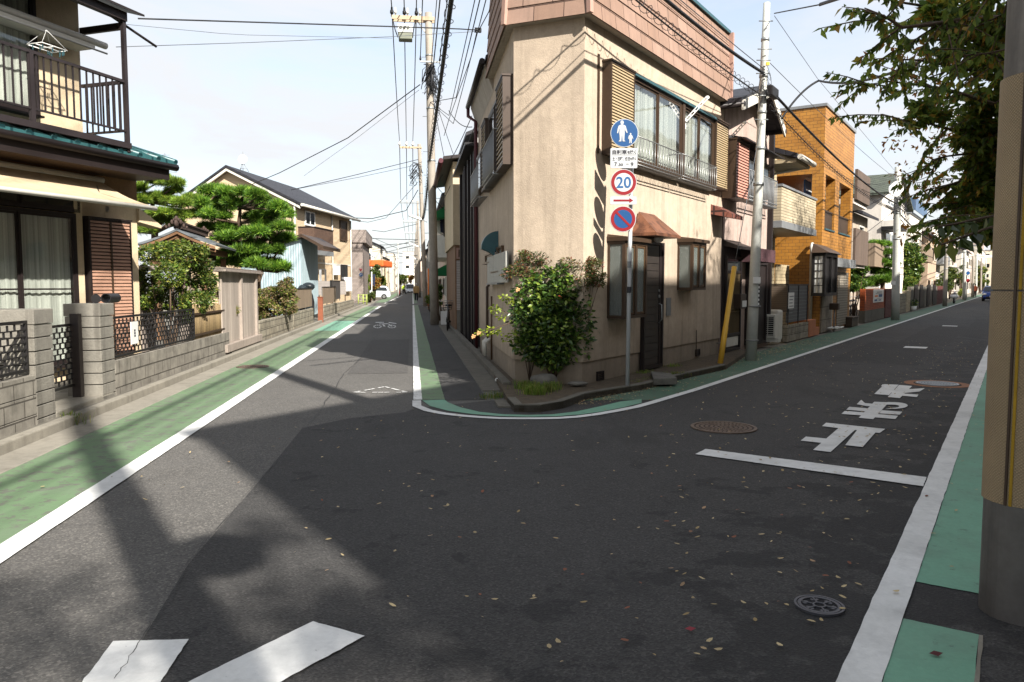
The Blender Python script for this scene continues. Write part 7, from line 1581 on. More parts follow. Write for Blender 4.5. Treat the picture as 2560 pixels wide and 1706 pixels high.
# street lamps on the poles of the left street
def slamp(p,label,group='street lamps of the left street',sc=1.0,d=None):
    t=thing('street_lamp',p,label,'street lamp',group); d=-R1*.9-D1*.2 if d is None else d; d=d/np.linalg.norm(d); w=np.cross(d,UP)
    b=MB(); b.tube([p,p+d*.25*sc+UP*.12*sc],.03,6); b.build('arm',M['grey'],t)
    b=MB(); c=p+d*.65*sc+UP*.24*sc; dd=(d+UP*.32); dd/=np.linalg.norm(dd); up=np.cross(w,dd)*-1; box3(b,c,dd,w,up,-.42*sc,.42*sc,-.14*sc,.14*sc,-.05*sc,.06*sc); b.build('lamp_head',M['white'],t,bevel=.03); return t
for i,(x,y,Y) in enumerate(((1068,556,57),(1052,620,85),(1049,652,98),(1048,665,128),(1046,676,156),(1044,684,186))): slamp(aty(x,y,Y),f'white street lamp on the {(["second pole","pole between the second and third","third pole","fourth pole","fifth pole","sixth pole"])[i]} of the left street',sc=1.3)
# thin poles left side far
for i,(x,yb,yt,Y) in enumerate(((995,712,606,108),(886+90,715,640,140))): upole(np.array([*aty(x,714,Y)[:2],0]),aty(x,yt,Y),.14,.11,['slim grey pole far down the left side of the left street','more distant slim pole on the left side of the left street'][i],m='polewhite',steps=False)
pw('service_wire',[(870,600,100),(935,596,104),(995,622,108),(1045,612,112)],.03,'sagging wire hung over the slim far pole')
# ---------- right street poles ----------
B2=g(1877,902); T2=aty(1917,8,B2[1]+.1)
PP=upole(B2,T2,.115,.066,'pale slim utility pole beside the pink house, with cables and a closure box','polewhite',steps=False,bands=5)
a2=lambda x,y,d=0: aty(x,y,B2[1]+d)
b=MB(); b.tube([a2(1908,165,0),a2(1911,148,0)],.082,12); b.build('yellow_cap',M['yellow'],PP) if False else None
b=MB(); c=a2(1919,160,-.1); b.box(Frame(c,(1,0,0),(0,-1,0)),-.03,.03,c[2]-.03,c[2]+.03,-.02,.03); M['yel']=simple('yellow_tag','#e0b010',.5); b.build('yellow_tag',M['yel'],PP)
bc=a2(1932,232,.05); b=MB(); box3(b,bc,D2,R2,UP,-.24,.24,-.06,.06,-.1,.1); b.build('closure_box',M['black'],PP,bevel=.02)
for (y,x) in ((152,1908),(185,1907),(240,1904),(300,1902),(54,1914),(124,1911)): 
    c=a2(x,y,-.08)
    b=MB(); b.tube([c-np.array([.14,.02,0]),c+np.array([.14,-.02,0])],.012,5); b.build('bolt',M['galv'],PP)
b=MB(); rs=np.random.RandomState(18)
for k in range(9): c=a2(1906+rs.normal()*3,190+rs.uniform(-8,70)); a=rs.uniform(0,6.28); b.tube([c+np.array([math.cos(a+u*.9)*.09,-.12+rs.normal()*.02,math.sin(a*2+u*1.2)*.16]) for u in range(6)],.005,4)
b.build('cable_tangle',M['cable'],PP)
pcq=span(Frame(B2,R2*0+np.array([1,0,0]),(0,-1,0)),(1880,693),(1895,709)); b=MB(); F=Frame(B2+np.array([0,-.0,0]),(1,0,0),(0,-1,0)); b.box(F,pcq[0]-.01,pcq[1]+.01,pcq[2],pcq[3],.10,.128); b.build('paper_notice',M['white'],PP)
pq=a2(1898,0+728,0); b=MB(); c=np.array([pq[0]+.0,B2[1]-.02,0]); z0=a2(1896,765)[2]; z1=a2(1896,692)[2]; b.box(F,.10,.125,z0,z1,-.06,.06); pl=b.build('address_plate',M['ink'],PP)
for k in range(7): b=MB(); zz=z0+(z1-z0)*(k+.5)/7; b.box(F,.103,.1265,zz-.025,zz+.02,.061,.063); b.build('printed_text',M['white'],pl)
b=MB()
for y in (766,851): c=a2(1886 if y<800 else 1880,y); b.tube([c-UP*.012,c+UP*.012],.128,14)
b.build('joint_ring',M['grey'],PP)
# yellow guy cover and stay
gy=thing('guy_cover',g(1799,920),'leaning yellow guy wire cover between the corner house and the pink house','guy cover'); G0=g(1799,920); G1=aty(1836,667,G0[1]+.35); 
b=MB(); b.tube([G0,G0+(G1-G0)*.4,G0+(G1-G0)*.402,G1],[.052,.052,.047,.047],14); b.build('cover',M['yellow'],gy)
b=MB(); b.tube([G1,a2(1905,300,0)],.007,5); b.build('stay_wire',M['wiregrey'],gy)
p=FA.uv(1797,858,.02); b=MB(); b.tube([FA.p(p[0]-.1,p[1],.0),FA.p(p[0]-.1,p[1]+.02,.12),FA.p(p[0]-.1,p[1]-.05,.13)],.012,6); tag(b.build('water_tap',M['galv'],None),'small tap on the corner house wall behind the yellow guy cover','tap')
# cables along the right street
zc=a2(1914,190)[2]; tc=float(a2(1914,190)@R2)
def along(t0,z0,s0,s1,sag,n=26,t1=None,z1=None):
    t1=t0 if t1 is None else t1; z1=z0 if z1 is None else z1
    return [st2(s0+(s1-s0)*i/n,t0+(t1-t0)*i/n,z0+(z1-z0)*i/n-sag*4*(i/n)*(1-i/n)) for i in range(n+1)]
S2=float(B2@D2)
def spiral(name,pts,r,rr,turns,label):
    b=MB(); b.tube(pts,r,5); o=b.build(name,M['cable'],None,fixn=False); tag(o,label,'cable')
    N=int(turns*9); b=MB(); q=[]
    for i in range(N): f=i/N*(len(pts)-1); k=int(f); p=pts[k]+(pts[min(k+1,len(pts)-1)]-pts[k])*(f-k); a=i*.7; q.append(p+R2*math.cos(a)*rr+UP*math.sin(a)*rr)
    b.tube(q,.006,3); o=b.build('spiral_hanger',M['cable'],None,fixn=False); tag(o,'loose spiral wire round the '+label.split(',')[0].replace(' from the pale slim pole',''),'cable')
p0=a2(1912,185,0); m1=aty(1700,8,11.5); 
cable('overhead_cable',sagw(m1+(m1-p0)*.8,p0,.12,20),.03,'thick black cable descending over the cladding to the pale slim pole')
cable('overhead_cable',sagw(m1+(m1-p0)*.8+UP*.06,p0+UP*.08,.02,20),.008,'thin messenger wire just above the thick cable over the cladding','wiregrey')
m2=aty(1690,65,12.2); p1=a2(1906,240,0); spiral('overhead_cable',sagw(m2+(m2-p1)*1.0,p1,.10,24),.014,.075,34,'lower looped cable over the cladding, left of the pale slim pole')
B3=g(2238,801); T3=aty(2245,418,B3[1]); P3=upole(B3,T3,.175,.13,'pale steel pole beside the orange brick wall','polewhite',steps=False)
e3=aty(2245,505,B3[1]); b3=a2(1940,240,.1)
cable('overhead_cable',sagw(b3,aty(2242,510,B3[1]),.25,20),.03,'thick black cable from the closure box past the orange building')
spiral('overhead_cable',sagw(a2(1925,262,0),aty(2240,525,B3[1]),.35,24),.012,.06,60,'second looped cable from the pale slim pole past the orange building')
for i,(a,c,r,s_) in enumerate((((1936,34,15.7),(2050,12,13),.012,.0),((2050,12,13),(2105,-6,11.5),.03,0),((1936,40,15.7),(2044,197,20),.006,0),((2044,197,20),(2235,425,33),.006,0),((1925,158,15.7),(2230,440,33),.007,.1),((1953,298,18),(2047,202,18),.025,-.12),((2047,202,18),(2300,155,11),.025,.15),((2245,440,34),(2345,395,26),.02,.1),((2245,460,34),(2345,430,26),.014,.1),((2245,447,34),(2170,460,30),.012,.1),((2060,640,30),(2242,520,34),.012,.2),((2080,545,31),(2240,470,34),.02,.2),((2245,530,34),(2365,610,57),.03,.4),((2245,540,34),(2365,620,57),.02,.6))):
    pw('service_wire',[a,c],r,['short pair wire at the top of the pale slim pole','thick sleeve wire leaving the top of the picture','thin wire falling from the pole top to the junction over the orange building','thin wire continuing to the steel pole','thin diagonal wire over the orange building','thick wire from the orange building up to the junction','thick wire from the junction into the tree','upper wire from the steel pole into the tree','lower wire from the steel pole into the tree','wire from the steel pole to the brown screens','low wire from the orange building to the steel pole','high wire from the brown screen to the steel pole','cable from the steel pole to the old timber pole','slack cable from the steel pole to the old timber pole'][i],'cable' if r>.01 else 'wiregrey',sag=s_)
b=MB()
for k in range(20): c=aty(2240+rs.normal()*5,510+rs.uniform(-25,30),B3[1]); a=rs.uniform(0,6.28); b.tube([c+np.array([math.cos(a+u*.9)*.28,-.25,math.sin(a*2+u)*.3]) for u in range(5)],.014,4)
b.build('cable_tangle',M['cable'],P3)
b=MB(); c=aty(2233,708,B3[1]-.2); b.box(Frame(c,(1,0,0),(0,-1,0)),-.1,.1,c[2]-.08,c[2]+.08,0,.02); b.build('number_tag',M['white'],P3)
B4=g(2362,766); upole(B4,aty(2367,590,B4[1]),.16,.12,'old timber-coloured pole beyond the concrete gate walls',steps=False)
for i,(x,yb,yt) in enumerate(((2410,751,626),(2431,744,640),(2440,738,636),(2452,734,645),(2463,730,648))):
    B_=g(x,yb); upole(B_,aty(x+2,yt,B_[1]),.17,.14,['pale pole beside the yellow hedge far down the right street','slimmer pole just right of the pale pole, far down the right street','third distant pole of the right street','fourth distant pole of the right street','last distant pole of the right street'][i],m='polewhite' if i%2==0 else 'poleconc',steps=False,bands=1)
for i,(y0,y1,Y) in enumerate(((640,625,95),(655,640,110),(668,672,130),(590,600,80))): pw('service_wire',[(2365,y0,60),(2440,y1,Y),(2475,y1+4,Y+10)],.03,f'distant wire over the right street, {["highest","second","lowest","steepest"][i]} of four')
ts=thing('traffic_light',aty(2470,643,112),'green traffic light hanging far down the right street','traffic light'); b=MB(); c=aty(2471,642,112); box3(b,c,R2,D2,UP,-.6,.6,-.1,.1,-.2,.2); b.build('housing',M['white'],ts,bevel=.05)
lm=bpy.data.materials.new('green_light'); lm.use_nodes=True; lm.node_tree.nodes['Principled BSDF'].inputs['Emission Color'].default_value=(0,.8,.5,1); lm.node_tree.nodes['Principled BSDF'].inputs['Emission Strength'].default_value=2; b=MB(); b.disc(c-R2*.35-D2*.12,R2,UP,.15,16); b.build('green_lens',lm,ts)
# ---------- big covered pole on the right ----------
c0=g(2552,1534); r=.177
bp=thing('covered_pole',c0,'large concrete pole wrapped in a tan studded cover with yellow seams at the right edge','utility pole')
zc0=aty(2508,1278,c0[1]-r)[2]; zc1=aty(2525,165,c0[1]-r)[2]
b=MB(); b.tube([c0,c0+UP*9.5],[r-.004,r-.02],40); GPB=b
def studs():
    t=MT('studded_cover','#927f62',.7); v=t.N.new('ShaderNodeTexVoronoi'); v.inputs['Scale'].default_value=95; v.inputs['Randomness'].default_value=0; mp=t.mapped(t.uv(),(1,1,1),(0,0,.785)); t.L.new(mp,v.inputs['Vector']); v.voronoi_dimensions='2D'
    t.mul(t.ramp(v.outputs['Distance'],0,.6,1.12,.78)); t.vary(3,.1); t.vary(.9,.1); t.bump(t.ramp(v.outputs['Distance'],.05,.5,1,0),.003,.8); return t.done()
M['studs']=studs(); M['gp']=streaked('grey_pole_base','#8c8783','#3a3a3a',.5,.7,.002,40)
def shell(z0,z1,rr,name,m):
    n=64; b=MB(); vs=[]
    for z in (z0,z1):
        for i in range(n): a=2*math.pi*i/n; vs.append(c0*[1,1,0]+np.array([math.cos(a)*rr,math.sin(a)*rr,z]))
    b.add(vs,[(i,(i+1)%n,n+(i+1)%n,n+i) for i in range(n)],True); return b.build(name,m,bp,fixn=False)
zj=aty(2500,727,c0[1]-r)[2]
GPB.build('pole',M['gp'],bp)
sh_=shell(zc0,zj-.004,r+.004,'cover',M['studs']); sh2=shell(zj+.004,zc1,r+.004,'cover',M['studs'])
for o in (sh_,sh2): # wrap uv round the cylinder
    u=o.data.uv_layers[0].data; cx,cy=c0[0],c0[1]; off=gloc(bp)
    for pl in o.data.polygons:
        A=[math.atan2(o.data.vertices[o.data.loops[li].vertex_index].co.y+off.y-cy,o.data.vertices[o.data.loops[li].vertex_index].co.x+off.x-cx) for li in pl.loop_indices]
        m_=max(A)
        for li,a in zip(pl.loop_indices,A):
            if m_-a>math.pi: a+=2*math.pi
            u[li].uv=(a*r,o.data.vertices[o.data.loops[li].vertex_index].co.z)
b=MB(); aS=R(-144)
for z0_,z1_ in ((zc0,zj-.004),(zj+.004,zc1)):
    for da in (0,):
        d=np.array([math.cos(aS),math.sin(aS),0]); w=np.array([-d[1],d[0],0]); c=c0*[1,1,0]+d*(r+.002); box3(b,c,w,d,UP,-.006,.006,0,.007,z0_,z1_)
M['seamy']=streaked('dirty_yellow_strip','#9a7a1c','#3a3018',.6); b.build('yellow_seam',M['seamy'],bp)
b=MB(); d=np.array([math.cos(aS),math.sin(aS),0]); w=np.array([-d[1],d[0],0]); c=c0*[1,1,0]+d*(r+.002)-w*.02; box3(b,c,w,d,UP,-.005,.005,0,.01,zc0,zc1); b.build('seam_edge',M['brown'],bp)
# lamp on a hidden pole behind
LY=10.; LPn=np.array([*aty(2512,714,LY)[:2],0]); t=upole(LPn,LPn+UP*6.5,.06,.05,'thin lamp pole hidden behind the covered pole and the tree','grey',steps=False,bands=0,name='lamp_pole')
K2=K(2100,0,2.45)
sl=thing('street_lamp',aty(*K2(900,200),LY),'grey street lamp with domed lens among the tree leaves at the top right','street lamp'); pa=aty(*K2(655,185),LY); pb=aty(*K2(930,195),LY); pm=(pa+pb)/2
b=MB(); b.tube([pa,pa+(pb-pa)*.1,pa+(pb-pa)*.3,pa+(pb-pa)*.75,pb],[.02,.08,.11,.09,.05],12); v=np.array(b.v); v[:,2]=pm[2]+(v[:,2]-pm[2])*.65; b.v=[tuple(x) for x in v]; b.build('lamp_head',M['offwhite'],sl)
b=MB(); b.ball(pa+(pb-pa)*.33-UP*.06,.13,14,10,(1.1,.8,.8)); b.build('lens',M['lens'] if 'lens' in M else M['curtain'],sl)
b=MB(); b.tube([pb,pb+np.array([.15,0,-.02]),LPn+UP*(pb[2]-.1)],.03,8); b.build('arm',M['grey'],sl)
# ---------- cherry tree over the right side ----------
TB=st2(7.6,1.1); rs=np.random.RandomState(77)
ct=thing('cherry_tree',TB,'cherry tree with dark green and reddening leaves hanging over the right side','tree')
def kb(x,y,Y): return aty(*K2(x,y),Y)
br=[ [(1400,700,8.2),(1150,560,8),(900,450,8),(650,400,7.6),(480,370,7.4),(270,360,7.2)],
 [(1400,700,8.2),(1200,400,7.6),(950,260,7.4),(700,240,7.2),(500,250,7),(390,270,6.9)],
 [(1400,500,8.2),(1150,150,7.4),(850,60,7.2),(600,50,7.0),(400,20,6.8),(250,-10,6.8)],
 [(1200,120,7.4),(900,110,6.8),(700,130,6.6),(560,150,6.4),(380,170,6.2),(270,100,6.2),(150,50,6.2)],
 [(1400,900,8.2),(1150,700,8.4),(950,640,8.4),(700,560,8.4),(480,520,8.2),(300,500,8.0),(160,520,8)],
 [(1400,900,8.2),(1150,820,8.8),(950,800,8.8),(700,800,8.8),(550,760,8.4),(400,740,8.2),(250,700,8)],
 [(1400,1000,8.2),(1150,950,9),(950,920,9),(800,940,9),(640,960,9),(560,980,9)],
 [(1400,1100,8.2),(1150,1100,9.2),(950,1080,9.2),(780,1100,9.2),(650,1140,9.2),(560,1180,9)],
 [(1400,1200,8.2),(1150,1250,9.2),(950,1230,9.2),(800,1260,9.2),(680,1280,9.2)],
 [(1400,1200,8.2),(1150,1350,8.8),(950,1360,8.6),(800,1350,8.4),(640,1330,8.2)],
 [(1300,1100,7),(1100,1300,5.5),(900,1330,4.5),(720,1370,4.2),(600,1390,4.1)],
 [(1300,1100,7),(1100,1350,5.5),(900,1400,4.5),(760,1450,4.2),(620,1500,4.0)],
 [(1300,300,7),(1100,60,6.5),(1000,-40,6.3),(850,-80,6.2)],
 [(1300,500,7),(1150,300,6.8),(1050,340,6.6),(900,330,6.4),(760,340,6.2)]]
b=MB(); TT=kb(1400,900,8.2); b.tube([TB,TB+UP*2,(TB+UP*2+TT)/2+UP*.3,TT,kb(1400,500,8.2)],[.2,.17,.15,.12,.08],10); b.build('trunk',M['bark'],ct)
near=[]; leafc=[]
for bi,q in enumerate(br):
    P=[kb(*p) for p in q]; b=MB(); b.tube(P,[.03*(1-.85*i/(len(P)-1)) if bi not in (10,11) else .012*(1-.6*i/(len(P)-1)) for i in range(len(P))],6); b.build('branch',M['bark'],ct)
    L=len(P)-1
    for k in range(16 if bi not in (10,11) else 0):
        f=L*(.18+.82*rs.random()); i=min(int(f),L-1); p=P[i]+(P[i+1]-P[i])*(f-i); dr=(P[i+1]-P[i]); dr/=np.linalg.norm(dr)
        side=rs.normal(size=3)*.55+dr*.5; side[2]=side[2]*.6-.18; side/=np.linalg.norm(side); ln=.3+.55*rs.random()*(1.3-.7*f/L)
        tw=[p,p+side*ln*.5,p+side*ln-UP*.06*ln]; near.append(tw)
for bi in (10,11):
    P=[kb(*p) for p in br[bi]]
    for k in range(len(P)-1):
        near.append([P[k],(P[k]+P[k+1])/2,P[k+1]])
b=MB()
for tw in near: b.tube(tw,[.008,.006,.003],4,cap=False)
b.build('twigs',M['bark'],ct,fixn=False)
V=[]
for ti,tw in enumerate(near):
    n=24 if ti<len(near)-9 else 7
    for k in range(n):
        f=(k+rs.random())/n*2; i=min(int(f),1); p=tw[i]+(tw[i+1]-tw[i])*(f-i); d=tw[-1]-tw[0]; d/=np.linalg.norm(d)
        a=d*.5+rs.normal(size=3)*.45+np.array([0,0,-.75]); a/=np.linalg.norm(a); w=np.cross(a,rs.normal(size=3)); w/=np.linalg.norm(w); nn=np.cross(a,w)
        L=(.083 if ti<len(near)-9 else .09)*(.6+.75*rs.random()); W=L*.5; V+= [p,p+a*L*.45+w*W*.5+nn*.008,p+a*L+nn*-.01,p+a*L*.45-w*W*.5+nn*.008]
nf_=9*7*4; leaf_mesh('foliage',np.array(V[:-nf_]),M['cherry'],ct); leaf_mesh('silhouette_leaves',np.array(V[-nf_:]),M['bushdk'],ct)  # silhouette shade of the low twigs put into a darker leaf colour
bl=[]
for (x,y,r,Y) in ((800,100,110,7.2),(950,200,120,7.4),(1080,100,120,7),(700,180,80,7),(900,350,110,7.8),(1050,450,120,8),(850,600,90,8.6),(980,620,100,8.6),(820,760,110,8.8),(950,850,120,9),(1080,750,120,8.8),(760,850,70,8.8),(850,980,110,9),(1000,1050,130,9.2),(820,1130,100,9.2),(760,1230,90,9.2),(900,1250,110,9.2),(1050,1250,120,9.2),(850,1380,90,8.6),(980,1420,90,8.6),(700,300,70,7.2),(620,120,70,6.8),(560,60,60,6.8),(600,700,60,8.4),(500,640,50,8.2),(470,730,50,8.2),(1150,300,150,7),(1200,700,150,8),(1200,1050,150,8.6)):
    p=kb(x,y,Y); r=r/2.45/FPX*Y; bl.append((p[0],p[1],p[2],r,r,r*.75))
leaf_mesh('foliage',leaves(rs,bl,15000,.088,.5,.15,droop=.5),M['cherry'],ct)
bl2=[(q[0]+rs.normal()*.2,q[1]+1.0,q[2],q[3],q[4],q[5]) for q in bl[:22]]
leaf_mesh('foliage_tips',leaves(rs,bl2,700,.075,.4,.2,droop=.5),M['autumn'],ct)
# ================= people, vehicles, signs, small street things =================
def skinned(name,V,E,Rr,mat,parent,sub=2):
    me=bpy.data.meshes.new(name); off=np.array(gloc(parent)); me.from_pydata((np.array(V)-off).tolist(),E,[]); o=bpy.data.objects.new(name,me); COL.objects.link(o)
    o.modifiers.new('s','SKIN'); sv=me.skin_vertices[0].data
    for i,r in enumerate(Rr): sv[i].radius=(r,r) if not isinstance(r,tuple) else r
    sv[0].use_root=True
    m=o.modifiers.new('u','SUBSURF'); m.levels=sub; m.render_levels=sub
    dg=bpy.context.evaluated_depsgraph_get(); dg.update(); me2=bpy.data.meshes.new_from_object(o.evaluated_get(dg)); bpy.data.objects.remove(o)
    me2.materials.clear(); me2.materials.append(mat)
    for p in me2.polygons: p.use_smooth=True
    ob=bpy.data.objects.new(name,me2); COL.objects.link(ob); ob.parent=parent; return ob
M['skin']=simple('skin','#a97c62',.6,amt=.03); M['hairw']=simple('white_hair','#b9b5ae',.8); M['hairb']=simple('dark_hair','#1d1815',.8)
def person(base,face,h,label,coat,legs,hair,step=.16,mask=None,bag=None,hem=.42):
    """walking figure; face = direction it walks"""
    t=thing('person',base,label,'person'); f=np.array([*face[:2],0.]); f/=np.linalg.norm(f); s=np.array([-f[1],f[0],0]); k=h/1.7
    P=lambda a,b_,z: np.array(base)+(f*a+s*b_+UP*z)*k
    V=[P(0,0,.95),P(0,0,1.12),P(0,0,1.3),P(.01,0,1.42),P(.02,0,1.5),P(.03,0,1.58),P(.035,0,1.66)]; E=[(i,i+1) for i in range(6)]; Rr=[(.15,.11),(.14,.10),(.17,.11),(.07,.06),(.055,.055),(.085,.095),(.07,.08)]
    for sg,st_ in ((1,step),(-1,-step)):
        i=len(V); V+=[P(0,.09*sg,.88),P(st_*.7+.04,.1*sg,.50),P(st_*1.0-.03,.1*sg,.10),P(st_+.02,.1*sg,.045),P(st_+.13,.11*sg,.035)]; E+=[(0,i),(i,i+1),(i+1,i+2),(i+2,i+3),(i+3,i+4)]; Rr+=[.095,.065,.045,.045,.035]
        i=len(V); V+=[P(0,.18*sg,1.38),P(-st_*.5,.24*sg,1.12),P(-st_*.6+.1,.24*sg,.90),P(-st_*.6+.13,.235*sg,.82)]; E+=[(2,i),(i,i+1),(i+1,i+2),(i+2,i+3)]; Rr+=[.055,.045,.035,.03]
        for q in range(4):
            j=len(V); V+=[P(-st_*.6+.15,(.235+.02*(q-1.5))*sg,.78),P(-st_*.6+.16,(.23+.02*(q-1.5))*sg,.73-.01*(q%2))]; E+=[(i+3,j),(j,j+1)]; Rr+=[.010,.009]
        j=len(V); V+=[P(-st_*.6+.18,.215*sg,.79),P(-st_*.6+.2,.21*sg,.76)]; E+=[(i+3,j),(j,j+1)]; Rr+=[.011,.009]
    skinned('body',V,E,Rr,M['skin'],t)
    # coat: closed tapering shell with sleeves; trousers; shoes
    def shellr(rings,name,m,n=20):
        b=MB(); vs=[]
        for (a,b_,z,ra,rb) in rings:
            for i in range(n): c=2*math.pi*i/n; vs.append(P(a+math.cos(c)*ra,b_+math.sin(c)*rb,z))
        b.add(vs,[(i*n+j,i*n+(j+1)%n,(i+1)*n+(j+1)%n,(i+1)*n+j) for i in range(len(rings)-1) for j in range(n)],True); return b
    b=shellr([(0,0,1.5,.075,.08),(0,0,1.46,.09,.14),(0,0,1.40,.125,.215),(0,0,1.25,.135,.225),(0,0,1.05,.135,.21),(0,0,.9,.15,.23),(0,0,hem+.35,.165,.245),(0,0,hem+.34,.12,.2)],'coat',coat)
    for sg,st_ in ((1,step),(-1,-step)): b.tube([P(0,.17*sg,1.42),P(-st_*.25,.23*sg,1.28),P(-st_*.5,.255*sg,1.11),P(-st_*.6+.1,.25*sg,.90),P(-st_*.6+.12,.25*sg,.86)],[.07*k,.075*k,.065*k,.055*k,.05*k],12)
    b.build('coat',coat,t)
    b=MB()
    for sg,st_ in ((1,step),(-1,-step)): b.tube([P(0,.08*sg,.93),P(st_*.35,.1*sg,.7),P(st_*.7+.04,.1*sg,.5),P(st_,.1*sg,.12),P(st_,.1*sg,.08)],[.12*k,.1*k,.085*k,.07*k,.065*k],12)
    b.build('trousers',legs,t)
    for sg,st_ in ((1,step),(-1,-step)):
        b=MB(); b.ball(P(st_+.06,.105*sg,.04),.05*k,12,8,(2.2 if abs(f[0])>.7 else 1.1,2.2 if abs(f[1])>.7 else 1.1,.85)); b.build('shoe',M['black'],t)
    b=MB(); b.ball(P(.02,0,1.655),.112*k,16,12,(1,1,.92)); v=np.array(b.v); c=P(.03,0,1.6); d=v-c; fr=d@f; low=(fr>.045*k)&(v[:,2]<c[2]+.075*k); v[low]-=np.outer((fr[low]-.045*k),f); v[v[:,2]<c[2]-.03*k,2]=c[2]-.03*k; b.v=[tuple(x) for x in v]; b.build('hair',hair,t)
    b=MB()
    for sg in (-1,1): b.ball(P(.118,.032*sg,1.625),.010*k,8,6)
    b.build('eyes',M['ink'],t); b=MB(); b.ball(P(.128,0,1.595),.016*k,8,6,(1,1,1.4)); b.build('nose',M['skin'],t)
    if mask: b=MB(); b.ball(P(.07,0,1.565),.072*k,12,8,(1,1,.7)); b.build('face_mask',mask,t)
    else: b=MB(); b.ball(P(.112,0,1.56),.016*k,8,5,(1,1.6,.35)); b.build('mouth',M['petalred'],t)
    if bag is not None:
        b=MB(); c=P(.03,.36,.55); b.box(Frame(c,f,s),-.14,.14,c[2]-.2,c[2]+.18,-.05,.05); bg=b.build('bag',bag,t,bevel=.02); b=MB(); b.tube([P(-.05,.36,.73),P(-.02,.32,.84),P(.05,.32,.84),P(.1,.36,.73)],.012,5); b.build('handle',bag,bg)
    return t
M['tancoat']=simple('tan_coat','#a88a5c',.85); M['darkcloth']=simple('dark_cloth','#14161c',.85); M['rustcoat']=simple('rust_jacket','#a05a3c',.85); M['vest']=simple('yellow_green_vest','#a8c83c',.7)
person(g(1041,752),-D1,1.72,'person with white hair and face mask in a tan coat carrying a dark bag','M' and M['tancoat'],M['darkcloth'],M['hairw'],mask=M['white'],bag=M['darkcloth'])
person(g(2437,742),D2,1.68,'person in a rust brown jacket far down the right street beside the blue car',M['rustcoat'],M['darkcloth'],M['hairb'])
person(g(1008.5,710.5+12.5)*0+np.array([*aty(1008.5,714,150)[:2],0]),-D1,1.7,'person in a yellow-green vest far away in the middle of the left street',M['vest'],M['darkcloth'],M['hairb'])
# bicycles
def bicycle(base,face,label,basket=True,group=None):
    t=thing('bicycle',base,label,'bicycle',group); f=np.array([*face[:2],0.]); f/=np.linalg.norm(f); s=np.array([-f[1],f[0],0]); P=lambda a,z,b_=0: np.array(base)+f*a+UP*z+s*b_
    for a in (-.52,.52):
        b=MB(); n=28; b.tube([P(a+math.cos(2*math.pi*i/n)*.31,.33+math.sin(2*math.pi*i/n)*.31) for i in range(n+1)],.02,6,cap=False); w=b.build('wheel',M['black'],t)
        b=MB(); b.tube([P(a,.33,-.04),P(a,.33,.04)],.025,8)
        for i in range(12): c=2*math.pi*i/12; b.tube([P(a,.33),P(a+math.cos(c)*.3,.33+math.sin(c)*.3)],.0025,3)
        b.build('spokes',M['alu'],w)
        b=MB(); b.tube([P(a+math.cos(c)*.35,.33+math.sin(c)*.35) for c in np.linspace(.3,2.8,9)],.018,5); b.build('mudguard',M['alu'],t)
    b=MB()
    for a,c in (((-.52,.33),(-.1,.3)),((-.1,.3),(-.22,.8)),((-.1,.3),(.36,.72)),((-.2,.62),(.36,.78)),((-.52,.33),(-.2,.66)),((.34,.9),(.52,.33))): b.tube([P(*a),P(*c)],.018,8)
    b.build('frame',M['grey'],t)
    b=MB(); b.ball(P(-.24,.86),.1,12,8,(1.2,1.2,.45)); b.build('saddle',M['black'],t)
    b=MB(); b.tube([P(.34,.88),P(.32,1.02),P(.30,1.03,.1),P(.16,1.0,.27)],.012,6); b.tube([P(.32,1.02),P(.30,1.03,-.1),P(.16,1.0,-.27)],.012,6); b.build('handlebar',M['alu'],t)
    b=MB(); b.tube([P(-.1,.3,-.09),P(-.1,.3,.09)],.03,8); b.tube([P(-.1,.3,.08),P(-.02,.16,.08)],.01,5); b.tube([P(-.1,.3,-.08),P(-.18,.44,-.08)],.01,5); b.build('crank',M['black'],t)
    if basket:
        b=MB(); 
        for z in (.72,.8,.88,.96):
            w=.13+.04*(z-.72)/.24; q=[P(.48-w*.9,z,-w),P(.48+w,z,-w),P(.48+w,z,w),P(.48-w*.9,z,w),P(.48-w*.9,z,-w)]; b.tube(q,.006,4)
        for i in range(16):
            a=2*math.pi*i/16; ca=max(-1,min(1,1.3*math.cos(a))); sa=max(-1,min(1,1.3*math.sin(a))); b.tube([P(.48+ca*.13,.72,sa*.13),P(.48+ca*.17,.97,sa*.17)],.004,3)
        b.build('basket',M['black'],t)
    return t
bicycle(g(1121,826),-D1+R1*-.1,'bicycle with a dark front basket parked under the lower green awning')
bicycle(g(2128,800),D2,'bicycle parked at the end of the orange tiled building, before the orange brick wall',False)
bicycle(g(2134,797),D2,'second bicycle parked beside the first at the orange tiled building',False)
pb=FA.uv(2135,815,.3); b=MB(); c=g(2138,818); F=Frame(c,D2,R2); b.box(F,-.1,1.2,0,.32,-.5,-.1); b.box(F,-.13,1.23,.322,.37,-.53,-.07); tag(b.build('planter_box',M['brown'],None,bevel=.01),'dark brown planter box in front of the two bicycles','planter')
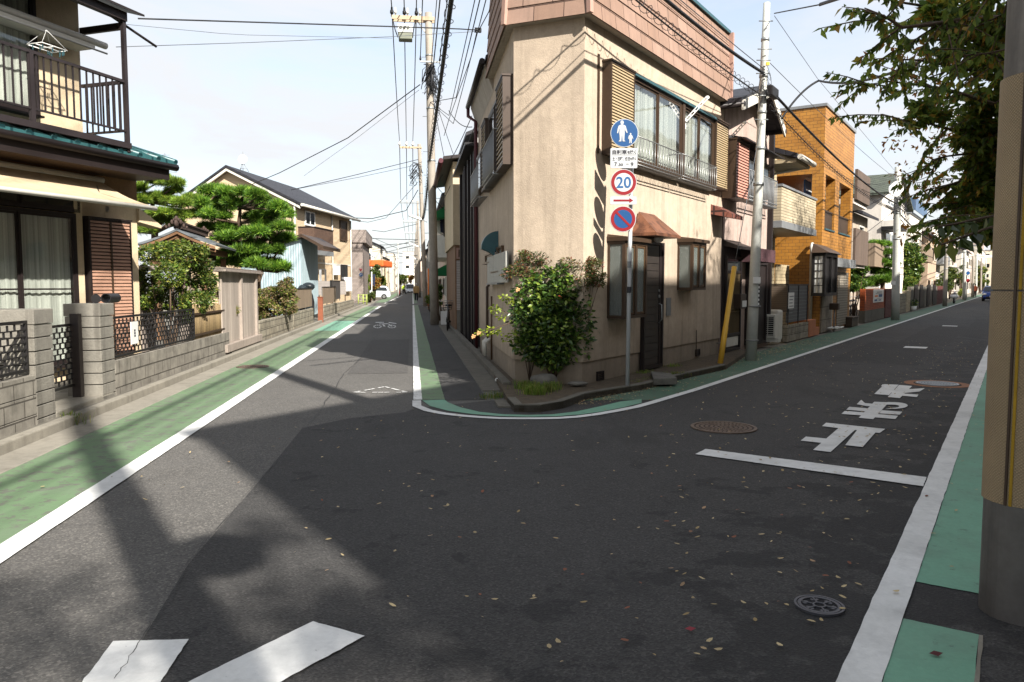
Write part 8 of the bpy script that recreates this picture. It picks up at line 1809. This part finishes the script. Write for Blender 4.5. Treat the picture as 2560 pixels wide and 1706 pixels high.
# cars
def car(base,face,label,paint_,h=1.5,L=3.9,W=1.68,lights=True):
    t=thing('car',base,label,'car'); f=np.array([*face[:2],0.]); f/=np.linalg.norm(f); s=np.array([-f[1],f[0],0]); P=lambda a,b_,z: np.array(base)+f*a+s*b_+UP*z
    prof=[(-L/2,.35,.84),(-L/2+.04,.7,.94),(-L/2+.12,.95,.93),(-L/2+.35,h-.12,.76),(-L/2+.7,h,.72),(-.1,h+.01,.71),(.45,h-.1,.74),(1.0,.98,.93),(L/2-.25,.84,.92),(L/2-.03,.66,.88),(L/2,.42,.82),(L/2-.1,.22,.8),(-L/2+.1,.22,.8)]
    n=len(prof); b=MB(); wv=[W/2*p[2]/.94 for p in prof]
    vs=[P(p[0],-w,p[1]) for p,w in zip(prof,wv)]+[P(p[0],w,p[1]) for p,w in zip(prof,wv)]
    # add belt vertices so that the cabin leans in
    b.add(vs,[tuple(range(n))[::-1],tuple(range(n,2*n))]+[(i,(i+1)%n,n+(i+1)%n,n+i) for i in range(n)]); bd=b.build('body',paint_,t,bevel=.06)
    g1=M['darkglass']
    b=MB(); b.poly([P(1.02,-.72,1.0),P(1.02,.72,1.0),P(.50,.60,h-.11),P(.50,-.60,h-.11)]); v=np.array(b.v); v+=f*.03+UP*.02; b.v=[tuple(x) for x in v]; b.build('windscreen',g1,t,fixn=False)
    b=MB(); b.poly([P(-L/2+.13,-.7,.98),P(-L/2+.13,.7,.98),P(-L/2+.33,.6,h-.15),P(-L/2+.33,-.6,h-.15)]); v=np.array(b.v)-f*.02; b.v=[tuple(x) for x in v]; b.build('rear_window',g1,t,fixn=False)
    for sg in (-1,1):
        b=MB(); b.poly([P(-L/2+.35,W/2*sg*.99,.98),P(.9,W/2*sg*.99,.98),P(.42,W/2*sg*.82,h-.16),P(-L/2+.5,W/2*sg*.82,h-.16)]); b.build('side_window',g1,t,fixn=False)
        b=MB(); b.ball(P(.75,(W/2+.1)*sg,1.0),.09,10,8,(1,1,.75)); b.build('mirror',paint_,t)
        b=MB(); b.ball(P(L/2-.1,W/2*.72*sg,.68),.15,12,8,(1.2,1.2,.7)); b.build('headlight',M['white'],t)
        for a in (-1.22,1.25):
            b=MB(); b.tube([P(a,(W/2-.2)*sg,.3),P(a,(W/2+.01)*sg,.3)],.3,20); w=b.build('wheel',M['black'],t); b=MB(); b.tube([P(a,(W/2)*sg,.3),P(a,(W/2+.02)*sg,.3)],.17,16); b.build('rim',M['alu'],w)
    b=MB(); c=P(L/2,0,0); b.box(Frame(c,s,f),-.5,.5,.28,.48,-.05,.015); b.build('grille',M['black'],t)
    b=MB(); b.box(Frame(c,s,f),-.17,.17,.40,.56,.016,.03); b.build('number_plate',M['white'],t); return t
M['carblue']=simple('blue_car_paint','#1f3a78',.25,.3,.03); M['carwhite']=simple('white_car_paint','#c8ccd2',.25,.1,.03)
cp_=g(2382,755); car(g(2479,754)+D2*1.9,-D2,'blue compact car driving towards the camera, partly hidden by the covered pole',M['carblue'])
car(np.array([*aty(1025,714,138)[:2],0]),-D1,'silver white van-like car far away in the middle of the left street',M['carwhite'],1.8)
car(np.array([*aty(933,714,86)[:2],0])-R1*0,-R1,'white and dark car parked beside the orange awning shop',M['carwhite'],1.5)
# white scooter far right
scb=g(2385,759); sc_=thing('scooter',scb,'white scooter parked beyond the old timber pole','scooter'); P=lambda a,z,b_=0: scb+D2*a+UP*z+R2*b_
for a in (-.5,.5): b=MB(); b.tube([P(a,.25,-.05),P(a,.25,.05)],.25,16); b.build('wheel',M['black'],sc_)
b=MB(); b.ball(P(-.35,.6),.3,14,10,(1.2,.8,.7)); b.tube([P(.45,.3),P(.3,1.0)],[.13,.1],10); b.tube([P(-.2,.3),P(.35,.3)],.12,8); b.build('bodywork',M['white'],sc_); b=MB(); b.ball(P(-.3,.82),.2,12,8,(1.5,.9,.35)); b.build('seat',M['black'],sc_); b=MB(); b.tube([P(.25,1.05,-.28),P(.3,1.02,0),P(.25,1.05,.28)],.02,6); b.build('handlebar',M['black'],sc_)
# yield and direction signs at the side road
yb=g(906,759.5); YY=yb[1]; ysp=thing('traffic_sign_post',yb,'white post with red triangular stop sign above a round blue arrow sign','sign post')
b=MB(); b.tube([yb,aty(906,672,YY)],.045,10); b.build('post',M['signwhite'],ysp)
c=aty(902.5,674,YY-.1); r=.17
def tri(rr,y,m_): b=MB(); b.prism([c+np.array([-rr,y,rr*.55]),c+np.array([rr,y,rr*.55]),c+np.array([0,y,-rr*1.15])],(0,.02,0)); b.build('sign_face',M[m_],ysp)
tri(r,0,'signwhite'); tri(r*.92,-.022,'red')
text('止まれ',c+np.array([0,-.03,.05]),.06,'signwhite',ysp,.16,bold=.02)
c=aty(902.5,687.5,YY-.1); b=MB(); b.disc(c+np.array([0,.01,0]),TX,UP,.16,28,.015); pl=b.build('sign_plate',M['signwhite'],ysp); b=MB(); b.disc(c-np.array([0,.01,0]),TX,UP,.152,28); b.build('sign_face',M['blue'],pl,fixn=False)
b=MB(); y=np.array([0,-.015,0]); b.poly([c+y+TX*a*.53+UP*z*.53 for a,z in ((-.15,-.16),(-.08,-.16),(-.08,0),(.04,.02),(.04,-.06),(.17,.06),(.04,.17),(.04,.1),(-.15,.06))]); b.build('arrow',M['signwhite'],pl,fixn=False)
# guard rail
gr=thing('guard_rail',g(905,758),'short yellow-green pipe guard rail at the corner of the side road','guard rail'); M['ygreen']=simple('yellow_green_paint','#8f9a50',.5)
for x in (896,908,917): p=aty(x,758,60); b=MB(); b.tube([p*[1,1,0],p*[1,1,0]+UP*.85],.05,8); b.build('post',M['ygreen'],gr)
for z in (.3,.55,.8): b=MB(); q0=aty(895,758,60)*[1,1,0]; q1=aty(918,758,60)*[1,1,0]; b.tube([q0+UP*z,q1+UP*z],.035,6); b.build('rail',M['ygreen'],gr)
# greenery and small things beyond the side road
def fb(name,label,cat,x0,y0,x1,y1,Y,m_,seed,n=1500,size=.22,tr=.08):
    rs=np.random.RandomState(seed); q=[]
    for k in range(9): p=aty(rs.uniform(x0,x1),rs.uniform(y0,y1),Y+rs.normal()*.5); r=(x1-x0)/FPX*Y*.32; q.append((p[0],p[1],p[2],r,r,r*.85))
    c=np.mean([w[:3] for w in q],0); return bushy(name,label,cat,np.array([c[0],Y,0]),q,n,size,m_,seed,trunk=tr,tname='trunk')
fb('conifer','narrow yellow-green conifer at the corner of the side road','tree',911,690,922,735,72,[(M['yellowgreen'],.6),(M['bush'],.4)],51)
fb('round_tree','rounded dark green tree before the orange awning','tree',926,666,946,700,80,M['bushdk'],52)
fb('maple_tree','small reddish maple beside the white flag pole','tree',924,695,945,728,78,M['autumn'],53)
fb('bushy_tree','bright green bushy tree right of the maple','tree',950,690,966,730,92,M['bush'],54)
fb('clipped_bush','low clipped bush in front of the parked car','bush',918,733,934,748,70,M['bushdk'],55,900,.15)
fb('dark_tree','dark conical tree far down the left side','tree',996,688,1006,712,120,M['bushdk'],56)
fb('far_tree','distant round tree left of the silver car','tree',1008,690,1018,708,160,M['bush'],57)
fb('red_tree','distant crimson tree beyond the silver car','tree',1024,690,1034,704,220,M['autumn'],58,900,.4)
fb('roadside_bush','leafy bush at the foot of the second pole of the left street','bush',1068,740,1082,762,45,M['bush'],59,900,.1,.02)
fb('potted_greenery','dark shrub between the concrete pole and the green awning house','bush',1095,715,1106,760,33,M['camellia'],60,900,.09,.02)
fb('garden_tree','broad round garden tree beyond the concrete gate walls','tree',2338,690,2375,728,80,M['bushdk'],61,2200,.2)
fb('garden_tree','light green tree behind the old timber pole','tree',2368,670,2388,725,88,M['bush'],62,2200,.2)
fb('garden_tree','dark green street side tree beyond the light green one','tree',2396,668,2415,712,108,M['bushdk'],63,2000,.2)
fb('hedge','yellow hedge beside the pale pole on the right street','hedge',2396,726,2408,745,98,M['yellowgreen'],64,900,.12,.02)
fb('far_tree','far green tree on the left of the right street','tree',2444,670,2462,712,150,M['bush'],65,1800,.4)
fb('far_tree','farther olive tree at the end of the right street','tree',2452,690,2470,715,190,M['bushdk'],66,1500,.4)
# white flag pole, red street sign, orange banner
for (x,yb_,yt,Y,m_,nm_,lab) in ((929,742,680,72,'white','flag_pole','thin white flag pole with a dark flag beside the parked car'),(1071,740,672,50,'ora','banner_pole','orange banner pole between the two nearest poles')):
    t=thing(nm_,np.array([*aty(x,714,Y)[:2],0]),lab,'pole'); b=MB(); b.tube([np.array([*aty(x,714,Y)[:2],0]),aty(x,yt,Y)],.05,8); b.build('pole',M[m_],t)
    if nm_=='flag_pole': b=MB(); p=aty(x,yt+6,Y); b.hexa([p,p+TX*.35,p+TX*.35+np.array([0,.02,0]),p+np.array([0,.02,0]),p+UP*-.9,p+TX*.3-UP*1.2,p+TX*.3-UP*1.2+np.array([0,.02,0]),p-UP*.9+np.array([0,.02,0])]); b.build('flag',M['navy'],t)
t=thing('billboard',aty(932,655,84),'small white upright signboard with a dark mark above the orange awning','signboard'); b=MB(); a=span(Frame((0,84),(1,0,0),(0,-1,0)),(928,632),(936,651)); F=Frame((0,84),(1,0,0),(0,-1,0)); b.box(F,a[0],a[1],a[2],a[3],0,.2); b.build('board',M['white'],t); b=MB(); b.poly([F.p(a[0]+.08,a[2]+.3,.21),F.p(a[1]-.08,a[2]+.3,.21),F.p((a[0]+a[1])/2,a[2]+.5,.21)]); b.build('mark',M['ink'],t,fixn=False); b=MB(); b.tube([F.p((a[0]+a[1])/2,3.2,.1),F.p((a[0]+a[1])/2,a[2],.1)],.06,6); b.build('stand',M['ink'],t)
for (x,y,Y,m_,nm_,lab) in ((967,732,105,'ora','traffic_barrel','orange post far down the left side near the slim pole'),(996,712,118,'red','safety_cone','red cone at the foot of the slim pole')):
    c=np.array([*aty(x,714,Y)[:2],0]); b=MB(); b.tube([c,c+UP*1.2],[.25,.08],10); tag(b.build(nm_,M[m_],None),lab,'cone')
rd=thing('round_sign',g(2416,748),'round blue traffic sign above a red one beside the pale pole of the right street','sign post'); Yr=aty(2416,748,82)
b=MB(); b.tube([Yr*[1,1,0],Yr*[1,1,0]+UP*2.9],.05,8); b.build('post',M['signwhite'],rd)
for y,m_ in ((683,'blue'),(702,'red')): c=aty(2420,y,81.8); b=MB(); b.disc(c,TX,UP,.2,24,.03); b.build('sign_plate',M[m_],rd)
# ---------- behind the camera: convex mirror, utility pole and roadside trees that throw the dappled shade ----------
mr=thing('convex_mirror',np.array([1.8,-1.0,4.3]),'round orange-framed road mirror fixed to the near corner utility pole','road mirror')
c=np.array([1.80,-1.0,4.62]); b=MB(); n=np.array([-.4,.7,-.3]); n/=np.linalg.norm(n); u=np.cross(n,UP); u/=np.linalg.norm(u); w=np.cross(u,n); b.disc(c,u,w,.25,32,.05); b.build('mirror',M['alu'],mr); b=MB(); b.tube([(1.75,-1.4,4.6),c],.02,6); b.build('arm',M['ora'],mr)
upole(np.array([1.75,-1.5,0]),np.array([1.75,-1.5,11.]),.19,.15,'tall concrete utility pole at the near corner behind the camera')
def rtree(base,cl,n,seed,label):
    rs=np.random.RandomState(seed); t=thing('roadside_tree',base,label,'tree'); b=MB(); top=np.array([base[0],base[1],cl[0][2]]); b.tube([base,(np.array(base)+top)/2+rs.normal(size=3)*.1,top],[.18,.14,.08],8)
    b.build('trunk',M['bark'],t)
    for q in cl[1:]: b=MB(); b.tube([np.array([base[0],base[1],q[2]*.6]),q[:3]],[.07,.02],6); b.build('branch',M['bark'],t)
    leaf_mesh('crown',leaves(rs,cl,n,.12,.5,.1,droop=.4),M['cherry'],t); return t
rs=np.random.RandomState(5)
rtree((1.6,-4.4,0),[(1.6,-4.4,6.5,.8,.8,.6),(.9,-3.4,6.0,.6,.6,.4),(.3,-3.9,6.2,.6,.6,.4),(1.9,-5.4,7.2,1,1,.8),(.2,-2.4,5.4,.4,.4,.3),(2.3,-5.0,6.6,.6,.6,.5),(2.6,-5.6,6.6,.6,.6,.5),(2.3,-5.0,6.6,.6,.6,.5),(2.6,-4.4,6.9,.5,.5,.4),(3.2,-4.6,7,.55,.55,.4)],3000,71,'leafy cherry tree at the near corner behind the camera, left of its twin')
rtree((4.9,-7.8,0),[(4.9,-7.8,6.6,1.7,1.7,1.3),(3.9,-8.0,6,1.2,1.2,1),(5.9,-8.6,7.6,1.5,1.5,1),(4.6,-6.6,6.4,1.0,1.0,.8),(4.4,-4.5,7,.45,.4,.3),(4.8,-4.9,7.2,.5,.4,.3),(3.8,-5.0,6.9,.5,.5,.4),(3.9,-3.6,7.2,.3,.3,.2),(5.2,-5.4,7.4,.5,.5,.3)],9000,72,'denser cherry tree behind the camera, right of its twin')
for i,(s_,t_,h) in enumerate(((12.5,2.9,8.6),(19,3.0,8.8),(26,3,8.4))):
    b_=st2(s_,t_); cl=[(b_[0]+rs.normal()*.9,b_[1]+rs.normal()*.9,h-2.5+rs.random()*3.6,.8,.8,.6) for k in range(11)]; cl[0]=(b_[0],b_[1],h-1.5,1,1,.8)
    rtree((b_[0],b_[1],0),cl,2600,73+i,f'{["first","second","third"][i]} roadside cherry tree along the right kerb beyond the covered pole')
F=Frame(np.array([4.2,-9.5,0]),(1,0,0),(0,1,0)); rowhouse(F,-1.5,12,8.2,7,0,M['w2'],'white two-storey house across the street behind the camera','gable')
